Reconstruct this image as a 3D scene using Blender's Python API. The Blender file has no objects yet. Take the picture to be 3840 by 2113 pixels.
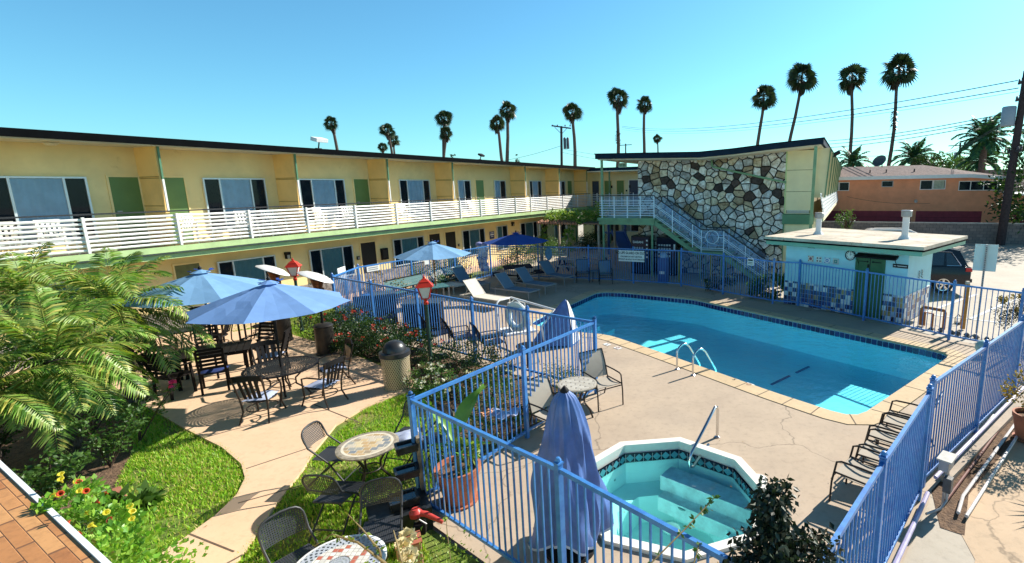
import bpy, math, random
from mathutils import Vector, Matrix, Quaternion, noise
R=random.Random(11)
SC=bpy.context.scene; COL=SC.collection
PI=math.pi; rad=math.radians
sin,cos=math.sin,math.cos
V=Vector
# ------------------------------------------------------------ camera
H=4.2; FPX=1881.2; W0,H0=3840,2113; CX=W0/2+400; CY=H0/2; KD=W0/2576.0
_p,_r=rad(10.70),rad(-0.90)
_fw=V((0,cos(_p),-sin(_p)));_up=V((0,sin(_p),cos(_p)));_rt=V((1,0,0))
RT=_rt*cos(_r)+_up*sin(_r); UP=_rt*-sin(_r)+_up*cos(_r)
cam=bpy.data.cameras.new('camera'); co=bpy.data.objects.new('camera',cam); COL.objects.link(co)
m3=Matrix((RT,UP,-_fw)).transposed()
co.matrix_world=Matrix.Translation((0,0,H))@m3.to_4x4()
cam.sensor_width=36; cam.lens=FPX/W0*36; cam.shift_x=-400/W0; cam.clip_end=3000; cam.clip_start=.05
SC.camera=co
def ray(x,y):
    x*=KD;y*=KD
    return RT*((x-CX)/FPX)+UP*(-(y-CY)/FPX)+_fw
def G(x,y,z=0.0):
    "world point at height z seen along a sight line"
    d=ray(x,y); return V((0,0,H))+d*((z-H)/d.z)
def ZZ(x0,y0,s): return lambda x,y:((x0+x/s)/KD,(y0+y/s)/KD)
Q4=ZZ(2200,1413,2.0125);Q3=ZZ(1100,1413,2.0125);ZN=ZZ(1700,850,3.543);ZF=ZZ(2900,700,2.0237);ZL=ZZ(2900,1300,1.7426)
ZG=ZZ(2560,750,2.0125);ZD=ZZ(2200,500,2.834);ZC=ZZ(1200,350,2.0125);ZH=ZZ(1000,950,2.576);ZJ=ZZ(2560,150,2.0125);ZB=ZZ(0,400,2.0125);P2=ZZ(500,1150,1.805);S1=ZZ(1900,1250,1.476)
# ------------------------------------------------------------ materials
MT={}
def nt(name):
    m=bpy.data.materials.new(name); m.use_nodes=True; n=m.node_tree; n.nodes.clear()
    o=n.nodes.new('ShaderNodeOutputMaterial'); b=n.nodes.new('ShaderNodeBsdfPrincipled')
    n.links.new(b.outputs[0],o.inputs[0]); MT[name]=m
    return m,n,b,o
def N(n,t,**k):
    x=n.nodes.new('ShaderNode'+t)
    for a,v in k.items(): setattr(x,a,v)
    return x
def setc(s,v): s.default_value=(v[0],v[1],v[2],1) if len(v)==3 else v
def objco(n,scale=1.0):
    t=N(n,'TexCoord'); m=N(n,'Mapping'); m.inputs['Scale'].default_value=(scale,)*3 if not hasattr(scale,'__len__') else scale
    n.links.new(t.outputs['Object'],m.inputs['Vector']); return m.outputs[0]
def ramp(n,fac,stops,interp='LINEAR'):
    r=N(n,'ValToRGB'); r.color_ramp.interpolation=interp; e=r.color_ramp.elements
    while len(e)<len(stops): e.new(.5)
    for i,(p,c) in enumerate(stops): e[i].position=p; e[i].color=(c[0],c[1],c[2],1)
    n.links.new(fac,r.inputs[0]); return r.outputs[0]
def noi(n,vec,scale,detail=4,rough=.6):
    t=N(n,'TexNoise'); t.inputs['Scale'].default_value=scale; t.inputs['Detail'].default_value=detail; t.inputs['Roughness'].default_value=rough
    n.links.new(vec,t.inputs['Vector']); return t.outputs['Fac']
def mixc(n,fac,a,b,mode='MIX'):
    m=N(n,'Mix',data_type='RGBA',blend_type=mode)
    for s,v in ((m.inputs[0],fac),(m.inputs[6],a),(m.inputs[7],b)):
        if hasattr(v,'links') or isinstance(v,bpy.types.NodeSocket): n.links.new(v,s)
        elif hasattr(v,'__len__'): setc(s,v)
        else: s.default_value=v
    return m.outputs[2]
def bump(n,b,h,strength=.3,dist=.01):
    x=N(n,'Bump'); x.inputs['Strength'].default_value=strength; x.inputs['Distance'].default_value=dist
    n.links.new(h,x.inputs['Height']); n.links.new(x.outputs[0],b.inputs['Normal']); return x
def mul(c,k): return tuple(v*k for v in c)
def mat(name,c,rough=.6,var=.18,scale=6,metal=0,bs=.0,bscale=60,c2=None,bdist=.004,spec=.4,big=None,dirt=None):
    if name in MT: return MT[name]
    m,n,b,o=nt(name); v=objco(n)
    f=noi(n,v,scale); c2=c2 or mul(c,1-var*1.6)
    col=ramp(n,f,[(.32,c2),(.62,c)])
    if big:
        f2=noi(n,v,big[0],3); col=mixc(n,ramp(n,f2,[(.45,(0,0,0)),(.7,(1,1,1))]),col,big[1])
    if dirt:
        f3=noi(n,v,dirt[0],8,.75); col=mixc(n,ramp(n,f3,[(dirt[2],(0,0,0)),(dirt[2]+.08,(1,1,1))]),col,dirt[1])
    n.links.new(col,b.inputs['Base Color'])
    b.inputs['Roughness'].default_value=rough; b.inputs['Metallic'].default_value=metal
    b.inputs['Specular IOR Level'].default_value=spec
    if bs: bump(n,b,noi(n,v,bscale,3),bs,bdist)
    return m
def leafmat(name,cols,rough=.45,trans=.35,spec=.4):
    m,n,b,o=nt(name); g=N(n,'NewGeometry')
    k=len(cols); c=ramp(n,g.outputs['Random Per Island'],[(i/max(1,k-1),cc) for i,cc in enumerate(cols)])
    n.links.new(c,b.inputs['Base Color']); b.inputs['Roughness'].default_value=rough; b.inputs['Specular IOR Level'].default_value=spec
    t=N(n,'BsdfTranslucent'); x=N(n,'MixShader'); x.inputs[0].default_value=trans
    n.links.new(mixc(n,1.0,c,(1.0,1.1,.45),'MULTIPLY'),t.inputs[0]); n.links.new(b.outputs[0],x.inputs[1]); n.links.new(t.outputs[0],x.inputs[2]); n.links.new(x.outputs[0],o.inputs[0])
    return m
def cloth(name,c,trans=.25,var=.12):
    m,n,b,o=nt(name); v=objco(n); f=noi(n,v,5); col=ramp(n,f,[(.3,mul(c,1-var)),(.7,c)])
    n.links.new(col,b.inputs['Base Color']); b.inputs['Roughness'].default_value=.85; b.inputs['Specular IOR Level'].default_value=.2
    bump(n,b,noi(n,v,260,2),.2,.002)
    t=N(n,'BsdfTranslucent'); x=N(n,'MixShader'); x.inputs[0].default_value=trans
    n.links.new(col,t.inputs[0]); n.links.new(b.outputs[0],x.inputs[1]); n.links.new(t.outputs[0],x.inputs[2]); n.links.new(x.outputs[0],o.inputs[0]); return m
def alphapat(name,c,rough,kind,size,thr=.5,metal=0,flat=None):
    "sheet with real openings: holes or diamonds cut by an alpha pattern in object space"
    m,n,b,o=nt(name); setc(b.inputs['Base Color'],c); b.inputs['Roughness'].default_value=rough; b.inputs['Metallic'].default_value=metal
    if kind=='dots':
        t=N(n,'TexVoronoi',distance='EUCLIDEAN'); t.inputs['Randomness'].default_value=0; t.inputs['Scale'].default_value=1/size
        n.links.new(objco(n,(1,1,1) if not flat else (1,1,0) if flat=='z' else (1,0,1)),t.inputs['Vector']); h=t.outputs['Distance']
        q=N(n,'Math',operation='LESS_THAN'); n.links.new(h,q.inputs[0]); q.inputs[1].default_value=thr
    else:
        tc=N(n,'TexCoord'); s=N(n,'SeparateXYZ'); n.links.new(tc.outputs['Object'],s.inputs[0])
        def M(op,a,bb=None):
            x=N(n,'Math',operation=op)
            for i,vv in enumerate((a,bb)):
                if vv is None: continue
                if isinstance(vv,(int,float)): x.inputs[i].default_value=vv
                else: n.links.new(vv,x.inputs[i])
            return x.outputs[0]
        if kind=='diamond':
            at=M('ARCTAN2',s.outputs[1],s.outputs[0]); u=M('MULTIPLY',at,.25/size); w=M('DIVIDE',s.outputs[2],size*1.9)
        else:
            rr=M('POWER',M('ADD',M('MULTIPLY',s.outputs[0],s.outputs[0]),M('MULTIPLY',s.outputs[1],s.outputs[1])),.5)
            at=M('ARCTAN2',s.outputs[1],s.outputs[0]); u=M('MULTIPLY',at,36/(2*PI)); w=M('DIVIDE',rr,size*1.3)
        a1=M('PINGPONG',M('ADD',u,w),.5); a2=M('PINGPONG',M('SUBTRACT',u,w),.5)
        q=N(n,'Math',operation='GREATER_THAN'); n.links.new(M('MINIMUM',a1,a2),q.inputs[0]); q.inputs[1].default_value=thr
    t=N(n,'BsdfTransparent'); x=N(n,'MixShader'); n.links.new(q.outputs[0],x.inputs[0]); n.links.new(b.outputs[0],x.inputs[1]); n.links.new(t.outputs[0],x.inputs[2]); n.links.new(x.outputs[0],o.inputs[0]); return m

CREAM=mat('stucco_yellow',(.88,.70,.34),.9,.10,1.2,dirt=(1.6,(.70,.54,.25),.60),bs=.5,bscale=90,bdist=.006,big=(.35,(.80,.62,.29)))
CREAMD=mat('stucco_pier',(.90,.62,.24),.9,.08,1.4,bs=.5,bscale=90)
CREAM2=mat('stucco_cream',(.80,.72,.45),.9,.06,1.5,bs=.35,bscale=80)
SOFFIT=mat('soffit_paint',(.72,.66,.50),.85,.06,2)
ROOFBLK=mat('roof_edge_black',(.004,.005,.006),.95,.2,4,spec=.05)
NAVY=mat('roof_edge_navy',(.010,.024,.045),.8,.2,4,spec=.15)
ROOFTOP=mat('roof_gravel',(.42,.38,.35),.95,.25,3,bs=.6,bscale=40)
GREENT=mat('green_trim',(.50,.66,.30),.55,.12,3)
GREEND=mat('green_trim_dark',(.10,.24,.13),.5,.12,3)
GREENS=mat('green_stair',(.20,.36,.20),.5,.15,3)
DOORG=mat('door_green',(.13,.23,.07),.5,.08,2)
DOORK=mat('door_dark',(.016,.013,.012),.5,.1,2)
DOORN=mat('door_navy',(.03,.05,.10),.5,.1,2)
WHITE=mat('white_paint',(.82,.82,.80),.5,.05,3)
WHITEP=mat('white_plastic',(.85,.84,.80),.4,.03,3)
RAILW=mat('rail_white',(.86,.84,.80),.45,.06,4)
RAILK=mat('handrail_dark',(.03,.03,.035),.5)
RAILB=mat('rail_pale_blue',(.74,.86,.95),.45,.06,4)
ALU=mat('window_alu',(.62,.68,.70),.4,.05,4,metal=.3)
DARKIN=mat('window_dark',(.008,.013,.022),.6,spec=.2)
FENCE=mat('fence_blue',(.06,.24,.56),.4,.14,9,spec=.6,c2=(.035,.15,.46),dirt=(14,(.03,.10,.30),.72))
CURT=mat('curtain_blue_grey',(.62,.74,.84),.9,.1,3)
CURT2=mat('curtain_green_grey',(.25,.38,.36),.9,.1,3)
BLKMET=mat('black_metal',(.009,.008,.009),.6,.2,8,spec=.25)
BRNMET=mat('bronze_metal',(.032,.022,.017),.45,.15,8,metal=.2)
GREYMET=mat('grey_metal',(.38,.38,.38),.4,.1,8,metal=.4)
STEEL=mat('stainless_steel',(.72,.72,.72),.16,.05,8,metal=1)
SLINGB=cloth('sling_beige',(.50,.44,.36),.12)
SLINGD=cloth('sling_dark',(.018,.024,.045),.05)
SLINGG=cloth('sling_grey_blue',(.20,.26,.33),.08)
SLINGW=cloth('sling_cream',(.80,.74,.62),.15)
UMB=cloth('umbrella_blue',(.20,.36,.68),.20)
UMBL=cloth('umbrella_light_blue',(.22,.42,.66),.20)
UMBD=cloth('umbrella_navy',(.035,.10,.40),.15)
COVER=cloth('cover_blue',(.11,.21,.52),.08,.35)
MT['cover_blue'].node_tree.nodes['Principled BSDF'].inputs['Roughness'].default_value=.42;MT['cover_blue'].node_tree.nodes['Principled BSDF'].inputs['Specular IOR Level'].default_value=.6
CUSH=cloth('cushion_pale_blue',(.45,.50,.66),.05,.2)
CUSHN=cloth('cushion_navy',(.03,.05,.16),.05,.2)
PLASTG=mat('folding_grey',(.035,.038,.043),.5,.1,8)
PERF=alphapat('perforated_grey',(.04,.043,.05),.5,'dots',.022,.29,flat='z')
PERFB=alphapat('perforated_grey_back',(.04,.043,.05),.5,'dots',.022,.29,flat='y')
DIAM=alphapat('expanded_mesh_tan',(.58,.47,.30),.5,'diamond',.042,.16)
LATT=alphapat('cast_lattice',(.012,.011,.011),.45,'polar',.044,.17)
LATW=alphapat('wire_mesh_white',(.40,.43,.48),.5,'polar',.05,.22)
TERRA=mat('terracotta',(.46,.16,.08),.75,.2,5,dirt=(7,(.30,.11,.06),.62))
REDP=mat('lantern_red',(.55,.035,.02),.35,.1,5)
LGRN=mat('post_dark_green',(.015,.05,.035),.4,.1,5)
SOIL=mat('soil',(.20,.12,.07),.95,.5,9,bs=1,bscale=30,bdist=.03,c2=(.09,.055,.035))
LAWNB=mat('lawn_base',(.20,.30,.04),.95,.4,6,bs=1,bscale=90,bdist=.02,big=(.9,(.32,.27,.09)))
WOODD=mat('dark_wood',(.010,.007,.006),.7,.3,12,spec=.2)
BRICKR=mat('brick_red',(.42,.17,.10),.85,.2,8)
TREEB=mat('bark',(.10,.065,.045),.9,.4,14,bs=1,bscale=40,bdist=.02)
PALMT=mat('palm_trunk',(.12,.09,.075),.9,.35,10,bs=.8,bscale=16,bdist=.05)
LEAFD=leafmat('leaf_dark',[(.012,.035,.012),(.03,.07,.02),(.055,.11,.03),(.02,.05,.015)])
LEAFM=leafmat('leaf_mid',[(.03,.08,.015),(.07,.15,.03),(.12,.22,.05),(.05,.11,.02)])
LEAFY=leafmat('leaf_yellow_green',[(.10,.20,.03),(.20,.32,.05),(.34,.40,.07),(.14,.26,.04)])
LEAFO=leafmat('leaf_olive_gold',[(.20,.15,.03),(.45,.25,.04),(.30,.22,.05),(.12,.14,.03)])
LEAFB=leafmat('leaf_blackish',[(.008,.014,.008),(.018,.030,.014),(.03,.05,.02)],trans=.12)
PFROND=leafmat('palm_frond',[(.04,.10,.015),(.12,.28,.03),(.28,.44,.07),(.42,.52,.14),(.06,.15,.02),(.55,.52,.12),(.02,.05,.01)],rough=.38)
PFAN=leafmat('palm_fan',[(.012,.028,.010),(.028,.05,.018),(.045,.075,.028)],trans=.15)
PDEAD=leafmat('palm_dead_skirt',[(.05,.035,.022),(.09,.06,.035),(.03,.022,.015)],trans=.08)
GRASSM=leafmat('grass_blades',[(.12,.30,.02),(.28,.56,.04),(.46,.66,.07),(.20,.44,.03),(.55,.55,.12),(.62,.52,.20)])
FLR=leafmat('flower_red',[(.62,.05,.04),(.75,.14,.08),(.55,.02,.03)])
FLM=leafmat('flower_magenta',[(.60,.02,.12),(.75,.05,.18)])
FLY=leafmat('flower_yellow',[(.85,.62,.03),(.80,.70,.10)])
FLW=leafmat('flower_white',[(.80,.78,.68),(.75,.68,.50)])
RUBBER=mat('rubber_black',(.02,.02,.022),.7)
SUVP=mat('suv_paint',(.006,.009,.016),.22,.05,2,spec=.45)
GLASSK=mat('dark_glass',(.010,.014,.018),.05,.05,2,spec=1)
CHROME=mat('chrome',(.7,.7,.7),.15,.05,2,metal=1)
REDL=mat('tail_lamp_red',(.5,.02,.02),.2,.05,2)
def glass():
    m,n,b,o=nt('window_glass'); t=N(n,'BsdfTransparent'); setc(t.inputs[0],(.80,.86,.90)); g=N(n,'BsdfGlossy'); g.inputs['Roughness'].default_value=.03
    f=N(n,'Fresnel'); f.inputs[0].default_value=1.28; x=N(n,'MixShader'); n.links.new(f.outputs[0],x.inputs[0]); n.links.new(t.outputs[0],x.inputs[1]); n.links.new(g.outputs[0],x.inputs[2]); n.links.new(x.outputs[0],o.inputs[0]); return m
GLASS=glass()
def water(name,tint,sc,st):
    m,n,b,o=nt(name); t=N(n,'BsdfTransparent'); setc(t.inputs[0],tint); g=N(n,'BsdfGlossy'); g.inputs['Roughness'].default_value=.02
    bp=N(n,'Bump'); bp.inputs['Strength'].default_value=st; bp.inputs['Distance'].default_value=.035
    v=objco(n); a=noi(n,v,sc,3,.55); n.links.new(a,bp.inputs['Height']); n.links.new(bp.outputs[0],g.inputs['Normal'])
    # reflectance after Schlick, the same from above and from below the surface
    ge=N(n,'NewGeometry'); dt=N(n,'VectorMath',operation='DOT_PRODUCT'); n.links.new(ge.outputs['Incoming'],dt.inputs[0]); n.links.new(bp.outputs[0],dt.inputs[1])
    ab=N(n,'Math',operation='ABSOLUTE'); n.links.new(dt.outputs['Value'],ab.inputs[0]); om=N(n,'Math',operation='SUBTRACT'); om.inputs[0].default_value=1; n.links.new(ab.outputs[0],om.inputs[1])
    pw=N(n,'Math',operation='POWER'); pw.inputs[1].default_value=5; n.links.new(om.outputs[0],pw.inputs[0]); ma=N(n,'Math',operation='MULTIPLY_ADD'); ma.inputs[1].default_value=.98; ma.inputs[2].default_value=.02; n.links.new(pw.outputs[0],ma.inputs[0])
    x=N(n,'MixShader'); n.links.new(ma.outputs[0],x.inputs[0]); n.links.new(t.outputs[0],x.inputs[1]); n.links.new(g.outputs[0],x.inputs[2]); n.links.new(x.outputs[0],o.inputs[0]); return m
WATER=water('pool_water',(.55,.95,.98),2.4,1.0)
WATER2=water('spa_water',(.70,.99,.98),3,.3)
POOLB=mat('pool_plaster',(.50,.90,.98),.7,.12,.6,c2=(.42,.84,.96))
SPAB=mat('spa_plaster',(.66,.95,.93),.7,.08,1.2)
def concrete(name,c,c2,crack=True,stain=(.5,.4,.3)):
    m,n,b,o=nt(name); v=objco(n); f=noi(n,v,.7,8,.7); col=ramp(n,f,[(.3,c2),(.65,c)])
    f2=noi(n,v,9,6,.7); col=mixc(n,ramp(n,f2,[(.5,(0,0,0)),(.75,(.6,.6,.6))]),col,mul(c2,.75))
    st=noi(n,v,.33,5,.6); col=mixc(n,ramp(n,st,[(.52,(0,0,0)),(.72,(.55,.55,.55))]),col,stain)
    if crack:
        d=N(n,'MixRGB'); nz=N(n,'TexNoise'); nz.inputs['Scale'].default_value=1.3; nz.inputs['Detail'].default_value=5; n.links.new(v,nz.inputs['Vector'])
        vd=N(n,'VectorMath',operation='SCALE'); vd.inputs['Scale'].default_value=.9; n.links.new(nz.outputs['Color'],vd.inputs[0])
        va=N(n,'VectorMath',operation='ADD'); n.links.new(v,va.inputs[0]); n.links.new(vd.outputs[0],va.inputs[1])
        vo=N(n,'TexVoronoi',feature='DISTANCE_TO_EDGE'); vo.inputs['Scale'].default_value=.22; n.links.new(va.outputs[0],vo.inputs['Vector'])
        col=mixc(n,ramp(n,vo.outputs['Distance'],[(0,(.65,.65,.65)),(.0022,(0,0,0))]),col,mul(c2,.3))
    n.links.new(col,b.inputs['Base Color']); b.inputs['Roughness'].default_value=.85
    bump(n,b,noi(n,v,45,5,.7),.35,.006); return m
DECK=concrete('deck_concrete',(.50,.385,.275),(.40,.305,.22),True,(.33,.26,.20))
PATIO=concrete('patio_concrete',(.74,.50,.32),(.66,.44,.27),False,(.60,.38,.23))
LOT=concrete('parking_concrete',(.52,.45,.36),(.42,.36,.28),True,(.45,.40,.34))
COPM=concrete('coping_concrete',(.64,.47,.28),(.52,.38,.22),False,(.50,.38,.24))
YARD=concrete('yard_concrete',(.58,.41,.26),(.46,.33,.21),True,(.36,.28,.19))
def flagstone():
    m,n,b,o=nt('flagstone'); tc=N(n,'TexCoord'); s=N(n,'SeparateXYZ'); n.links.new(tc.outputs['Object'],s.inputs[0]); c=N(n,'CombineXYZ')
    sx=N(n,'Math',operation='MULTIPLY'); sx.inputs[1].default_value=.82; n.links.new(s.outputs[0],sx.inputs[0]); n.links.new(sx.outputs[0],c.inputs[0]); n.links.new(s.outputs[2],c.inputs[1])
    nz=N(n,'TexNoise'); nz.inputs['Scale'].default_value=2.2; n.links.new(c.outputs[0],nz.inputs['Vector'])
    vd=N(n,'VectorMath',operation='SCALE'); vd.inputs['Scale'].default_value=.16; n.links.new(nz.outputs['Color'],vd.inputs[0])
    va=N(n,'VectorMath',operation='ADD'); n.links.new(c.outputs[0],va.inputs[0]); n.links.new(vd.outputs[0],va.inputs[1])
    vc=N(n,'TexVoronoi',voronoi_dimensions='2D',distance='EUCLIDEAN'); ve=N(n,'TexVoronoi',voronoi_dimensions='2D',feature='DISTANCE_TO_EDGE')
    for t in(vc,ve): t.inputs['Scale'].default_value=3.5; t.inputs['Randomness'].default_value=1; n.links.new(va.outputs[0],t.inputs['Vector'])
    sp=N(n,'SeparateColor'); n.links.new(vc.outputs['Color'],sp.inputs[0])
    col=ramp(n,sp.outputs[0],[(0,(.55,.50,.40)),(.14,(.85,.83,.78)),(.30,(.48,.38,.24)),(.40,(.88,.86,.82)),(.56,(.50,.54,.58)),(.64,(.72,.62,.44)),(.76,(.88,.88,.86)),(.86,(.07,.05,.05)),(.92,(.80,.78,.74)),(.96,(.16,.09,.07))],'CONSTANT')
    f=noi(n,va.outputs[0],7,6,.7); col=mixc(n,ramp(n,f,[(.42,(0,0,0)),(.7,(.75,.75,.75))]),col,(.26,.23,.20))
    e=ramp(n,ve.outputs['Distance'],[(.030,(0,0,0)),(.055,(1,1,1))]); col=mixc(n,e,(.022,.018,.016),col)
    n.links.new(col,b.inputs['Base Color']); b.inputs['Roughness'].default_value=.8
    hh=ramp(n,ve.outputs['Distance'],[(.01,(0,0,0)),(.08,(.85,.85,.85)),(.25,(1,1,1))]); x=bump(n,b,hh,.9,.06); return m
STONE=flagstone()
def stonemat(name,c1,c2):
    m,n,b,o=nt(name); v=objco(n); g=N(n,'NewGeometry')
    col=mixc(n,g.outputs['Random Per Island'],c1,c2)
    f=noi(n,v,6,8,.75); col=mixc(n,ramp(n,f,[(.42,(0,0,0)),(.64,(.9,.9,.9))]),col,(.34,.29,.23),'MULTIPLY')
    f=noi(n,v,2.3,6,.7); col=mixc(n,ramp(n,f,[(.50,(0,0,0)),(.60,(.5,.5,.5))]),col,(.60,.44,.25),'MULTIPLY')
    n.links.new(col,b.inputs['Base Color']); b.inputs['Roughness'].default_value=.8; bump(n,b,noi(n,v,16,6,.7),.8,.03); return m
STONES=[stonemat('flagstone_white',(.94,.92,.88),(.80,.78,.74)),stonemat('flagstone_cream',(.88,.80,.64),(.70,.60,.42)),stonemat('flagstone_grey',(.62,.66,.70),(.46,.48,.50)),stonemat('flagstone_tan',(.56,.44,.28),(.42,.32,.21)),stonemat('flagstone_dark',(.10,.07,.06),(.04,.03,.03))]
MORTAR=mat('mortar_dark',(.035,.028,.024),.95,.3,20,bs=.5)
def gridmat(name,plane,size,cols,grout,gw=.08,rough=.3,off=(0,0),asp=1.0,stagger=0):
    "tiles: one random colour per cell of a grid in object space"
    m,n,b,o=nt(name); tc=N(n,'TexCoord'); s=N(n,'SeparateXYZ'); n.links.new(tc.outputs['Object'],s.inputs[0])
    ax={'x':0,'y':1,'z':2}
    def M(op,a,bb=None):
        x=N(n,'Math',operation=op)
        for i,vv in enumerate((a,bb)):
            if vv is None: continue
            if isinstance(vv,(int,float)): x.inputs[i].default_value=vv
            else: n.links.new(vv,x.inputs[i])
        return x.outputs[0]
    u=M('ADD',M('DIVIDE',s.outputs[ax[plane[0]]],size*asp),off[0]+50); w=M('ADD',M('DIVIDE',s.outputs[ax[plane[1]]],size),off[1]+50)
    if stagger: u=M('ADD',u,M('MULTIPLY',M('FLOOR',w),stagger))
    c=N(n,'CombineXYZ'); n.links.new(M('FLOOR',u),c.inputs[0]); n.links.new(M('FLOOR',w),c.inputs[1])
    wn=N(n,'TexWhiteNoise',noise_dimensions='2D'); n.links.new(c.outputs[0],wn.inputs['Vector'])
    col=ramp(n,wn.outputs['Value'],[(i/len(cols),cc) for i,cc in enumerate(cols)],'CONSTANT')
    f=noi(n,objco(n),14,5,.7); col=mixc(n,ramp(n,f,[(.45,(0,0,0)),(.8,(.5,.5,.5))]),col,mul(grout,.6))
    fu=M('FRACT',u); fw=M('FRACT',w); d=M('MINIMUM',M('MINIMUM',fu,M('SUBTRACT',1,fu)),M('MINIMUM',fw,M('SUBTRACT',1,fw)))
    g=M('LESS_THAN',d,gw/2); col=mixc(n,g,col,grout); n.links.new(col,b.inputs['Base Color']); b.inputs['Roughness'].default_value=rough
    bump(n,b,ramp(n,d,[(0,(0,0,0)),(gw,(1,1,1))]),.5,.006); return m
bl=(.012,.02,.13);bl2=(.03,.06,.28);wh=(.80,.81,.78);oc=(.42,.28,.07);br=(.14,.05,.03);lb=(.35,.48,.58)
TILEW=gridmat('wall_mosaic_tiles','xz',.155,[bl,wh,(.02,.04,.20),br,bl,oc,(.008,.01,.03),wh,bl2,(.02,.02,.05),oc,lb,bl],(.55,.56,.55),.07)
TILEWY=gridmat('wall_mosaic_tiles_side','yz',.155,[bl,wh,(.35,.22,.12),br,wh,bl2,oc,lb,wh,bl],(.55,.56,.55),.07)
WTILE=mat('waterline_tile_navy',(.02,.035,.15),.2,.3,20)
BLOCK=gridmat('block_wall','xz',.2,[(.20,.17,.16),(.24,.20,.19),(.18,.155,.15)],(.11,.10,.095),.09,.9,asp=2.0,stagger=.5)
SLATE=gridmat('slate_mosaic','xy',.082,[(.50,.33,.16),(.30,.30,.27),(.58,.42,.22),(.20,.22,.24),(.62,.50,.30),(.45,.30,.14),(.34,.26,.17),(.55,.47,.36)],(.60,.52,.38),.10,.5,stagger=.5,asp=1.25)
SLATE2=mat('slate_rim',(.40,.34,.25),.6,.3,16)
PLANK=gridmat('plank_top','xy',.062,[(.50,.46,.38),(.44,.40,.33),(.54,.50,.42)],(.25,.22,.18),.10,.6,asp=4,stagger=.37)
LEDGE=gridmat('ledge_tiles','xy',.075,[(.46,.20,.07),(.54,.25,.09),(.40,.16,.055),(.58,.29,.11)],(.20,.09,.04),.05,.6,asp=5.5,stagger=.43)
REDWH=gridmat('mosaic_red_white','xy',.05,[(.7,.68,.62),(.45,.12,.07),(.72,.70,.66),(.62,.60,.55)],(.35,.32,.3),.1,.5)
ORANGE=mat('stucco_orange',(.80,.33,.18),.9,.1,1.5,bs=.4,bscale=70)
GARAGE=mat('garage_maroon',(.24,.03,.05),.7,.15,3)
SHINGLE=mat('shingle_brown',(.24,.17,.15),.95,.3,5,bs=.6,bscale=30,bdist=.03)
TEAL=mat('wall_aqua',(.46,.74,.80),.75,.06,2,bs=.25,bscale=60,dirt=(3,(.38,.64,.72),.64))
PHROOF=mat('roof_white_coat',(.64,.55,.43),.85,.25,1.4,dirt=(2.2,(.36,.25,.16),.56),bs=.3)
VEND=mat('vending_black',(.006,.007,.012),.25,.1,3)
BLUEPL=mat('slide_blue',(.05,.11,.32),.35,.1,3)
SIGNW=mat('sign_white',(.80,.80,.76),.5,.03,3)
SIGNK=mat('sign_black',(.02,.02,.02),.6)
CLAY=mat('clay_tile_edge',(.45,.20,.12),.8,.2,6)
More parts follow.
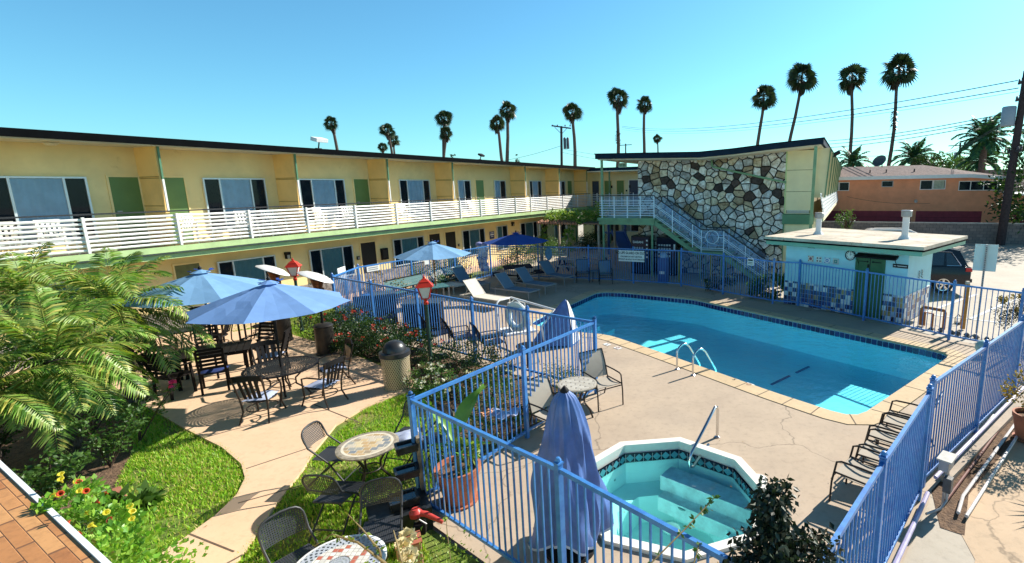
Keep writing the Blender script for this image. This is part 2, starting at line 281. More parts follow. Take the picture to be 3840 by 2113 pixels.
# ------------------------------------------------------------ mesh builder
class MB:
    def __init__(s): s.v=[];s.f=[];s.m=[];s.mi=0;s.T=Matrix.Identity(4)
    def av(s,p): s.v.append(tuple(s.T@V(p))); return len(s.v)-1
    def fc(s,ids): s.f.append(tuple(ids)); s.m.append(s.mi)
    def poly(s,pts): s.fc([s.av(p) for p in pts]); return s
    def box(s,c,sz,rz=0,M=None):
        q=(M or Matrix.Translation(c)@Matrix.Rotation(rz,4,'Z')); x,y,z=[a/2 for a in sz]
        i=[s.av(q@V(p)) for p in((-x,-y,-z),(x,-y,-z),(x,y,-z),(-x,y,-z),(-x,-y,z),(x,-y,z),(x,y,z),(-x,y,z))]
        for f in((0,3,2,1),(4,5,6,7),(0,1,5,4),(1,2,6,5),(2,3,7,6),(3,0,4,7)): s.fc([i[k] for k in f])
        return s
    def bb(s,a,b): return s.box([(a[i]+b[i])/2 for i in range(3)],[abs(b[i]-a[i]) for i in range(3)])
    def bar(s,p,q,w,h=None,up=(0,0,1)):
        p=V(p);q=V(q);h=h or w;d=q-p;L=d.length
        if L<1e-6:return s
        d/=L;u=V(up)
        if abs(d.dot(u))>.98:u=V((0,1,0))
        a=d.cross(u).normalized();b=a.cross(d).normalized()
        M=Matrix((a,d,b)).transposed().to_4x4();M.translation=(p+q)/2
        return s.box(None,(w,L,h),M=M)
    def tube(s,pts,r,n=8,cap=True):
        pts=[V(p) for p in pts];rs=r if hasattr(r,'__len__') else [r]*len(pts);prev=None;a=None
        for k,p in enumerate(pts):
            d=(pts[min(k+1,len(pts)-1)]-pts[max(k-1,0)]).normalized()
            if a is None: a=d.orthogonal().normalized()
            else: a=(a-d*a.dot(d)).normalized()
            b=d.cross(a);ring=[s.av(p+(a*cos(2*PI*j/n)+b*sin(2*PI*j/n))*rs[k]) for j in range(n)]
            if prev:
                for j in range(n): s.fc((prev[j],prev[(j+1)%n],ring[(j+1)%n],ring[j]))
            elif cap: s.fc(ring[::-1])
            prev=ring
        if cap:s.fc(prev)
        return s
    def lathe(s,c,prof,n=24,cap=True):
        prev=None;c=V(c)
        for k,(r,z) in enumerate(prof):
            ring=[s.av(c+V((r*cos(2*PI*j/n),r*sin(2*PI*j/n),z))) for j in range(n)]
            if prev:
                for j in range(n): s.fc((prev[j],prev[(j+1)%n],ring[(j+1)%n],ring[j]))
            elif cap: s.fc(ring[::-1])
            prev=ring
        if cap:s.fc(prev)
        return s
    def prism(s,pl,z0,z1):
        a=[s.av((p[0],p[1],z0)) for p in pl];b=[s.av((p[0],p[1],z1)) for p in pl];n=len(pl)
        s.fc(a[::-1]);s.fc(b)
        for j in range(n): s.fc((a[j],a[(j+1)%n],b[(j+1)%n],b[j]))
        return s
    def xprism(s,prof,y0,y1,ax='y'):
        "profile in x,z extruded along y"
        f=(lambda p,y:(p[0],y,p[1])) if ax=='y' else (lambda p,y:(y,p[0],p[1]))
        a=[s.av(f(p,y0)) for p in prof];b=[s.av(f(p,y1)) for p in prof];n=len(prof)
        s.fc(a);s.fc(b[::-1])
        for j in range(n): s.fc((a[(j+1)%n],a[j],b[j],b[(j+1)%n]))
        return s
    def grid(s,fn,nu,nv):
        ids=[[s.av(fn(i/nu,j/nv)) for j in range(nv+1)] for i in range(nu+1)]
        for i in range(nu):
            for j in range(nv): s.fc((ids[i][j],ids[i+1][j],ids[i+1][j+1],ids[i][j+1]))
        return s
    def sheet(s,fn,nu,nv,t):
        "a bent panel with thickness t along z"
        s.grid(fn,nu,nv); s.grid(lambda u,v:V(fn(u,v))-V((0,0,t)) if not callable(t) else V(fn(u,v))-t(u,v),nu,nv)
        for e in(lambda a:(a,0),lambda a:(a,1),lambda a:(0,a),lambda a:(1,a)):
            s.grid(lambda a,b,e=e:V(fn(*e(a)))-(V((0,0,t*b)) if not callable(t) else t(*e(a))*b),max(nu,nv),1)
        return s
    def leaf(s,p,d,side,L,Wd,bend=.15):
        p=V(p);d=V(d);side=V(side);n=d.cross(side)
        a=s.av(p);b=s.av(p+d*L*.45+side*Wd*.5-n*Wd*bend);c=s.av(p+d*L-n*L*.12);e=s.av(p+d*L*.45-side*Wd*.5-n*Wd*bend)
        s.fc((a,b,c,e))
    def build(s,name,mats,parent=None,smooth=False,bevel=0):
        me=bpy.data.meshes.new(name); me.from_pydata(s.v,[],s.f)
        if not isinstance(mats,(list,tuple)): mats=[mats]
        for m in mats: me.materials.append(m)
        if len(mats)>1: me.polygons.foreach_set('material_index',s.m)
        if smooth:
            me.polygons.foreach_set('use_smooth',[True]*len(s.f))
            try: me.set_sharp_from_angle(angle=rad(40))
            except Exception: pass
        me.update(); o=bpy.data.objects.new(name,me); COL.objects.link(o)
        if parent: o.parent=parent
        if bevel:
            b=o.modifiers.new('bevel','BEVEL'); b.width=bevel; b.segments=2; b.limit_method='ANGLE'
        return o
def tag(o,label=None,cat=None,group=None,kind=None):
    if label:o['label']=label
    if cat:o['category']=cat
    if group:o['group']=group
    if kind:o['kind']=kind
    return o
def thing(name,label,cat,loc=(0,0,0),rz=0,group=None):
    o=bpy.data.objects.new(name,None);COL.objects.link(o);o.location=loc;o.rotation_euler=(0,0,rz);o.empty_display_size=.1
    return tag(o,label,cat,group)
KIDS={}
def copy_tree(o,parent=None):
    c=o.copy();COL.objects.link(c)
    if parent:c.parent=parent
    for ch in list(o.children): copy_tree(ch,c)
    return c
def place(o,loc,rz=0,label=None,group=None,used={}):
    "first use moves the prototype itself, later uses copy it"
    if o.name in used: o=copy_tree(o)
    else: used[o.name]=1
    o.location=loc;o.rotation_euler=(0,0,rz)
    if label:o['label']=label
    if group:o['group']=group
    return o
def face(a,b): "rotation that turns local +Y from a towards b"; return math.atan2(b[1]-a[1],b[0]-a[0])-PI/2
def struct(name,mb,m): return tag(mb.build(name,m),kind='structure')
def rnd(a,b): return R.uniform(a,b)
def rdir():
    z=rnd(-1,1);t=rnd(0,2*PI);q=math.sqrt(1-z*z);return V((q*cos(t),q*sin(t),z))
def foliage(mb,c,r,n,L,Wd=None,clump=.55,up=.3,hollow=.55,hang=0):
    "leaves spread through an uneven volume"
    c=V(c);r=V(r);Wd=Wd or L*.55;k=max(6,int(n/45));cl=[]
    for _ in range(k):
        d=rdir();q=rnd(hollow,1);cl.append((V((d.x*r.x,d.y*r.y,d.z*r.z))*q,rnd(.6,1.15)))
    rr=min(r)*clump
    for _ in range(n):
        b,s=R.choice(cl);d=rdir();p=c+b+d*rr*s*rnd(.25,1)
        o=(p-c);o=V((o.x/r.x,o.y/r.y,o.z/r.z))
        dd=(rdir()*.9+o.normalized()*.7+V((0,0,up-hang))).normalized()
        side=dd.cross(rdir()).normalized();l=L*rnd(.6,1.25);mb.leaf(p,dd,side,l,Wd*rnd(.7,1.2))
# ------------------------------------------------------------ helpers for flat polygons
import bmesh
def area(p): return sum(p[i][0]*p[(i+1)%len(p)][1]-p[(i+1)%len(p)][0]*p[i][1] for i in range(len(p)))/2
def offset(p,d):
    n=len(p);o=[];s=1 if area(p)>0 else -1
    for i in range(n):
        a,b,c=V(p[i-1]),V(p[i]),V(p[(i+1)%n]);e1=(b-a).normalized();e2=(c-b).normalized()
        n1=V((e1.y,-e1.x))*s;n2=V((e2.y,-e2.x))*s;m=(n1+n2);k=m.dot(n1);m=m/max(.45,k);o.append(tuple(b+m*d))
    return o
def rounded(p,r,steps=4):
    o=[];n=len(p)
    for i in range(n):
        a,b,c=V(p[i-1][:2]),V(p[i][:2]),V(p[(i+1)%n][:2]);q=min(r,(a-b).length*.45,(c-b).length*.45)
        s=b+(a-b).normalized()*q;e=b+(c-b).normalized()*q
        for k in range(steps+1):
            t=k/steps;o.append(tuple(s*(1-t)**2+b*2*t*(1-t)+e*t*t))
    return o
def flat(name,outer,holes,z,m,thick=0):
    bm=bmesh.new();ed=[]
    for lp in [outer]+holes:
        vs=[bm.verts.new((p[0],p[1],z)) for p in lp]
        for i in range(len(vs)): ed.append(bm.edges.new((vs[i],vs[(i+1)%len(vs)])))
    bmesh.ops.triangle_fill(bm,edges=ed,use_beauty=True,normal=(0,0,1))
    for f in bm.faces:
        if f.normal.z<0:f.normal_flip()
    if thick:
        ex=bmesh.ops.extrude_edge_only(bm,edges=[e for e in bm.edges if len(e.link_faces)==1])
        for v in ex['geom']:
            if isinstance(v,bmesh.types.BMVert): v.co.z-=thick
    me=bpy.data.meshes.new(name);bm.to_mesh(me);bm.free();me.materials.append(m)
    o=bpy.data.objects.new(name,me);COL.objects.link(o);return o
def textmesh(name,body,size,M,m,parent=None,ex=.002,align='CENTER',sx=1.0):
    cu=bpy.data.curves.new(name,'FONT');cu.body=body;cu.size=size;cu.extrude=ex;cu.align_x=align;cu.align_y='CENTER';cu.offset=size*.028
    t=bpy.data.objects.new(name,cu);COL.objects.link(t);dg=bpy.context.evaluated_depsgraph_get();dg.update()
    me=bpy.data.meshes.new_from_object(t.evaluated_get(dg));COL.objects.unlink(t);bpy.data.objects.remove(t)
    me.transform(M@Matrix.Diagonal((sx,1,1,1)));me.materials.clear();me.materials.append(m);o=bpy.data.objects.new(name,me);COL.objects.link(o)
    if parent:o.parent=parent
    return o
def inpoly(x,y,p):
    c=False;n=len(p);j=n-1
    for i in range(n):
        if (p[i][1]>y)!=(p[j][1]>y) and x<(p[j][0]-p[i][0])*(y-p[i][1])/(p[j][1]-p[i][1])+p[i][0]: c=not c
        j=i
    return c
# ------------------------------------------------------------ pool, spa, ground
POOL=rounded([(-2.9,15.25),(-2.35,17.0),(-1.78,17.95),(-.85,20.1),(.1,19.95),(2.9,18.4),(3.43,17.6),(8.25,11.85),(4.25,8.45),(3.14,9.69),(.93,12.46),(-.35,13.98),(-1.4,14.3)],.45,3)
POOLC=offset(POOL,.40)
SPA=[(.05,7.55),(.96,7.66),(1.74,7.06),(1.95,6.2),(1.55,5.42),(.72,5.12),(-.12,5.42),(-.55,6.25),(-.48,6.95)]
SPAC=offset(SPA,.13)
FA=[G(835,695,1.55),G(900,671.4,1.55),G(1231.6,618,1.55),G(1480,622,1.55),G(1714,630,1.55),G(1948,657,1.55),G(2013,660,1.55),G(2402,714,1.55),G(2575,735,1.55)]
FA=[V((p.x,p.y,0)) for p in FA]
CR=V((10.35,11.25,0))
RF=[CR,V((7.82,9.38,0)),V((4.21,6.37,0)),V((3.98,6.07,0)),V((2.54,4.45,0)),V((1.15,2.85,0))]
NF=[RF[-1],V((-.61,4.43,0)),V((-2.71,6.1,0))]
BF=[NF[-1],V((-.5,9.78,0))]
MF=[BF[-1],V((-3.57,11.85,0)),V((-9.11,15.73,0))]
deckpoly=[tuple(p[:2]) for p in ([V((-9.3,15.6,0))]+FA[1:]+RF+NF[1:]+BF[1:]+MF[1:2])]
deckpoly=offset(deckpoly,.12)
big=[(-250,-60),(250,-60),(250,400),(-250,400)]
flat('ground',big,[offset(deckpoly,-.1)],-.03,LOT).__setitem__('kind','structure')
flat('pool_deck',deckpoly,[offset(POOLC,.012),SPAC],.0,DECK)['kind']='structure'
GL={}
sp=thing('swimming_pool','large angular in-ground swimming pool with navy waterline tiles and tan concrete coping','pool',(0,0,0))
mb=MB();n=len(POOL)
for i in range(n):
    a,b=POOL[i],POOL[(i+1)%n];c,d=POOLC[i],POOLC[(i+1)%n]
    mb.poly([(a[0],a[1],.012),(b[0],b[1],.012),(d[0],d[1],.012),(c[0],c[1],.012)]); mb.poly([(a[0],a[1],.012),(b[0],b[1],.012),(b[0],b[1],-.045),(a[0],a[1],-.045)])
    mb.poly([(c[0],c[1],.012),(d[0],d[1],.012),(d[0],d[1],-.05),(c[0],c[1],-.05)])
mb.build('coping',COPM,sp)
mb=MB();acc=0
for i in range(n):
    a,b=V(POOL[i]),V(POOL[(i+1)%n]);c,d=V(POOLC[i]),V(POOLC[(i+1)%n]);L=(b-a).length;t=.55-acc
    while t<L:
        p=a.lerp(b,t/L);q=c.lerp(d,t/L);mb.bar((p.x,p.y,.0125),(q.x,q.y,.0125),.018,.006);t+=1.1
    acc=(L-(t-1.1)) if t>.55 else acc+L
mb.build('coping_joints',mat('joint_dark',(.16,.12,.09),.9),sp)
mb=MB();inn=offset(POOL,-.02)
for i in range(n):
    a,b=V(inn[i]),V(inn[(i+1)%n]);L=(b-a).length;k=max(1,round(L/.15))
    for j in range(k):
        p=a.lerp(b,(j+.05)/k);q=a.lerp(b,(j+.95)/k);mb.poly([(p.x,p.y,-.05),(q.x,q.y,-.05),(q.x,q.y,-.20),(p.x,p.y,-.20)])
mb.build('waterline_tile',leafmat('navy_tiles',[(.012,.018,.09),(.02,.03,.14),(.03,.05,.2)],rough=.2,trans=0,spec=.6),sp)
mb=MB()
for i in range(n):
    a,b=POOL[i],POOL[(i+1)%n];mb.poly([(a[0],a[1],-.04),(b[0],b[1],-.04),(b[0],b[1],-1.0),(a[0],a[1],-1.0)])
mb.poly([(p[0],p[1],-.95) for p in POOL]);mb.build('basin',POOLB,sp)
mb=MB();z_=-.935;a=G(1940,968,z_);b=G(1986,946,z_);mb.bar(a,b,.06,.02);a=G(2003,938,z_);b=G(2035,923,z_);mb.bar(a,b,.06,.02)
mb.build('floor_stripe',mat('pool_stripe',(.03,.10,.32),.6),sp)
mb=MB()
for k in range(4): 
    w=V((-2.55,15.5,0)).lerp(V((-.9,16.4,0)),k/3.2);mb.box((w.x+.2,w.y,-.3-k*.16),(.5,2.0-.1*k,.2+.0*k),rz=-.5)
mb.build('step',POOLB,sp)
flat('pool_water',offset(POOL,-.002),[],-.15,WATER)['kind']='structure'
def marker(px,txt,label,nodive=False,rz=None):
    p=G(*px,0.006);t=thing('depth_marker',label,'pool marking',p,rz if rz is not None else -.86,'depth tiles set in the deck')
    MB().box((0,0,0),(.19,.15,.008)).build('tile',WHITEP,t)
    if nodive:
        mb=MB();mb.mi=0
        for k in range(20):
            a=2*PI*k/20;b=2*PI*(k+1)/20;mb.bar((.05*cos(a),.05*sin(a),.006),(.05*cos(b),.05*sin(b),.006),.01,.004)
        mb.bar((-.035,-.035,.0075),(.035,.035,.0075),.01,.003);mb.build('symbol',mat('marker_red_brown',(.35,.10,.07),.6),t)
    else: textmesh('numeral',txt,.13,Matrix.Translation((0,0,.006)),SIGNK,t,ex=.001)
marker((1847,956),'5','white tile with the number 5 nearest the pool middle')
marker((1884,968),'','white no-diving tile beside the nearer number 5',True)
marker((1527,867),'5','white tile with a 5 near the fence corner post')
marker((1554,876),'','faded no-diving tile near the fence corner post',True)
sk=tag(MB().lathe(G(2056,777),[(.13,0),(.13,.008)],20).build('skimmer_lid',WHITEP),'round white skimmer lid in the shaded deck before the pool house','drain cover')
dc=thing('drain_cover','round white ribbed drain cover set in deck beside the spa coping','drain cover',G(*Q4(1300,775)));MB().lathe((0,0,0),[(.125,0),(.125,.010)],24).build('lid',WHITEP,dc);MB().lathe((0,0,0),[(.03,0),(.03,.014)],12).build('cap',GREYMET,dc)
# spa
st=thing('spa','octagonal white-rimmed hot tub with pale turquoise water and diamond tile band','spa',(0,0,0))
n=len(SPA);mb=MB();ins=offset(SPA,-.03)
for i in range(n):
    a,b,c,d=SPA[i],SPA[(i+1)%n],SPAC[i],SPAC[(i+1)%n]
    mb.poly([(a[0],a[1],.05),(b[0],b[1],.05),(d[0],d[1],.05),(c[0],c[1],.05)]);mb.poly([(c[0],c[1],.05),(d[0],d[1],.05),(d[0],d[1],-.02),(c[0],c[1],-.02)]);mb.poly([(a[0],a[1],.05),(b[0],b[1],.05),(b[0],b[1],-.10),(a[0],a[1],-.10)])
mb.build('rim',mat('spa_rim_white',(.80,.76,.68),.7,.08,3,bs=.3),st)
mb=MB();
for i in range(n):
    a,b=V(ins[i]),V(ins[(i+1)%n]);mb.mi=0;mb.poly([(a.x,a.y,-.09),(b.x,b.y,-.09),(b.x,b.y,-.25),(a.x,a.y,-.25)])
    L=(b-a).length;k=max(2,round(L/.15));nn=V(((b-a).y,-(b-a).x)).normalized()*(-.004 if area(SPA)<0 else .004)*-1
    e=(b-a)/k
    for j in range(k):
        p=a+e*j;c=V((0,0));mb.mi=1
        ctr=sum((V(q) for q in SPA),V((0,0)))/n;nn=(ctr-(p+e/2)).normalized()*.006
        def P(u,z): w=p+e*u+nn;return (w.x,w.y,z)
        mb.poly([P(.5,-.10),P(.96,-.165),P(.5,-.235),P(.04,-.165)])
        mb.mi=2;mb.poly([P(0,-.097),P(.03,-.097),P(.03,-.24),P(0,-.24)])
mb.build('tile_band',[mat('spa_tile_black',(.015,.02,.04),.25),mat('spa_tile_aqua',(.12,.42,.48),.2),WHITEP],st)
mb=MB();s1=offset(SPA,-.03);s2=offset(SPA,-.42);s3=offset(SPA,-.46)
for A,B,z0,z1 in((s1,s1,-.24,-.62),(s1,s2,-.62,-.62),(s2,s3,-.62,-1.05)):
    for i in range(n):
        mb.poly([(A[i][0],A[i][1],z0),(A[(i+1)%n][0],A[(i+1)%n][1],z0),(B[(i+1)%n][0],B[(i+1)%n][1],z1),(B[i][0],B[i][1],z1)])
mb.poly([(p[0],p[1],-1.05) for p in s3]);mb.build('shell',SPAB,st)
mb=MB();u=(V(SPA[2])-V(SPA[1])).normalized();w=V((-u.y,u.x))*-1
cb=V((1.2,6.55))
for k,(off,z) in enumerate(((.62,-.32),(.30,-.55))):
    c=cb+V((.18,.62))*off;mb.box((c.x,c.y,z-.12),(1.5-.0*k,.34,.24),rz=math.atan2(u.y,u.x))
mb.build('step',mat('spa_step_white',(.72,.86,.85),.6),st)
mb=MB();
for px in(Q4(735,985),): 
    c=G(*px,-.60);mb.lathe(c,[(.10,0),(.10,.02),(.04,.03)],20)
c=G(*Q4(640,1150),-.60);mb.lathe(c,[(.13,0),(.13,.015)],20)
for px in(Q4(420,678),Q4(205,775)): mb.lathe(G(*px,-.42),[(.03,-.02),(.03,.01)],12)
mb.build('drain',mat('spa_fitting',(.25,.42,.40),.4),st)
flat('spa_water',offset(SPA,-.002),[],-.19,WATER2)['kind']='structure'
def rail(name,label,pts,r=.024,m=STEEL):
    t=thing(name,label,'handrail',pts[0][0]);o=V(pts[0][0]);k=0
    for ps in pts: MB().tube([V(p)-o for p in ps],r,10).build('rail_tube',m,t,smooth=True)
    mb=MB()
    for ps in pts: mb.lathe(V(ps[0])-o,[(.05,0),(.05,.015),(.03,.03)],14)
    mb.build('escutcheon',m,t);return t
def arc(p,q,h,n=10,fwd=.4):
    "inverted U grab rail from deck point p rising to h and running down to q"
    p=V(p);q=V(q);o=[p]
    for k in range(n+1):
        t=k/n;w=p.lerp(q,t**1.3*.999);o.append(V((w.x,w.y,h*math.sin(PI*(.30+.45*t))/1.0 if k<n else 0)))
    return o
def grab(b,d):
    b=V(b);d=V(d);return [b,b+V((0,0,.42)),b+d*.06+V((0,0,.52)),b+d*.16+V((0,0,.58)),b+d*.28+V((0,0,.57)),b+d*.40+V((0,0,.48)),b+d*.75+V((0,0,-.02)),b+d*.85+V((0,0,-.35))]
dr=V((.80,.60,0));b1=G(1703,930);b2=G(1743,945)
rail('pool_ladder','pair of curved stainless grab rails at the near edge of the pool',[grab(b1,dr),grab(b2,dr)])
c0=G(*Q4(985,458));d0=V((-.62,-.78,0));
rail('spa_handrail','single bent stainless handrail leading down into the spa',[[c0,c0+V((0,0,.50)),c0+d0*.04+V((0,0,.56)),c0+d0*.10+V((0,0,.58)),c0+d0*.86+V((0,0,.10)),c0+d0*.92+V((0,0,-.02)),c0+d0*.9+V((0,0,-.12)),c0+d0*.80+V((0,0,-.16)),c0+d0*.30+V((0,0,.0))]],.026)
flat('side_yard',[(4.0,5.0),(1.6,2.2),(.5,0),(20,0),(20,8.5),(12.5,11.6),(10.7,11.0),(7.9,9.0),(4.3,6.0)],[],-.026,YARD)['kind']='structure'
# garden
PAT=[(-9.37,9.35),(-7.81,8.39),(-6.66,7.73),(-5.95,7.2),(-5.6,6.8),(-5.42,6.4),(-5.36,5.95),(-5.4,5.5),(-5.55,5.0),(-5.75,4.5),(-6.3,3.4),(-5.2,2.4),(-4.5,3.5),(-4.35,4.3),(-4.42,5.0),(-4.55,5.6),(-4.72,6.2),(-4.86,6.97),(-5.02,7.6),(-5.18,8.5),(-5.05,9.1),(-4.75,9.6),(-4.25,10.2),(-4.45,10.45),(-5.76,11.53),(-7.3,12.8),(-9.3,14.1),(-11.1,15.35),(-13.2,13.6),(-13.5,12.0),(-11.5,10.6)]
flat('patio',PAT,[],.035,PATIO,.05)['kind']='structure'
mb=MB()
for a,b in((G(600,1272),G(768,1225)),(G(620,1185),G(785,1130)),(G(478,1350),G(590,1395)),(G(790,1022),G(880,1058)),(G(880,1058),G(905,1068)),(G(420,960),G(560,960)),(G(860,883),G(640,830))):
    mb.bar(V((a.x,a.y,.0362)),V((b.x,b.y,.0362)),.022,.003)
struct('patio_joints',mb,mat('joint_brown',(.13,.09,.06),.9))  # plain dark brown for the joint lines
un=V((-.921,.389));uu=V((.389,.921))
def WL(a,d): p=uu*a+un*d;return (p.x,p.y)
flat('walkway',[WL(2,16.7),WL(37,16.7),WL(37,18.2),WL(2,18.2)],[],.03,PATIO,.05)['kind']='structure'
LAWN=[(-16,3),(-6,1.6),(-2.2,3),(1.0,2.6),(-.65,4.3),(-2.8,5.95),(-2.9,6.3),(-.7,9.85),(-3.6,11.75),(-9.3,15.5),(-9.6,17.8),(-6.8,24.0),WL(26,16.75),WL(2,16.75)]
flat('lawn',LAWN,[],-.006,LAWNB)['kind']='structure'
BEDL=rounded([(-13,6.0),(-11.6,9.4),(-9.6,9.0),(-8.2,7.9),(-7.6,7.0),(-7.0,6.2),(-6.9,5.3),(-7.5,4.5),(-9,4.0)],.4,3)
BEDR=[(-4.35,10.55),(-5.8,11.75),(-7.6,13.2),(-9.3,15.2),(-3.6,11.65),(-.75,9.8),(-2.3,7.35),(-3.3,8.7),(-4.1,9.9)]
flat('flower_bed',BEDL,[],.004,SOIL)['kind']='structure'
flat('flower_bed',BEDR,[],.005,SOIL)['kind']='structure'
# grass blades
def blades(polys,dens,holes,mb,hh=.048):
    holes2=[offset(h,-.045) for h in holes]
    for P in polys:
        xs=[p[0] for p in P];ys=[p[1] for p in P];A=abs(area(P))
        for _ in range(int(dens*(max(xs)-min(xs))*(max(ys)-min(ys)))):
            x=rnd(min(xs),max(xs));y=rnd(min(ys),max(ys))
            if not inpoly(x,y,P) or any(inpoly(x,y,h) for h in holes2): continue
            if noise.noise(V((x*1.1,y*1.1,3)))<-.18 and R.random()<.75: continue
            t=rnd(0,2*PI);h=hh*rnd(.5,1.3);w=.010;lx,ly=rnd(-.6,.6)*h,rnd(-.6,.6)*h
            a=mb.av((x-w*cos(t),y-w*sin(t),-.005));b=mb.av((x+w*cos(t),y+w*sin(t),-.005));c=mb.av((x+lx,y+ly,h));mb.fc((a,b,c))
mb=MB();blades([[(-8,4.0),(-5.2,4.0),(-5.2,8.2),(-9.6,9.6),(-8,6)]],2600,[PAT,BEDL],mb)
blades([[(-5.0,3.2),(-1.0,3.2),(-2.8,6.0),(-2.5,6.9),(-3.3,8.6),(-4.3,10.3),(-5.0,9.3)]],2600,[PAT,BEDR],mb)
blades([[(-12.6,15.2),(-9.2,13.4),(-7.0,12.9),(-9.2,15.7),(-9.6,17.8),(-12.4,16.8)]],600,[PAT,BEDR],mb,.07)
tag(mb.build('grass',GRASSM),'bright green short lawn grass around the patio','grass',kind='stuff')
# ------------------------------------------------------------ fences
def fence(name,label,pts,sp=2.4,h=1.55,gate=False,base=0.0,end=True):
    t=thing(name,label,'fence',pts[0]);o=V(pts[0])
    for i in range(len(pts)-1):
        a=V(pts[i])-o;b=V(pts[i+1])-o;L=(b-a).length;d=(b-a)/L;k=max(1,round(L/sp))
        for j in range(k+(1 if (i==len(pts)-2 and end) else 0)):
            p=a+d*(L*j/k);mb=MB();ang=math.atan2(d.y,d.x)
            mb.box((p.x,p.y,(h+.03)/2+.002),(.062,.062,h+.02),rz=ang);mb.box((p.x,p.y,h+.045),(.075,.075,.018),rz=ang);mb.lathe((p.x,p.y,h+.054),[(.02,0),(.034,.02),(.02,.045),(.0,.05)],8)
            mb.build('post',FENCE,t)
        for j in range(k):
            p=a+d*(L*j/k+.034);q=a+d*(L*(j+1)/k-.034)
            mb=MB();mb.bar(p+V((0,0,h-.025)),q+V((0,0,h-.025)),.04,.045);mb.build('top_rail',FENCE,t)
            mb=MB();mb.bar(p+V((0,0,.13)),q+V((0,0,.13)),.035,.04);mb.build('bottom_rail',FENCE,t)
            mb=MB();c=int((q-p).length/.108);ang=math.atan2(d.y,d.x)
            for g in range(1,c):
                w=p.lerp(q,g/c);mb.box((w.x,w.y,(h-.047+.15)/2),(.017,.017,h-.047-.15),rz=ang)
            mb.build('pickets',FENCE,t)
    return t
fence('pool_fence','long blue metal fence on the far side of the pool before the stair',FA[2:]+[CR],end=False)
fence('pool_fence','blue metal fence run behind the benches on the far left of the deck',[V((-9.11,15.73,0)),FA[1],FA[2]],end=False)
fence('pool_fence','blue metal fence between the rose bed and the deck chairs',MF,end=False)
fence('pool_fence','short sunlit blue fence run behind the beige round table',BF,end=True)
fence('pool_fence','front blue metal fence with the potted banana behind it',[NF[2],NF[1],NF[0]],end=False)
fence('pool_fence','steeply receding blue fence at lower right hiding the sling chairs',[RF[5],RF[4],RF[3]],sp=2.3)
fence('pool_fence','blue metal fence run at the far right beside the pipes',[RF[0],RF[1],RF[2]],sp=2.4)
def signboard(name,label,c,w,h,rz,lines,pitch=0,frame=None,cat='sign'):
    t=thing(name,label,cat,c,rz);MB().box((0,0,0),(w,.012,h)).build('panel',SIGNW if not frame else frame,t)
    for txt,sz,z,m in lines:
        if txt=='#': MB().box((0,-.009,z),(w*.75,.003,sz)).build('printed_line',m,t);continue
        textmesh('lettering',txt,sz,Matrix.Translation((0,-.0085,z))@Matrix.Rotation(PI/2,4,'X'),m,t,ex=.001,sx=.8)
    return t
def fence_sign(px,w,h,a,b,label,lines,z=1.35,off=.06):
    "panel wired to a fence; px gives where along the run"
    d=ray(*px);a=V(a);b=V(b);e=(b-a).normalized();nn=V((e.y,-e.x,0));
    if nn.dot(V((0,-1,0)))<0:nn=-nn
    t=(a.dot(nn))/(V((d.x,d.y,0)).dot(nn));p=V((0,0,H))+d*t;p+=nn*off
    ang=math.atan2(e.y,e.x)
    if nn.dot(V((sin(ang),-cos(ang),0)))<0: ang+=PI
    return signboard('fence_sign',label,p,w,h,ang,lines)
fence_sign(ZD(480,1305),1.20,.48,FA[3],FA[4],'white NO LIFE GUARD ON DUTY warning board on the far fence',[('NO LIFE GUARD ON DUTY',.150,.13,SIGNK),('CHILDREN DO NOT USE POOL',.090,-.03,SIGNK),('WITHOUT AN ADULT IN ATTENDANCE',.086,-.15,SIGNK)])
fence_sign(ZD(1752,1368),.27,.25,FA[4],FA[5],'small black and cream notice on the far fence near the stair foot',[('#',.06,.07,SIGNK),('#',.02,-.02,SIGNK),('#',.02,-.07,SIGNK)])
fence_sign(ZH(1018,148),.52,.19,FA[1],FA[2],'narrow white notice on the left fence left of the umbrella',[('#',.03,.04,GREYMET),('#',.03,-.03,GREYMET)],off=.06)
fence_sign(ZH(1535,78),.22,.26,FA[1],FA[2],'small white box sign on the fence under the left deck umbrella',[])
fence_sign(ZC(180,1370),.55,.5,FA[0],FA[1],'pale blank panel on the corner of the left fence',[])
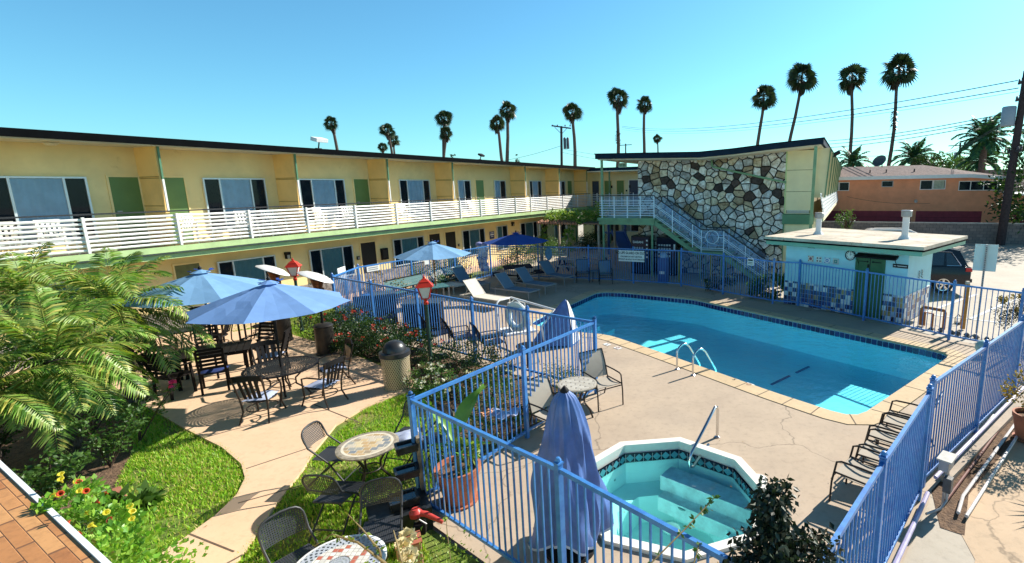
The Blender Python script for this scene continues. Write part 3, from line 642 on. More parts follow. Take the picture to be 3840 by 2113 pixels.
# ------------------------------------------------------------ buildings
def root(name,label,cat,o,az,group=None):
    "local X runs along the front, local Y goes into the building"
    return thing(name,label,cat,(o[0],o[1],0),az,group)
def loc(t,px,y=0.0):
    "where a sight line meets the plane local y = const: returns local x, z"
    a=t.rotation_euler.z;e=V((cos(a),sin(a),0));b=V((-sin(a),cos(a),0));d=ray(*px);O=V(t.location)+b*y
    k=O.dot(b)/V((d.x,d.y,0)).dot(b);w=d*k;return (V((w.x,w.y,0))-O).dot(e),w.z+H
def window(t,x0,x1,z0,z1,y=0,mull=(.24,.76),cur=CURT,frame=ALU,open_=1,dark=None):
    mb=MB();f=.045
    mb.bb((x0,y-.06,z0),(x0+f,y,z1));mb.bb((x1-f,y-.06,z0),(x1,y,z1));mb.bb((x0+f,y-.06,z1-f),(x1-f,y,z1));mb.bb((x0+f,y-.06,z0),(x1-f,y,z0+f))
    for m in mull: xm=x0+(x1-x0)*m;mb.bb((xm-.024,y-.055,z0+f),(xm+.024,y-.004,z1-f))
    w=mb.build('window',frame,t)
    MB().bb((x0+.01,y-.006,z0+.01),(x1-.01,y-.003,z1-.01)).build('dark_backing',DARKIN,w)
    MB().poly([(x0+f,y-.04,z0+f),(x1-f,y-.04,z0+f),(x1-f,y-.04,z1-f),(x0+f,y-.04,z1-f)]).build('pane',GLASS,w)
    a,b=(x0+(x1-x0)*mull[0]+.02,x0+(x1-x0)*mull[-1]-.02) if len(mull)>1 else ((x0+.06,x0+(x1-x0)*(mull[0] if mull else .9)))
    k=max(6,int((b-a)/.07))
    mb=MB();mb.grid(lambda u,v:(a+(b-a)*u,y-.022+.014*math.sin(u*k*.75*PI),z0+.05+(z1-z0-.10)*v),k*2,1);mb.build('curtain',cur,w,smooth=True)
    return w
def door(t,x0,x1,z0,z1,m,y=0,fr=None,knob=True):
    mb=MB();f=.05
    mb.bb((x0-f,y-.035,z0),(x0,y,z1+f));mb.bb((x1,y-.035,z0),(x1+f,y,z1+f));mb.bb((x0,y-.035,z1),(x1,y,z1+f))
    d=MB().bb((x0,y-.02,z0),(x1,y,z1)).build('door',m,t);mb.build('door_frame',fr or CREAM,d)
    if knob: MB().lathe((x0+.08,0,0),[(0,0)],3) if 0 else MB().box((x0+.09,y-.05,z0+1.0),(.12,.04,.03)).build('handle',GREYMET,d)
    return d
LB=root('motel_building','long two-storey yellow motel wing with white-railed balcony and sloping black roof edge','building',un*18.1,math.atan2(.921,.389))
X0,X1=-6,34.9
MB().bb((X0,0,2.74),(X1,6,5.48)).build('upper_wall',CREAM,LB)
MB().bb((X0,.003,0),(X1,6,2.40)).build('lower_wall',CREAM,LB)
MB().bb((X0,.0,.0),(20,-.03,.75)).build('stone_base',mat('stone_base_grey',(.30,.27,.25),.9,.4,5,bs=.8,bscale=12,bdist=.03),LB)
MB().xprism([(-1.25,5.47),(6.4,5.55),(6.4,5.62),(-1.25,5.50)],X0-.2,X1+.4,'x').build('soffit',SOFFIT,LB)
MB().xprism([(-1.36,5.50),(-1.25,5.498),(6.5,5.62),(6.5,5.82),(-1.36,5.68)],X0-.3,X1+.5,'x').build('roof',ROOFBLK,LB)
MB().bb((X0,-1.12,2.56),(X1,.0,2.74)).build('balcony_slab',mat('slab_grey',(.42,.40,.36),.8),LB)
MB().bb((X0,-1.16,2.60),(X1,-1.122,2.76)).build('slab_fascia',GREENT,LB)
MB().bb((X0,-1.02,2.40),(X1,-.99,2.53)).build('lower_fascia',GREENT,LB)
MB().bb((X0,-.985,2.40),(X1,0,2.555)).build('slab_underside',SOFFIT,LB)
for a in(.3,4.25,8.16,12.01,15.93,19.85,26.2,30.32,34.5):
    MB().xprism([(-1.04,5.475),(-.003,5.48),(-.003,2.741),(-.98,2.741)],a-.05,a+.05,'x').build('divider_wall',CREAMD,LB)
    mb=MB();mb.bar((a,-1.08,5.47),(a,-1.06,4.6),.045,.045);mb.build('divider_trim',GREEND,LB)
    mb=MB();mb.bar((a,-1.06,4.6),(a,-1.06,3.7),.045,.045);mb.build('divider_pipe',RAILW,LB)
    mb=MB();[mb.bb((a-.056,-1.0,z),(a-.051,-.02,z+.02)) for z in(4.62,4.66,3.86)];mb.build('divider_groove',mat('groove',(.40,.27,.07),.9),LB)
for (a,b,ml) in((1.2,3.0,(.24,.76)),(5.16,6.99,(.24,.76)),(9.66,11.55,(.25,.75)),(12.75,14.65,(.26,.77)),(17.45,19.34,(.25,.77)),(21.36,22.38,(.5,)),(24.49,25.59,(.5,)),(28.19,29.65,(.25,.7)),(31.9,32.95,(.5,))):
    window(LB,a,b,3.02,4.67,mull=ml)
for a,b in((7.44,8.08),(8.5,9.18),(15.11,15.8),(22.85,23.52),(33.36,34.02)): door(LB,a,b,2.745,4.67,DOORG)
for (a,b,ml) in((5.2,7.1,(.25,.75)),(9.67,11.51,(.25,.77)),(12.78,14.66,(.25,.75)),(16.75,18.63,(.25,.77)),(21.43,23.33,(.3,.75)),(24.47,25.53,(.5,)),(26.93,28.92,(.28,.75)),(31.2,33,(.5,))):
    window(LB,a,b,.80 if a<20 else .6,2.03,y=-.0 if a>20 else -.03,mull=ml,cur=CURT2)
door(LB,8.55,9.2,.04,2.07,mat('door_olive',(.16,.17,.06),.5))
for a,b in((15.09,15.83),(19.03,19.76),(20.16,20.91),(29.4,30.2)): door(LB,a,b,.04,2.04,DOORK,knob=False)
# balcony railing
rl=root('balcony_railing','long white balcony railing of eight horizontal bars in front of the yellow motel wing','railing',un*17.0,math.atan2(.921,.389))
ps=[.3,2.3,4.3,6.34,8.29,10.21,12.12,14.1,16.1,18.1,20.13,21.72,23.26,24.92,26.54,28.5,30.6,32.76,34.8]
for a in ps: MB().bar((a,-.04,2.765),(a,-.04,3.66),.055).build('post',RAILW,rl)
for k in range(8):
    z=2.84+k*.108;MB().tube([(X0,0,z),(34.9,0,z)],.033,8).build('rail_bar',RAILW,rl)
MB().bar((X0,.02,3.725),(34.9,.02,3.725),.05,.035).build('handrail',RAILK,rl)
# fixtures on the wing
def wallbox(label,name,cat,a,z,sz,m,y=-.06,rot=LB,u=None):
    b=V((-sin(rot.rotation_euler.z),cos(rot.rotation_euler.z),0));e=V((cos(rot.rotation_euler.z),sin(rot.rotation_euler.z),0))
    return thing(name,label,cat,V(rot.location)+e*a+b*y+V((0,0,z)),rot.rotation_euler.z)
def lantern(label,a,z):
    t=wallbox(label,'wall_lamp','wall lamp',a,z,None,None,-.02);MB().box((0,-.07,.07),(.16,.14,.10)).build('hood',BLKMET,t)
    mb=MB();[mb.box((sx*.065,-.07,-.05),(.012,.12,.15)) for sx in(-1,1)];mb.build('cage',BLKMET,t);MB().box((0,-.07,-.05),(.10,.09,.13)).build('glass',mat('lamp_glass',(.5,.48,.42),.3),t);t.name='wall_lamp'
lantern('square black wall lamp between two ground floor windows, left of the red lantern',11.95,1.95);lantern('small black wall lamp near the vine pergola end of the wing',26.05,2.05)
def meter(label,a,z,s,m,frame=None):
    t=wallbox(label,'wall_box','wall box',a,z,None,None,-.05);MB().box((0,0,0),s).build('case',m,t);MB().box((0,-s[1]/2-.004,.0),(s[0]*.7,.008,s[2]*.7)).build('door',frame or GREYMET,t)
meter('black meter box on the wall beside the hedge',16.25,1.45,(.34,.10,.5),BLKMET,DOORK);meter('small dark switch box right of the third dark door',14.9,1.45,(.12,.04,.14),BLKMET);meter('small dark switch box left of the wide ground window',21.1,1.3,(.11,.04,.13),BLKMET)
t=wallbox('','wall_sign','sign',24.0,1.55,None,None,-.02);t['label']='small navy square sign with white marks on the yellow wall by the far umbrella'
MB().box((0,0,0),(.42,.02,.42)).build('panel',mat('sign_navy',(.03,.05,.16),.4),t);mb=MB();mb.box((0,-.013,.13),(.28,.006,.035));mb.box((0,-.013,.03),(.32,.006,.07));mb.box((0,-.013,-.08),(.22,.006,.03));mb.build('marks',SIGNW,t)
def flood(label,a,s,y):
    t=wallbox(label,'floodlight','floodlight',a,5.72,None,None,-1.3);
    MB().box(None,(.34*s,.24*s,.10*s),M=Matrix.Translation((0,-.1,.20*s))@Matrix.Rotation(y,4,'X')).build('housing',WHITE if s>1.1 else BLKMET,t,bevel=.01)
    mb=MB();mb.bar((0,0,-.06),(0,-.08,.16*s),.03);mb.box((.0,0,-.05),(.16*s,.08,.06));mb.build('bracket',BLKMET,t)
flood('white floodlight box standing on the roof edge, nearest of the two',12.75,1.3,.25);flood('small dark floodlight on the roof edge further along the wing',21.7,.9,.5)
t=wallbox('small round soffit lamp under the near roof overhang','soffit_lamp','ceiling lamp',6.3,5.46,None,None,-.5);MB().lathe((0,0,0),[(.13,0),(.13,-.03),(.08,-.06)],16).build('dome',mat('lamp_cream',(.8,.72,.5),.4),t,smooth=True)
# ------------------------------------------------------------ back wing beyond the stair landing
BW=root('motel_building','far cream wing with green and navy doors seen between the roofs beyond the landing','building',uu*36,math.atan2(-.389,.921))
MB().bb((-18.2,0,0),(-2,6,5.4)).build('wall',CREAM2,BW)
MB().bb((-19.5,-1.5,5.38),(-2,6.4,5.60)).build('roof',NAVY,BW)
MB().bb((-18.2,-1.5,5.30),(-2,6,5.378)).build('soffit',SOFFIT,BW)
MB().bb((-18.2,-1.5,2.45),(-6,0,2.74)).build('walkway_slab',GREEND,BW)
for a,b,m in((-17.3,-16.73,DOORN),(-16.25,-15.68,DOORG),(-15.22,-14.64,DOORG)): door(BW,a,b,2.745,4.65,m)
door(BW,-14.2,-13.4,2.745,4.66,DOORN,fr=WHITE)
for a in(-16.4,-14.9): MB().box((a+.75,-.03,4.2),(.12,.05,.2)).build('number_plate',BLKMET,BW)
MB().box((-14.42,-.03,3.9),(.1,.04,.12)).build('thermostat',BLKMET,BW)
for a,b in((-17.2,-16.3),(-15.8,-15.1),(-13,-12)): door(BW,a,b,.04,2.05,DOORK,knob=False)
window(BW,-14.9,-13.3,.8,2.05,mull=(.5,),cur=CURT2)
mb=MB();[mb.bar((x,-1.45,0),(x,-1.45,5.35),.09) for x in(-18.1,-15.2)];mb.build('post',GREEND,BW)
r2=root('balcony_railing','grey railing of the far walkway behind the stair landing','railing',uu*34.5,math.atan2(-.389,.921))
for a in(-18.1,-17.2,-16.2,-15.2,-14.2,-13.3,-12.2): MB().bar((a,-.03,2.745),(a,-.03,3.76),.045).build('post',RAILB,r2)
for k in range(7): MB().tube([(-18.1,0,2.88+k*.125),(-9,0,2.88+k*.125)],.016,6).build('rail_bar',RAILB,r2)
# ------------------------------------------------------------ stone wing
SA=math.atan2(-.389,.921)
SW=root('stone_building','two-storey wing with flagstone end wall under a navy upswept roof','building',(7.54,22.44),SA)
MB().bb((-7.07,0,0),(-.12,.4,5.56)).build('mortar_wall',MORTAR,SW)
def stones(x0,x1,z0,ztop,cell,y=-.001,flip_=False):
    "irregular flagstones cut from a jittered Voronoi diagram, each with its own thickness"
    r=random.Random(5);P=[];nx=int((x1-x0)/cell);nz=int((ztop(x1)-z0)/cell*1.12)
    for i in range(-1,nx+1):
        for j in range(-1,nz+2): P.append((x0+(i+.5+r.uniform(-.48,.48))*cell,z0+(j+.5+r.uniform(-.48,.48)+.5*(i%2))*cell*.86))
    mb=MB()
    for k,(px,pz) in enumerate(P):
        mb.mi=r.choices(range(5),(40,22,17,12,8))[0]
        poly=[(px-cell,pz-cell),(px+cell,pz-cell),(px+cell,pz+cell),(px-cell,pz+cell)]
        def clip(poly,nx_,nz_,d):
            o=[]
            for a in range(len(poly)):
                p,q=poly[a],poly[(a+1)%len(poly)];dp=p[0]*nx_+p[1]*nz_-d;dq=q[0]*nx_+q[1]*nz_-d
                if dp<=0:o.append(p)
                if (dp<0)!=(dq<0): t=dp/(dp-dq);o.append((p[0]+(q[0]-p[0])*t,p[1]+(q[1]-p[1])*t))
            return o
        for m,(qx,qz) in enumerate(P):
            dx,dz=qx-px,qz-pz;L=math.hypot(dx,dz)
            if m==k or L>cell*2.4: continue
            poly=clip(poly,dx/L,dz/L,(px*dx+pz*dz)/L+L/2-.016)
            if len(poly)<3:break
        for c in((-1,0,-x0-.006),(1,0,x1-.006),(0,-1,-z0),(0,1,ztop(px)-.01)):
            if len(poly)>=3: poly=clip(poly,*c)
        if len(poly)<3 or abs(area(poly))<.004: continue
        n=len(poly);cx=sum(p[0] for p in poly)/n;cz=sum(p[1] for p in poly)/n;th=r.uniform(.02,.065)
        poly=[(cx+(p[0]-cx)*r.uniform(.93,1.0),cz+(p[1]-cz)*r.uniform(.93,1.0)) for p in poly]
        if area(poly)<0: poly=poly[::-1]
        A=[mb.av((p[0],y,p[1])) for p in poly];B=[mb.av((cx+(p[0]-cx)*.97,y-th*.75,cz+(p[1]-cz)*.97)) for p in poly];C=[mb.av((cx+(p[0]-cx)*.86,y-th+r.uniform(-.006,.006),cz+(p[1]-cz)*.86)) for p in poly]
        for a in range(n):
            b=(a+1)%n;mb.fc((A[a],A[b],B[b],B[a]));mb.fc((B[a],B[b],C[b],C[a]))
        mb.fc(C)
    return mb
stones(-7.07,-.12,.02,lambda x:5.55 if x<-2.2 else 5.55+(x+2.2)*.07,.37).build('stone_wall',STONES,SW)
MB().bb((-6.9,.41,0),(1.0,9,5.45)).build('inner_walls',CREAM2,SW)
MB().bb((-.117,.0,2.9),(1.02,.40,5.62)).build('cream_panel',CREAM2,SW)
mb=MB();[mb.bb((-.117,-.006,z),(1.02,-.001,z+.02)) for z in(4.78,3.86)];mb.bb((-.05,-.006,2.93),(.95,-.001,3.06));mb.build('panel_groove',mat('groove_grey',(.25,.22,.12),.9),SW)
mb=MB();[mb.bb((-.02,-.02,2.94+i*.035),(.9,-.008,2.955+i*.035)) for i in range(4)];mb.build('louvre',WHITE,SW)
MB().bb((-.2,-.12,2.45),(1.1,.30,2.88)).build('green_beam',GREEND,SW)
MB().bb((-.117,.02,0),(.98,.4,2.449)).build('lower_panel',CREAM2,SW)
mb=MB();[mb.bb((-.05+.0,-.005,1.5+i*.1),(.3,.018,1.54+i*.1)) for i in range(5)];mb.build('vent',DOORK,SW)
MB().bar((1.08,-1.45,5.66),(1.02,-1.35,0),.12,.12).build('leaning_post',GREENS,SW)
MB().bar((-.13,-.03,5.64),(-.13,-.03,2.9),.05,.05).build('corner_trim',GREENT,SW)
MB().bar((-.14,-.04,2.88),(-.14,-.04,0),.05,.05).build('corner_trim',GREEND,SW)
# roof: low point over the landing, rising to the street side
az2=ray(2145,463);a2=math.atan2(az2.x,az2.y);sk=math.tan(a2-math.atan2(.389,.921))
ge=G(*ZJ(1185,940),5.95);RL=(V((ge.x,ge.y,0))-V((7.54,22.44,0))).dot(V((.389,.921,0)))
pf=[(-8.62,5.72),(-6.2,5.67),(-3.63,5.61),(-2.2,5.69),(-.57,5.83),(1.36,5.96)]
pb=[(p[0]+(sk*RL if p[0]>1 else 0),p[1]) for p in pf]
def roofband(name,t0,t1,y0,y1,m,infl=0,xr=0):
    mb=MB();a=[];
    def P(p,y,dz): f=(y+1.5)/(RL+1.5);q=(p[0]+(sk*(y+1.5) if p[0]>1 else 0)+(xr if p[0]>1 else -xr if p[0]<-8 else 0));return (q,y,p[1]+dz)
    n=len(pf)
    T=[[mb.av(P(p,y,dz)) for p in pf] for y in(y0,y1) for dz in(t0,t1)]
    f0,f1,b0,b1=T[0],T[1],T[2],T[3]
    for i in range(n-1):
        mb.fc((f0[i],f0[i+1],f1[i+1],f1[i]));mb.fc((b0[i+1],b0[i],b1[i],b1[i+1]));mb.fc((f1[i],f1[i+1],b1[i+1],b1[i]));mb.fc((f0[i+1],f0[i],b0[i],b0[i+1]))
    mb.fc((f0[0],f1[0],b1[0],b0[0]));mb.fc((f1[-1],f0[-1],b0[-1],b1[-1]));return mb.build(name,m,SW)
roofband('roof',-.22,0,-1.6,RL,NAVY);roofband('roof_edge_strip',.001,.03,-1.63,RL+.02,ROOFBLK,xr=.03);roofband('soffit',-.27,-.221,-1.5,RL-.1,SOFFIT,xr=-.1)
# street side: fins, slanted white screen
def SP(s,y,z): return (1.02+s+sk*(y+1.0),y,z)
k=9;yy=[.3+i*(RL-.8)/k for i in range(k+1)]
mb=MB();mb.poly([SP(-.0,.4,2.8),SP(0,RL-.3,2.8),SP(0,RL-.3,5.7),SP(0,.4,5.7)]);mb.build('side_wall',mat('side_gap_shade',(.30,.24,.13),.9),SW)  # wall coloured dark, painting in the shadow gaps between the fins
for y in yy: 
    mb=MB();a=[SP(.0,y,5.68),SP(.55,y,5.70),SP(.42,y,3.6),SP(.0,y,3.6)];b=[(p[0],p[1]+.09,p[2]) for p in a];ids=[mb.av(p) for p in a+b]
    mb.fc(ids[:4]);mb.fc(ids[4:][::-1]);[mb.fc((ids[i],ids[i+4],ids[(i+1)%4+4],ids[(i+1)%4])) for i in range(4)];mb.build('side_fin',CREAM2,SW)
    MB().bar(SP(.565,y-.01,5.68),SP(.435,y-.01,3.6),.05,.05).build('fin_gap_line',GREEND,SW)  # dark strip added to draw the shaded gap beside each fin
mb=MB();mb.mi=0
for j in range(7):
    z=3.75-j*.15;o=.30+.030*j;mb.bar(SP(o,-.5,z),SP(o,RL-.4,z),.03,.08)
for i in range(26): y=-.1+i*(RL-.3)/26;mb.bar(SP(.31,y-.3,3.75),SP(.49,y-.3,2.85),.03,.03)
mb.poly([SP(.28,-.5,3.80),SP(.28,RL-.4,3.80),SP(.46,RL-.4,2.80),SP(.46,-.5,2.80)]);mb.build('balcony_screen',WHITE,SW)
MB().bar(SP(.2,.0,2.66),SP(.2,RL-.4,2.66),.5,.16).build('side_slab',CREAM2,SW)
# pipe on the stone, sign, lamp, bracket
dp=thing('drain_pipe','green downpipe running slanted across the flagstone wall','pipe',(7.54,22.44,0),SA)
MB().tube([(-3.42,-.12,5.40),(-3.38,-.12,5.08),(-3.3,-.12,5.02),(-.10,-.12,4.26)],.045,8).build('pipe',GREENS,dp,smooth=True)
lp=thing('wall_lamp','small white lamp under the roof edge at the top of the downpipe','wall lamp',V((7.54,22.44,5.3))+V((.921,-.389,0))*-4.15+V((.389,.921,0))*-.15,SA)
MB().lathe((0,0,0),[(.02,.1),(.07,.03),(.09,-.05),(0,-.08)],12).build('shade',WHITE,lp,smooth=True);MB().box((0,.06,.05),(.04,.12,.04)).build('bracket',GREENS,lp)
es=thing('hanging_sign','pale green hanging sign under the roof left of the stone wall','sign',V((7.54,22.44,5.23))+V((.921,-.389,0))*-7.75+V((.389,.921,0))*-.3,SA)
MB().box((0,0,0),(.42,.05,.22)).build('panel',mat('sign_pale_green',(.42,.60,.50),.5),es);mb=MB();[mb.box((x,-.03,0),(.05,.008,.12)) for x in(-.12,-.03,.06,.13)];mb.build('marks',GREEND,es)
ca=thing('floodlight','dark twin floodlight on the upswept roof corner','floodlight',G(*ZJ(1150,865),5.6),SA)
MB().box(None,(.5,.25,.12),M=Matrix.Rotation(-.5,4,'Y')@Matrix.Rotation(.4,4,'X')).build('housing',BLKMET,ca);MB().bar((-.2,0,-.05),(-.45,.0,-.2),.05).build('bracket',BLKMET,ca)
# ------------------------------------------------------------ landing and staircase
ST=root('staircase','green steel outdoor staircase with pale blue railings and round rail ornament before the stone wall','staircase',(7.54,22.44),SA)
MB().bb((-8.54,-1.5,2.42),(-5.73,-.002,2.60)).build('landing_beam',GREENS,ST);MB().bb((-8.60,-1.54,2.602),(-5.70,-.002,2.74)).build('landing_deck',GREENS,ST)
MB().bb((-8.60,.002,2.45),(-7.08,11.9,2.74)).build('walkway',GREENS,ST)
for x,y in((-8.34,-1.42),(-5.85,-1.42)): MB().tube([(x,y,0),(x,y,2.42)],.055,10).build('post',GREENS,ST,smooth=True)
MB().tube([(-8.36,-1.42,2.74),(-8.36,-1.42,5.46)],.065,10).build('roof_post',GREENS,ST,smooth=True)
def flight(x0,z0,x1,z1,n):
    for y in(-1.46,-.32):
        MB().xprism([(x0,z0-.02),(x1,z1-.02),(x1-.0,z1-.24),(x0-.02,z0-.26)],y-.03,y+.03).build('stringer',GREENS,ST)
    for i in range(n):
        t=(i+.5)/n;x=x0+(x1-x0)*t;z=z0+(z1-z0)*t;MB().bb((x-.16,-1.49,z+.02),(x+.16,-.30,z+.07)).build('tread',GREENS,ST)
flight(-5.70,2.66,-3.72,1.30,8);MB().bb((-3.72,-1.5,1.12),(-2.50,-.28,1.26)).build('mid_landing',GREENS,ST);flight(-2.5,1.22,-.70,.02,7)
mb=MB();[mb.bar((x,y,0),(x,y,1.12),.07) for x in(-3.55,-2.6) for y in(-1.4,-.4)];mb.build('post',GREENS,ST)
LR=[(-8.45,3.0),]
for i in range(7): z=2.86+i*.115;MB().tube([(-8.50,-1.5,z),(-5.72,-1.5,z)],.016,6).build('rail_bar',RAILB,ST)
for x in(-8.36,-7.72,-7.05,-6.4,-5.73): MB().bar((x,-1.5,2.74),(x,-1.5,3.76),.045).build('rail_post',RAILB,ST)
MB().bar((-8.5,-1.5,3.78),(-5.70,-1.5,3.78),.045,.04).build('handrail',RAILK,ST)
HR=[(-5.72,3.74),(-3.5,2.26),(-2.52,2.26),(-.69,1.04)]
for y in(-1.5,-.26):
    mb=MB()
    for i in range(3): mb.bar((HR[i][0],y,HR[i][1]),(HR[i+1][0],y,HR[i+1][1]),.05,.045)
    mb.build('handrail',RAILK,ST)
    for dz in(-.34,-.42,-.82,-.90) if y<-1 else(-.36,-.84):
        mb=MB()
        for i in range(3):
            if i==1 and dz==-.34 and y<-1: mb.tube([(-3.5,y,1.92),(-3.31,y,1.92)],.016,6);mb.tube([(-2.73,y,1.92),(-2.52,y,1.92)],.016,6);continue
            if i==1 and dz==-.42 and y<-1: continue
            mb.tube([(HR[i][0],y,HR[i][1]+dz),(HR[i+1][0],y,HR[i+1][1]+dz)],.016,6)
        mb.build('rail_bar',RAILB,ST)
    for x,zt,zb in((-4.85,3.16,2.1),(-3.9,2.5,1.45),(-3.5,2.26,1.24),(-2.5,2.26,1.2),(-1.55,1.6,.6),(-.72,1.04,.05)):
        MB().bar((x,y,zb),(x,y,zt),.035).build('rail_post',RAILB,ST)
PLX=nt('infill_plexi');_n=PLX[1];_t=N(_n,'BsdfTransparent');setc(_t.inputs[0],(.78,.90,1.0));_x=N(_n,'MixShader');_x.inputs[0].default_value=.80;setc(PLX[2].inputs['Base Color'],(.55,.68,.92));PLX[2].inputs['Roughness'].default_value=.35;_n.links.new(PLX[2].outputs[0],_x.inputs[1]);_n.links.new(_t.outputs[0],_x.inputs[2]);_n.links.new(_x.outputs[0],PLX[3].inputs[0])
for y in(-1.47,-.29):
    for i in range(3): MB().poly([(HR[i][0],y,HR[i][1]-.05),(HR[i+1][0],y,HR[i+1][1]-.05),(HR[i+1][0],y,HR[i+1][1]-.86),(HR[i][0],y,HR[i][1]-.86)]).build('infill_panel',PLX[0],ST)
MB().poly([(-8.45,-1.46,2.84),(-5.75,-1.46,2.84),(-5.75,-1.46,3.74),(-8.45,-1.46,3.74)]).build('infill_panel',PLX[0],ST)
mb=MB();mb.tube([(-3.02+.285*cos(2*PI*k/28),-1.5,1.94+.285*sin(2*PI*k/28)) for k in range(29)],.018,6,cap=False);mb.build('ring',RAILB,ST,smooth=True)
# ------------------------------------------------------------ pool house
PA=math.atan2(-.735,.679)
PH=root('pool_house','small aqua pool house with a flat white roof, green door and mosaic tile skirt','pool house',(5.92,17.55),PA)
MB().bb((0,0,0),(3.93,2.27,2.12)).build('wall',TEAL,PH)
MB().bb((.012,-.014,.0),(2.42,-.001,.84)).build('tile_skirt',TILEW,PH);MB().bb((3.30,-.014,.0),(3.93,-.001,.84)).build('tile_skirt',TILEW,PH)
MB().bb((3.931,-.012,.0),(3.944,2.2,.84)).build('tile_skirt',TILEWY,PH);MB().bb((3.931,-.0,.84),(3.955,2.2,.865)).build('tile_cap',WHITE,PH)
mb=MB();mb.prism([(-.62,-.42),(4.42,-.45),(4.50,3.8),(-.9,4.1)],2.30,2.40);mb.build('roof',PHROOF,PH)
mb=MB();mb.prism([(-.64,-.44),(4.44,-.47),(4.52,3.82),(-.92,4.12)],2.255,2.298);mb.build('drip_edge',ROOFBLK,PH)
mb=MB();mb.prism([(-.58,-.38),(4.38,-.41),(4.46,3.76),(-.86,4.06)],2.122,2.253);mb.build('fascia',mat('fascia_green',(.22,.46,.34),.5,.08,3),PH)
def ph(px,y=-.02): return loc(PH,px,y)
x0,_=ph(ZF(705,600));x1,_=ph(ZF(905,700));_,zt=ph(ZF(800,510))
x0,x1=2.45,3.27
door_m=mat('door_pool_green',(.045,.15,.06),.5,.15,4)
d=MB().bb((x0+.05,-.03,.03),(x1-.05,0,1.93)).build('door',door_m,PH)
mb=MB();[mb.bb((a,-.05,.0),(b,-.001,1.99)) for a,b in((x0-.03,x0+.05),(x1-.05,x1+.03))];mb.bb((x0+.05,-.05,1.93),(x1-.05,-.001,1.99));mb.build('door_frame',door_m,d)
mb=MB();mb.bb(((x0+x1)/2-.012,-.042,.05),((x0+x1)/2+.012,-.031,1.92));mb.build('door_gap',DOORK,d)
mb=MB()
for z in(1.78,1.44):
    for s,xa in((1,x0+.08),(-1,x1-.08)): mb.bb((min(xa,xa+s*.24),-.045,z-.012),(max(xa,xa+s*.24),-.031,z+.012));mb.lathe((0,0,0),[(0,0)],3,False) if 0 else mb.box(None,(.05,.016,.05),M=Matrix.Translation((xa+s*.25,-.038,z))@Matrix.Rotation(PI/4,4,'Y'))
mb.build('hinge_strap',BLKMET,d)
MB().bb((x1-.48,-.06,1.60),(x1-.44,-.03,1.70)).build('handle',BLKMET,d)
def on(t,x,y,z,name,label,cat):
    a=t.rotation_euler.z;return thing(name,label,cat,V(t.location)+V((cos(a),sin(a),0))*x+V((-sin(a),cos(a),0))*y+V((0,0,z)),a)
cx,cz=ph(ZF(588,488),-.03);ck=on(PH,cx,-.03,min(cz,1.93),'wall_clock','round white wall clock with black rim on the pool house','clock')
RX=Matrix.Rotation(PI/2,4,'X');mb=MB();mb.T=RX;mb.lathe((0,0,0),[(.155,-.01),(.155,.015),(.16,.03),(.135,.035),(.135,.02)],32,False);mb.build('rim',BLKMET,ck)
mb=MB();mb.T=RX;mb.lathe((0,0,0),[(.14,0),(.14,.012)],32);mb.build('face',SIGNW,ck)
mb=MB();[mb.box(None,(.018,.004,.035),M=Matrix.Translation((.108*sin(k*PI/6),-.0145,.108*cos(k*PI/6)))@Matrix.Rotation(k*PI/6,4,'Y')) for k in range(12)];mb.build('hour_marks',SIGNK,ck)
mb=MB();mb.bar((0,-.017,0),(.055,-.017,.06),.014,.004);mb.bar((0,-.019,0),(.005,-.019,.10),.010,.004);mb.build('hands',SIGNK,ck)
tilec=[[(.65,.62,.55),(.45,.08,.03),(.03,.03,.2)],[(.75,.76,.72),(.02,.02,.03),(.70,.72,.7)],[(.72,.76,.78),(.05,.2,.5),(.75,.76,.72)],[(.55,.58,.56),(.06,.25,.22),(.5,.45,.4)]]
for i,px in enumerate((283,345,408,473)):
    tx,tz=ph(ZF(px,548+i*7),-.03);nm=['red and cream','white with black circles','white and blue floral','grey and green framed'][i]
    tl=on(PH,tx,-.02,tz,'wall_tile',f'decorative {nm} ceramic tile in the row of four on the aqua wall','wall tile');tl['group']='row of ceramic wall tiles'
    s=.095;MB().box((0,0,0),(2*s,.02,2*s)).build('tile',mat('dt%d'%i,tilec[i][0],.3,.1,20),tl)
    mb=MB();mb.T=RX
    if i==1:
        for a,b in((-1,-1),(1,1),(-1,1),(1,-1)): mb.lathe((a*s*.5,b*s*.5,.011),[(s*.3,0),(s*.3,.004)],14)
    elif i==3: mb.box((0,0,.012),(s*1.2,s*1.2,.004))
    else:
        mb.lathe((0,0,.011),[(s*.55,0),(s*.55,.004)],16);[mb.box((a*s*.75,b*s*.75,.012),(s*.35,s*.35,.004),rz=PI/4) for a,b in((-1,-1),(1,1),(-1,1),(1,-1))]
    mb.build('pattern',mat('dtp%d'%i,tilec[i][1],.3,.1,20),tl)
    mb=MB();mb.T=RX;mb.lathe((0,0,.0145),[(s*.25,0),(s*.25,.003)],8);mb.build('centre',mat('dtc%d'%i,tilec[i][2],.3),tl)
ax,az_=ph(ZF(640,480),-.1);bx_,_=ph(ZF(950,505),-.1)
aw=on(PH,(ax+bx_)/2,-.16,1.98,'door_lintel','black sloped light canopy over the green pool house door','canopy');MB().box(None,(bx_-ax,.26,.05),M=Matrix.Rotation(.3,4,'X')).build('canopy',BLKMET,aw);mb=MB();[mb.bar((sx*(bx_-ax)/2*.95,.13,-.28),(sx*(bx_-ax)/2*.95,-.10,-.03),.014) for sx in(-1,1)];mb.build('bracket',BLKMET,aw)
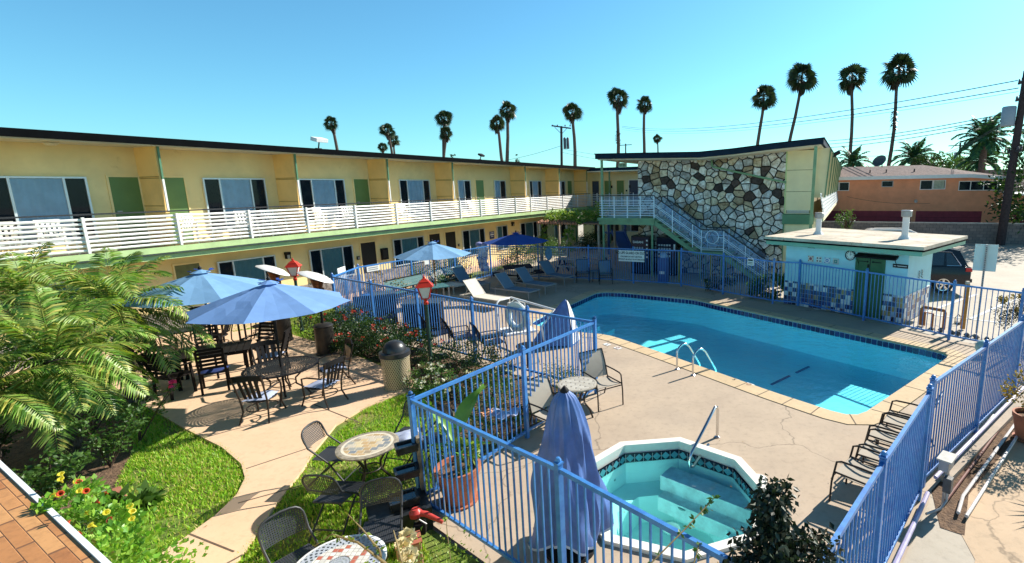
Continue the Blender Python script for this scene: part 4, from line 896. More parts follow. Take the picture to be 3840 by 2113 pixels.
px_,pz=ph(ZF(282,458),-.1);fx=on(PH,px_,-.08,pz,'wall_lamp','small dark spotlight under the pool house eave','wall lamp');MB().box(None,(.24,.12,.05),M=Matrix.Rotation(-.5,4,'X')).build('shade',BLKMET,fx);MB().bar((0,.06,.0),(0,.0,.09),.025).build('bracket',BLKMET,fx)
qx,qz=ph(ZF(965,605),-.02);nm=on(PH,qx,-.02,qz,'wall_sign','black door plate with one white line right of the green door','sign');MB().box((0,0,0),(.42,.02,.11)).build('panel',SIGNK,nm);MB().box((0,-.012,0),(.36,.004,.02)).build('line',SIGNW,nm)
# three dark numerals-like marks on the sunny side wall
hm=on(PH,3.95,1.25,1.36,'wall_ornament','cluster of small dark metal ornaments on the sunlit side wall of the pool house','ornament')
for j in range(2):
    mb=MB()
    for k in range(7): a=k*.9;mb.box((.006,-.22+j*.26+.04*cos(a*3),-.12+k*.04),(.012,.05+.03*abs(sin(a*2)),.022))
    mb.build('figure',mat('ornament_grey',(.10,.10,.11),.5),hm)
def vent(label,px,h,r,y):
    p=G(*px,2.40);t=thing('roof_vent',label,'roof vent',p)
    MB().lathe((0,0,0),[(r*1.9,0),(r*1.15,.10),(r,.13),(r,h-.22)],20).build('pipe',WHITE,t,smooth=True);MB().lathe((0,0,0),[(r*1.12,h*.55),(r*1.12,h*.55+.03)],20).build('collar',WHITE,t)
    MB().lathe((0,0,0),[(r*1.05,h-.22),(r*1.55,h-.20),(r*1.55,h-.03),(r*1.7,h-.02),(r*1.5,h)],20).build('cap',GREYMET,t)
vent('left white roof vent pipe with louvred cap on the pool house',ZF(340,362),.78,.095,1);vent('right taller white roof vent pipe with louvred cap on the pool house',ZF(995,398),.92,.10,1)
# ------------------------------------------------------------ street side
BWL=root('block_wall','long grey concrete block boundary wall with a pale cap','wall',(16.9,37.7),SA)
MB().bb((-9,0,-.03),(30,.2,1.33)).build('wall',BLOCK,BWL);MB().bb((-9,-.02,1.331),(30,.22,1.40)).build('cap',mat('cap_pale',(.55,.50,.45),.8),BWL)
OB=root('apartment_building','orange stucco apartment building with maroon garage doors and brown shingle roof','building',(18.6,42),SA)
MB().bb((-6,0,-.03),(11.25,9,4.55)).build('wall',ORANGE,OB)
mb=MB();E_=[(-6.4,-.5,4.62),(8.7,-.5,4.66),(11.75,-.5,4.36),(11.75,9.4,4.36),(-6.4,9.4,4.62)];P0,P1=(-3,4.6,5.62),(6.2,4.6,5.62)
mb.poly([E_[0],E_[1],P1,P0]);mb.poly([E_[1],E_[2],P1]);mb.poly([E_[2],E_[3],P1]);mb.poly([E_[3],E_[4],P0,P1]);mb.poly([E_[4],E_[0],P0]);mb.poly(E_[::-1]);mb.build('roof',SHINGLE,OB)
mb=MB();mb.bar((-6.4,-.58,4.55),(8.7,-.58,4.59),.05,.26);mb.bar((8.7,-.58,4.59),(11.75,-.58,4.29),.05,.26);mb.bar((11.77,-.5,4.30),(11.77,9.4,4.30),.05,.17);mb.build('eave_fascia',WHITE,OB)
window(OB,-1.2,-.32,3.58,4.28,mull=(.5,),frame=WHITE,cur=DARKIN);window(OB,-.30,.47,3.58,4.28,mull=(),frame=WHITE,cur=DARKIN);window(OB,2.82,3.64,3.85,4.33,mull=(),frame=GREYMET,cur=DARKIN)
window(OB,5.5,6.36,3.60,4.33,mull=(),frame=WHITE,cur=DARKIN);window(OB,6.38,7.2,3.62,4.33,mull=(),frame=WHITE,cur=mat('curtain_cream',(.8,.72,.5),.8))
window(OB,8.06,10.9,3.50,4.22,mull=(.27,.56,.86),frame=WHITE,cur=DARKIN)
for a,b in((-5.4,.57),(.82,5.08),(5.40,9.74)):
    mb=MB();mb.bb((a,-.02,-.02),(b,0,1.95));g=mb.build('garage_door',GARAGE,OB);mb=MB();[mb.bb((a,-.026,.45+.5*i),(b,-.021,.47+.5*i)) for i in range(3)];mb.build('panel_groove',mat('groove_maroon',(.07,.01,.015),.8),g)
MB().tube([(11.0,-.45,4.3),(10.95,-.1,4.1),(10.95,-.08,3.1),(11.1,-.2,2.9)],.06,8).build('downspout',WHITE,OB)
MB().tube([(5.3,-.06,2.75),(5.3,-.2,2.7)],.12,8).build('bracket_lamp',mat('lamp_grey',(.5,.5,.5),.4),OB)
mb=MB();[mb.bar((x,1.4,4.7),(x,1.4,5.25),.10) for x in(2.0,3.2,5.2)];mb.build('roof_vent',SHINGLE,OB)
N2=root('garage_block','low orange garage block right of the utility pole with a maroon door','building',(18.6,42),SA)
MB().bb((11.3,.3,-.03),(26,8,3.10)).build('wall',ORANGE,N2);MB().bb((11.3,.1,3.10),(26.2,8.2,3.22)).build('roof_cap',WHITE,N2);MB().bb((11.8,.28,-.02),(17.5,.3,1.95)).build('garage_door',GARAGE,N2)
MB().box((15.2,3,3.45),(1.6,1.2,.5)).build('roof_unit',GREYMET,N2)
dsh=thing('satellite_dish','grey satellite dish on the brown roof ridge','satellite dish',G(*ZJ(1505,945),5.5));dsh.scale=(.8,.8,.8);mb=MB();mb.T=Matrix.Rotation(-.9,4,'Y')@Matrix.Rotation(.5,4,'X');mb.lathe((0,0,.55),[(.0,0),(.35,.03),(.62,.14)],20,False);mb.build('dish',mat('dish_grey',(.08,.09,.10),.5),dsh);MB().bar((0,0,-.2),(0,0,.5),.06).build('mast',BLKMET,dsh)
fr=thing('house','distant low house roof right of the tall feather palm','house',G(2500,470,0) if 0 else (52,70,0),SA)
MB().bb((-6,0,0),(6,6,4.6)).build('wall',mat('far_wall',(.5,.36,.30),.9),fr);MB().xprism([(-6.6,4.6),(6.6,4.6),(5,5.7),(-5,5.7)],-.5,6.5).build('roof',SHINGLE,fr)
# ------------------------------------------------------------ furniture prototypes (seat centre over the origin, facing +Y)
def arcp(fn,n): return [fn(i/n) for i in range(n+1)]
def sling_chair(name,frame,fab,wide=.52):
    t=thing(name,'chair','chair');w=wide/2
    MB().sheet(lambda u,v:((u-.5)*(wide-.05),-.24+.50*v,.42-.03*math.sin(v*PI)+.02*v),4,6,.008).build('seat',fab,t,smooth=True)
    bk=lambda v:(-.25-.20*v+.02*math.sin(v*PI),.45+.50*v)
    MB().sheet(lambda u,v:((u-.5)*(wide-.05),bk(v)[0],bk(v)[1]),4,6,lambda u,v:V((0,.008,0))).build('backrest',fab,t,smooth=True)
    for s in(-1,1):
        x=s*w;MB().tube([(x,.30,0),(x,.29,.30),(x,.24,.60),(x,.18,.625),(x,-.05,.63),(x,-.36,.62)],.014,8).build('arm_leg',frame,t,smooth=True)
        MB().tube([(x,-.40,0),(x*.98,-.28,.30),(x*.95,-.24,.43)],.014,8).build('leg',frame,t,smooth=True)
        MB().tube([(x*.95,.27,.44)]+[(x*.95,-.24+.0*v,.43) for v in(0,)]+[(x*.95,bk(k/6)[0],bk(k/6)[1]) for k in range(1,7)],.013,8).build('side_frame',frame,t,smooth=True)
    for ps in([(-w*.95,bk(1)[0],.955),(w*.95,bk(1)[0],.955)],[(-w,.27,.40),(w,.27,.40)],[(-w,-.33,.18),(w,-.33,.18)]): MB().tube(ps,.012,8).build('crossbar',frame,t,smooth=True)
    return t
def folding_chair():
    t=thing('folding_chair','chair','folding chair')
    MB().sheet(lambda u,v:((u-.5)*(.44-.05*v),.21-.42*v,.45-.012*math.sin(v*PI)),4,4,.006).build('seat',PERF,t,smooth=True)
    mb=MB();pts=[(-.20,-.28,.62),(-.215,-.31,.74),(-.18,-.335,.84),(-.08,-.345,.88),(.08,-.345,.88),(.18,-.335,.84),(.215,-.31,.74),(.20,-.28,.62)]
    mb.grid(lambda u,v:((u-.5)*.42*(1 if v<.55 else 1-.35*((v-.55)/.45)**2),-.27-.075*v+.035*(2*u-1)**2-.03,.60+.27*v),8,8);mb.build('backrest',PERFB,t,smooth=True)
    for s in(-1,1):
        MB().tube([(s*.235,.33,0),(s*.22,.02,.42),(s*.215,-.24,.62),(s*.218,-.29,.73),(s*.212,-.31,.79),(s*.19,-.325,.835),(s*.155,-.333,.865),(s*.10,-.34,.88),(0,-.345,.887)],.013,8).build('front_leg',PLASTG,t,smooth=True)
        MB().tube([(s*.20,-.36,0),(s*.19,-.02,.32),(s*.185,.16,.44)],.012,8).build('rear_leg',PLASTG,t,smooth=True)
    mb=MB();mb.tube([(-.22,.23,.15),(.22,.23,.15)],.010,6);mb.tube([(-.195,-.27,.1),(.195,-.27,.1)],.010,6);mb.tube([(-.21,.22,.44),(.21,.22,.44)],.014,6);mb.tube([(-.19,-.22,.44),(.19,-.22,.44)],.012,6);mb.build('stretcher',PLASTG,t,smooth=True);return t
def slat_chair():
    t=thing('dining_chair','chair','chair')
    mb=MB();[mb.box((0,-.19+.085*k,.43),(.46,.07,.025)) for k in range(6)];mb.build('seat',WOODD,t)
    mb=MB();[mb.box((0,-.245-.14*k/5,.56+.088*k),(.42,.018,.055)) for k in range(5)];mb.build('backrest',WOODD,t)
    for s in(-1,1):
        mb=MB();mb.bar((s*.22,-.25,0),(s*.22,-.22,.44),.04);mb.bar((s*.22,-.22,.44),(s*.22,-.37,.97),.04);mb.build('rear_leg',WOODD,t);MB().bar((s*.22,.22,0),(s*.22,.20,.64),.04).build('front_leg',WOODD,t);MB().bar((s*.23,.25,.655),(s*.23,-.30,.655),.05,.025).build('arm',WOODD,t)
    MB().bar((-.22,-.37,.985),(.22,-.37,.985),.035,.05).build('top_rail',WOODD,t);return t
def cast_chair(panel=None):
    t=thing('cast_aluminium_chair','chair','chair');MB().lathe((0,0,.415),[(.0,0),(.25,0),(.26,.012),(.25,.025),(0,.025)],20).build('seat',LATT if 0 else BLKMET,t)
    bk=lambda v:-.26-.14*v
    if panel: MB().bb((-.17,-.34,.52),(.17,-.325,.86)).build('back_panel',panel,t)
    else:
        mb=MB();[mb.bar((x,bk(0),.50),(x*1.15,bk(.85),.88),.055,.014) for x in(-.12,-.04,.04,.12)];mb.build('back_splat',BLKMET,t)
    MB().sheet(lambda u,v:((u-.5)*.50,bk(1)-.0+.05*(2*u-1)**2,.86+.10*v+.03*math.sin(u*PI)),8,1,lambda u,v:V((0,.022,0))).build('crest',BLKMET,t,smooth=True)
    for s in(-1,1):
        MB().tube([(s*.25,.32,0),(s*.22,.24,.22),(s*.25,.22,.42),(s*.27,.20,.62),(s*.28,.05,.66),(s*.27,-.28,.66)],.016,8).build('front_leg',BRNMET,t,smooth=True)
        MB().tube([(s*.25,-.36,0),(s*.21,-.24,.25),(s*.22,-.25,.45),(s*.235,-.33,.75),(s*.24,-.39,.95)],.016,8).build('rear_leg',BRNMET,t,smooth=True)
    mb=MB();mb.tube([(.25*cos(2*PI*k/20),.25*sin(2*PI*k/20),.24) for k in range(21)],.010,6,cap=False);mb.build('leg_ring',BRNMET,t,smooth=True);return t
def lounger(frame,fab,pitch=48):
    "lies along Y, head at -Y, foot at +Y; seat surface 0.36"
    t=thing('sun_lounger','lounger','sun lounger');L=1.0;w=.31
    MB().sheet(lambda u,v:((u-.5)*.56,-.25+1.25*v,.355-.01*math.sin(v*PI)),2,8,.008).build('seat',fab,t,smooth=True)
    a=rad(pitch);MB().sheet(lambda u,v:((u-.5)*.56,-.25-.72*v*cos(a),.36+.72*v*sin(a)),2,4,lambda u,v:V((0,-.008,-.006))).build('backrest',fab,t)
    for s in(-1,1):
        MB().bar((s*w,1.02,.335),(s*w,-.95,.335),.03,.045).build('side_rail',frame,t)
        MB().bar((s*.285,-.24,.36),(s*.285,-.25-.74*cos(a),.36+.74*sin(a)),.024).build('back_frame',frame,t)
        for y in(.96,-.72): MB().bar((s*w,y,0),(s*w,y,.33),.035).build('leg',frame,t)
    mb=MB();mb.bar((-w,1.01,.335),(w,1.01,.335),.035,.045);mb.bar((-w,-.94,.335),(w,-.94,.335),.03,.04);mb.bar((-.28,-.25-.73*cos(a),.36+.73*sin(a)),(.28,-.25-.73*cos(a),.36+.73*sin(a)),.026);mb.build('crossbar',frame,t)
    mb=MB();[mb.bar((s*.26,-.78,.34),(s*.26,-.25-.38*cos(a),.36+.38*sin(a)-.02),.016) for s in(-1,1)];mb.build('back_strut',frame,t);return t
def plastic_chair():
    t=thing('plastic_chair','chair','chair')
    MB().sheet(lambda u,v:((u-.5)*.46,-.22+.44*v,.43-.02*math.sin(v*PI)),3,3,.02).build('seat',WHITEP,t,smooth=True)
    mb=MB();[mb.bar((x,-.22,.45),(x*1.1,-.34,.80),.05,.015) for x in(-.17,-.085,0,.085,.17)];mb.bar((-.23,-.35,.83),(.23,-.35,.83),.03,.10);mb.build('backrest',WHITEP,t)
    for s in(-1,1):
        MB().bar((s*.26,.22,0),(s*.23,.20,.62),.04).build('leg',WHITEP,t);MB().bar((s*.25,-.30,0),(s*.22,-.24,.6),.04).build('leg',WHITEP,t);MB().bar((s*.25,.24,.64),(s*.24,-.30,.66),.055,.025).build('arm',WHITEP,t)
    return t
def flip(p): return V((p.x,p.y,0))
# balcony chairs
pc=plastic_chair();k=0
bl_lab=['in the first bay at the photo edge','behind the second post above the palm','left of the second green door','below the wide window of the second bay','in front of the second wide window, right one','in the third bay left of its window','in the third bay under the window','right of the third divider','in the fifth bay by the narrow window','in the sixth bay near the far divider']
for a,lab in zip((5.1,6.0,9.0,10.4,11.3,13.2,14.3,17.2,21.9,27.4),bl_lab):
    p=un*(17.45)+uu*a;place(pc,(p.x,p.y,2.742),math.atan2(.921,.389)+PI+(k%3-1)*.3,'white plastic armchair on the balcony '+lab,'white plastic chairs on the balcony');k+=1
# ---- mesh table set under the near umbrella
def round_table(name,label,c,r,h,top,rimm,legm,legs=4,hole=True,sub=None,spread=.75,pedestal=False,edge=.03):
    t=thing(name,label,'table',(c[0],c[1],0));tp=MB().lathe((0,0,h-.012),[(0,0),(r-.02,0),(r-.02,.012),(0,.012)],40).build('tabletop',top,t)
    if sub: MB().lathe((0,0,h-.016),[(0,0),(r-.03,0)],30,False) and None
    mb=MB();mb.lathe((0,0,h-edge),[(r-.035,0),(r,.004),(r,edge-.004),(r-.035,edge+.002)],40,False);mb.build('rim',rimm,t,smooth=True)
    for k in range(legs):
        a=2*PI*k/legs+.4;q=r*spread;f=lambda rr,z:(rr*cos(a),rr*sin(a),z)
        MB().tube([f(q,0),f(q*.80,h*.25),f(q*.45,h*.45),f(q*.45,h*.62),f(q*.85,h*.88),f(q*.9,h-.03)],.017,8).build('leg',legm,t,smooth=True)
    mb=MB();mb.tube([(q*.46*cos(2*PI*k/24),q*.46*sin(2*PI*k/24),h*.5) for k in range(25)],.010,6,cap=False);mb.build('ring_stretcher',legm,t,smooth=True);return t
T1=V((-6.89,9.72,0));round_table('patio_table','round black cast lattice table in the middle of the sunny patio',T1,.66,.72,LATT,BLKMET,BRNMET)
def umbrella(label,c,h,rz0,r,zr,m,base=True,n=8,polem=BLKMET,tilt=None,mats=None):
    t=thing('patio_umbrella',label,'umbrella',(c[0],c[1],0),0)
    MB().tube([(0,0,.05),(0,0,h-.05)],.022,10).build('pole',polem,t,smooth=True)
    mb=MB();ap=(0,0,h-.06);ring=[];K=6
    for k in range(n):
        a=rz0+2*PI*k/n;b=rz0+2*PI*(k+1)/n
        def P(u,v):
            aa=V((cos(a),sin(a),0))*(1-u)+V((cos(b),sin(b),0))*u;rr=v*r;sag=-.035*math.sin(u*PI)*v;z=h-.06-(h-.06-zr)*v**1.12
            q=aa*rr*(1-.035*math.sin(u*PI)*v);return (q.x,q.y,z+sag*.8+.014*noise.noise(V((q.x*4+c[0],q.y*4,1)))*math.sin(u*PI))
        mb.grid(P,4,K)
    cv=mb.build('canopy',m,t)
    mb=MB()
    for k in range(n):
        a=rz0+2*PI*k/n;b=rz0+2*PI*(k+1)/n
        mb.grid(lambda u,v:((cos(a)*(1-u)+cos(b)*u)*r*.13*v,(sin(a)*(1-u)+sin(b)*u)*r*.13*v,h+.012-.075*v),2,2)
    mb.build('vent_cap',m,cv);MB().lathe((0,0,h),[(.03,0),(.035,.04),(.015,.07),(0,.10)],10).build('finial',BLKMET,t,smooth=True)
    for k in range(n):
        a=rz0+2*PI*k/n;MB().bar((.03*cos(a),.03*sin(a),h-.10),(r*.98*cos(a),r*.98*sin(a),zr-.01),.014).build('rib',BRNMET,t)
    mb=MB()
    for k in range(n): a=rz0+2*PI*k/n;mb.bar((.03*cos(a),.03*sin(a),h-.55),(r*.5*cos(a),r*.5*sin(a),h-.06-(h-.06-zr)*.5-.03),.012)
    mb.build('strut',BRNMET,t)
    mb=MB();[mb.bar((.18*cos(a+rz0),.18*sin(a+rz0),h-.02),(.24*cos(a+rz0+.4),.24*sin(a+rz0+.4),h-.0),.05,.008) for a in(0,.8,2.2,4.0)];mb.build('tie_strap',UMBD,cv);return t
umbrella('large open blue umbrella over the round lattice table on the near patio',T1,2.50,.30,1.42,1.98,UMB)
T2=V((-9.15,10.85,0));umbrella('open blue umbrella further left, half hidden by palm fronds',T2,2.56,.1,1.45,2.05,UMBL)
cc=cast_chair();c2=cast_chair(mat('tan_panel',(.34,.20,.11),.6,.1,5))
place(cc,(-6.75,8.88,0),face((-6.75,8.88),T1),'black cast chair on the near side of the lattice table with a frilled cushion','chairs around the lattice table')
place(cc,(-5.93,9.45,0),face((-5.93,9.45),T1),'black cast chair right of the lattice table, nearest the trash can','chairs around the lattice table')
place(cc,(-7.55,10.35,0),face((-7.55,10.35),T1),'black cast chair with vertical splats behind the lattice table, left one','chairs around the lattice table')
place(c2,(-6.22,10.35,0),face((-6.22,10.35),T1),'cast chair with a tan back panel behind the lattice table','chairs around the lattice table')
def cushion(label,p,rz,m,frill=True,s=.44,h=.47):
    t=thing('seat_cushion',label,'cushion',(p[0],p[1],h),rz)
    MB().grid(lambda u,v:((u-.5)*s*(1+.04*math.sin(v*28)),(v-.5)*s*(1+.04*math.sin(u*28)),.05*(1-abs(2*u-1)**3)*(1-abs(2*v-1)**3)+.012*math.sin(u*2*PI)*math.sin(v*2*PI)-.0),16,16).build('pad',m,t,smooth=True);return t
cushion('pale frilled cushion on the near cast chair',(-6.75,8.88),face((-6.75,8.88),T1),CUSH,h=.445);cushion('pale striped cushion on the cast chair beside the trash can',(-5.93,9.45),face((-5.93,9.45),T1),CUSH,h=.445);cushion('pale cushion on the cast chair with tan back panel',(-6.22,10.35),face((-6.22,10.35),T1),CUSH,h=.445)
# ---- dark slatted rectangular table
tt=thing('dining_table','dark slatted rectangular table under the left umbrella','table',(T2.x,T2.y,0),.55);mb=MB();[mb.box((-.62+.124*k,0,.73),(.112,.92,.025)) for k in range(11) if k!=5];mb.box((0,.25,.73),(.11,.40,.025));mb.box((0,-.25,.73),(.11,.40,.025));mb.build('tabletop',WOODD,tt)
mb=MB();mb.box((0,.42,.69),(1.3,.03,.06));mb.box((0,-.42,.69),(1.3,.03,.06));mb.build('apron',WOODD,tt)
for x in(-.6,.6):
    for y in(-.4,.4): MB().bar((x,y,0),(x,y,.715),.06).build('leg',WOODD,tt)
sc=slat_chair();LS='slatted chairs around the rectangular table'
for (x,y),lab in zip(((-8.72,10.25),(-8.1,11.2),(-8.95,11.95),(-9.35,9.98),(-10.1,10.55),(-10.0,11.75)),('nearest the lattice table with a navy cushion','at the sunny right end of the rectangular table','on the far side of the rectangular table, right one','on the near side of the rectangular table, left one','at the left end of the rectangular table','on the far side of the rectangular table, left one')):
    place(sc,(x,y,.035),face((x,y),T2),'dark slat-back chair '+lab,LS)
cushion('navy round cushion on the slat chair nearest the lattice table',(-8.72,10.25),.3,CUSHN,h=.465);cushion('pale cushion on the sunny slat chair at the table end',(-8.1,11.2),.3,CUSH,h=.465)
T3=V((-11.6,12.75,0));round_table('patio_table','round stone-topped table in shade behind the palms',T3,.58,.72,mat('stone_top',(.30,.27,.22),.6,.3,14),BLKMET,BRNMET)
for (x,y),lab in zip(((-11.35,11.85),(-10.75,12.9),(-11.9,13.6),(-12.5,12.5)),('on the near side of the round stone table','right of the round stone table','behind the round stone table','left of the round stone table')):
    place(cc,(x,y,.035),face((x,y),T3),'dark cast chair '+lab,'chairs around the shaded stone table')
s5=thing('side_table','small dark square side table under the edge of the big umbrella','table',(-10.9,13.6,.035),.4);MB().box((0,0,.68),(.6,.6,.03)).build('tabletop',WOODD,s5)
for x in(-.26,.26):
    for y in(-.26,.26): MB().bar((x,y,0),(x,y,.67),.04).build('leg',WOODD,s5)
place(cc,(-10.2,13.9,.035),face((-10.2,13.9),(-10.9,13.6)),'black high-back chair with a pale cushion beside the small dark table')
# ---- heaters, lamps, bins
def heater(label,c,tilt=.42):
    t=thing('patio_heater',label,'patio heater',(c[0],c[1],.03));MB().lathe((0,0,0),[(.24,0),(.24,.05),(.22,.06),(.22,.74),(.24,.76),(.20,.80),(.04,.84)],28).build('tank_housing',mat('heater_dark',(.05,.045,.04),.35,.2,6,metal=.5),t,smooth=True)
    MB().tube([(0,0,.8),(0,0,1.72)],.033,12).build('pole',BLKMET,t,smooth=True);MB().lathe((0,0,1.60),[(.06,0),(.13,.04),(.13,.14),(.10,.16),(.16,.40),(.05,.44)],20).build('burner',mat('burner_copper',(.22,.10,.05),.35,.3,20,metal=.8),t,smooth=True)
    ax_=V((c[0],c[1],0)).normalized();mb=MB();mb.T=Matrix.Translation((0,0,2.08))@Matrix.Rotation(tilt,4,ax_)@Matrix.Translation((0,0,-2.08));mb.lathe((0,0,2.06),[(.42,-.04),(.40,-.02),(.25,.05),(.0,.085)],32,False);mb.lathe((0,0,2.055),[(.42,-.045),(.25,.04),(0,.075)],32,False);mb.build('reflector',mat('reflector_alu',(.78,.76,.72),.45,.05,3,metal=.25),t,smooth=True);mb=MB();[mb.bar((.1*cos(a),.1*sin(a),1.98),(.12*cos(a),.12*sin(a),2.10),.012) for a in(0,2.1,4.2)];mb.build('strut',GREYMET,t);return t
heater('patio heater with tilted white reflector, right one beside the rose bed',G(822,893));heater('patio heater with white reflector left of the red lantern',G(715,860))
def lamp(label,b,h,rz):
    t=thing('street_lamp',label,'lamp post',(b[0],b[1],0),rz);MB().lathe((0,0,0),[(.06,0),(.06,.12),(.042,.15),(.040,h-.62),(.0,h-.62)],14).build('post',LGRN,t,smooth=True)
    hd=MB().lathe((0,0,h-.64),[(.05,0),(.055,.05),(.035,.07),(.05,.12),(.07,.14)],14).build('collar',REDP,t,smooth=True)
    z0,z1=h-.50,h-.22;a0,a1=.075,.145;mb=MB()
    for sx,sy in((1,1),(1,-1),(-1,-1),(-1,1)): mb.bar((sx*a0,sy*a0,z0),(sx*a1,sy*a1,z1),.022)
    for a,z in((a0,z0),(a1,z1)):
        for (p,q) in(((-a,-a),(a,-a)),((a,-a),(a,a)),((a,a),(-a,a)),((-a,a),(-a,-a))): mb.bar((p[0],p[1],z),(q[0],q[1],z),.024)
    mb.build('lantern_frame',REDP,t)
    c=a0-.006;d=a1-.006;mb=MB();v=[(-c,-c,z0),(c,-c,z0),(c,c,z0),(-c,c,z0),(-d,-d,z1),(d,-d,z1),(d,d,z1),(-d,d,z1)];[mb.poly([v[i] for i in f]) for f in((0,1,5,4),(1,2,6,5),(2,3,7,6),(3,0,4,7),(0,3,2,1))];mb.build('lantern_pane',mat('lantern_milk',(.74,.68,.64),.35,.06,3),t)
    mb=MB();
    for r0,r1,za,zb in((.19,.10,z1,z1+.11),(.11,.05,z1+.11,z1+.16),(.055,.0,z1+.16,z1+.20)):
        A=[(sx*r0,sy*r0,za) for sx,sy in((-1,-1),(1,-1),(1,1),(-1,1))];B=[(sx*r1,sy*r1,zb) for sx,sy in((-1,-1),(1,-1),(1,1),(-1,1))]
        for i in range(4): mb.poly([A[i],A[(i+1)%4],B[(i+1)%4],B[i]])
        mb.poly(A[::-1])
    mb.lathe((0,0,z1+.17),[(.012,0),(.028,.03),(.028,.05),(.008,.08),(0,.11)],10);mb.build('lantern_roof',REDP,t);return t
lamp('red lantern on a dark green post in front of the rose bed, nearest one',G(1087,936),2.27,.35);lamp('red lantern on a dark post between the two patio heaters',(-9.67,14.78),2.24,.3)
tc=thing('trash_can','tan expanded-mesh trash can with a black domed lid','trash can',(-4.78,10.2,.035))
MB().lathe((0,0,0),[(.255,.02),(.27,.0),(.285,.72),(.29,.74)],36,False).build('mesh_shell',DIAM,tc,smooth=True);MB().lathe((0,0,.02),[(.22,0),(.235,.7)],24).build('liner',mat('liner_brown',(.16,.12,.08),.8),tc,smooth=True)
mb=MB();mb.tube([(.272*cos(2*PI*k/32),.272*sin(2*PI*k/32),.01) for k in range(33)],.014,6,cap=False);mb.tube([(.285*cos(2*PI*k/32),.285*sin(2*PI*k/32),.70) for k in range(33)],.013,6,cap=False);mb.build('hoop',mat('hoop_tan',(.46,.38,.24),.5),tc,smooth=True)
mb=MB();mb.lathe((0,0,.71),[(.30,0),(.315,.02),(.31,.10),(.27,.11),(.24,.12),(.225,.20),(.17,.28),(.09,.325),(0,.335)],36);mb.build('lid',mat('lid_black',(.028,.028,.03),.35,.1,4,spec=.5),tc,smooth=True)
# ---- mosaic table and folding chairs
T4=V((-3.54,6.47,0));mt=round_table('mosaic_table','round slate mosaic table with a pale ring on the near lawn',T4,.40,.72,SLATE2,SLATE2,BRNMET,legs=3)
MB().lathe((0,0,.7215),[(0,0),(.30,0)],40,False).build('mosaic_centre',SLATE,mt);MB().lathe((0,0,.722),[(.30,0),(.335,0)],40,False).build('mosaic_ring',mat('ring_pale',(.70,.62,.48),.5,.1,30),mt)
fc=folding_chair();FG='grey perforated folding chairs on the near lawn'
for s_,lab in (((-4.17,6.74),'left of the slate mosaic table beside the path'),((-3.60,5.78),'on the near side of the slate mosaic table, seen side-on'),((-3.36,7.28),'behind the slate mosaic table holding a pale cushion'),((-2.93,7.05),'behind the blue fence corner, right of the mosaic table')):
    place(fc,(s_[0],s_[1],0),face(s_,T4)+(.35 if s_[0]<-4 else 0),'grey perforated folding chair '+lab,FG)
T5=V((-2.72,4.22,0));place(fc,(-3.33,4.55,0),face((-3.33,4.55),T5)-.1,'grey perforated folding chair at the bottom photo edge beside the white mesh table',FG)
place(fc,(-2.72,5.02,0),face((-2.72,5.02),T5)+.3,'dark folding chair in deep shade below the fountain',FG)
cushion('pale blue tied cushion slumped on the folding chair behind the mosaic table',(-3.30,7.12),.5,CUSH,s=.46,h=.48);cushion('second pale blue cushion folded against the first',(-3.22,6.98),1.1,CUSH,s=.34,h=.53)
t5=round_table('mesh_table','white wire-mesh table with red and white mosaic at the bottom photo edge',T5,.42,.70,LATW,WHITE,BLKMET,legs=3)
MB().lathe((0,0,.703),[(.10,0),(.27,0)],30,False).build('mosaic_inlay',REDWH,t5)
# ---- fountain
fn=thing('fountain','dark three-tier slate cascade fountain on brown posts beside the fence corner','fountain',(-2.84,5.86,0),.55)
slk=mat('fountain_slate',(.03,.035,.04),.3,.4,14,bs=.5);
for x,y,z,s in((.12,.10,.90,.25),(.08,-.02,.62,.27),(.0,-.16,.34,.33)):
    mb=MB();mb.box((x,y,z),(s,s*.8,.05));[mb.box((x+a*s/2*.96,y,z+.045),(.03,s*.8,.05)) for a in(-1,1)];[mb.box((x,y+a*s*.4*.94,z+.045),(s*.9,.03,.05)) for a in(-1,1)];mb.build('tray',slk,fn);MB().box((x,y,z+.04),(s*.88,s*.66,.01)).build('tray_water',GLASSK,fn)
for x in(.27,): MB().bb((x-.03,.20,0),(x+.03,.27,1.02)).build('post',BRNMET,fn)
MB().bb((.24,.02,.25),(.30,.195,1.04)).build('side_panel',mat('weathered_wood',(.33,.27,.20),.8,.3,10),fn)
MB().bb((-.42,-.42,.0),(.28,.10,.30)).build('basin',slk,fn)
mb=MB();[mb.tube([(x,y,z+.03),(x-.01,y-.03,z-.1),(x-.02,y-.05,z-.24)],.005,5) for x,y,z in((.08,-.01,.90),(.16,-.0,.90),(.03,-.14,.62),(.12,-.15,.62))];mb.build('water_trickle',GLASS,fn,smooth=True)
lb=thing('leaf_blower','red leaf blower with black engine lying below the fountain','leaf blower',(-2.40,5.42,.12),.3);lb.scale=(.7,.7,.7)
MB().tube([(-.1,.05,.36),(.05,0,.34),(.32,-.14,.22)],[.055,.05,.035],12).build('tube',mat('tool_red',(.55,.06,.05),.35),lb,smooth=True);MB().lathe((-.12,.06,.26),[(.04,0),(.10,.04),(.11,.12),(.06,.18)],14).build('fan_housing',MT['tool_red'],lb,smooth=True)
MB().box((-.06,-.06,.14),(.20,.18,.20)).build('engine',BLKMET,lb,bevel=.03);MB().tube([(-.14,-.0,.22),(-.05,-.1,.32),(.06,-.14,.24)],.014,8).build('handle',GREYMET,lb,smooth=True)
bx=thing('storage_box','small terracotta-coloured box beside the red leaf blower','box',(-2.42,5.02,0),.5);MB().box((0,0,.16),(.26,.2,.30)).build('body',mat('box_terracotta',(.55,.30,.18),.7),bx,bevel=.01);MB().box((0,0,.32),(.28,.22,.02)).build('lid',mat('box_lid',(.45,.14,.08),.7),bx)
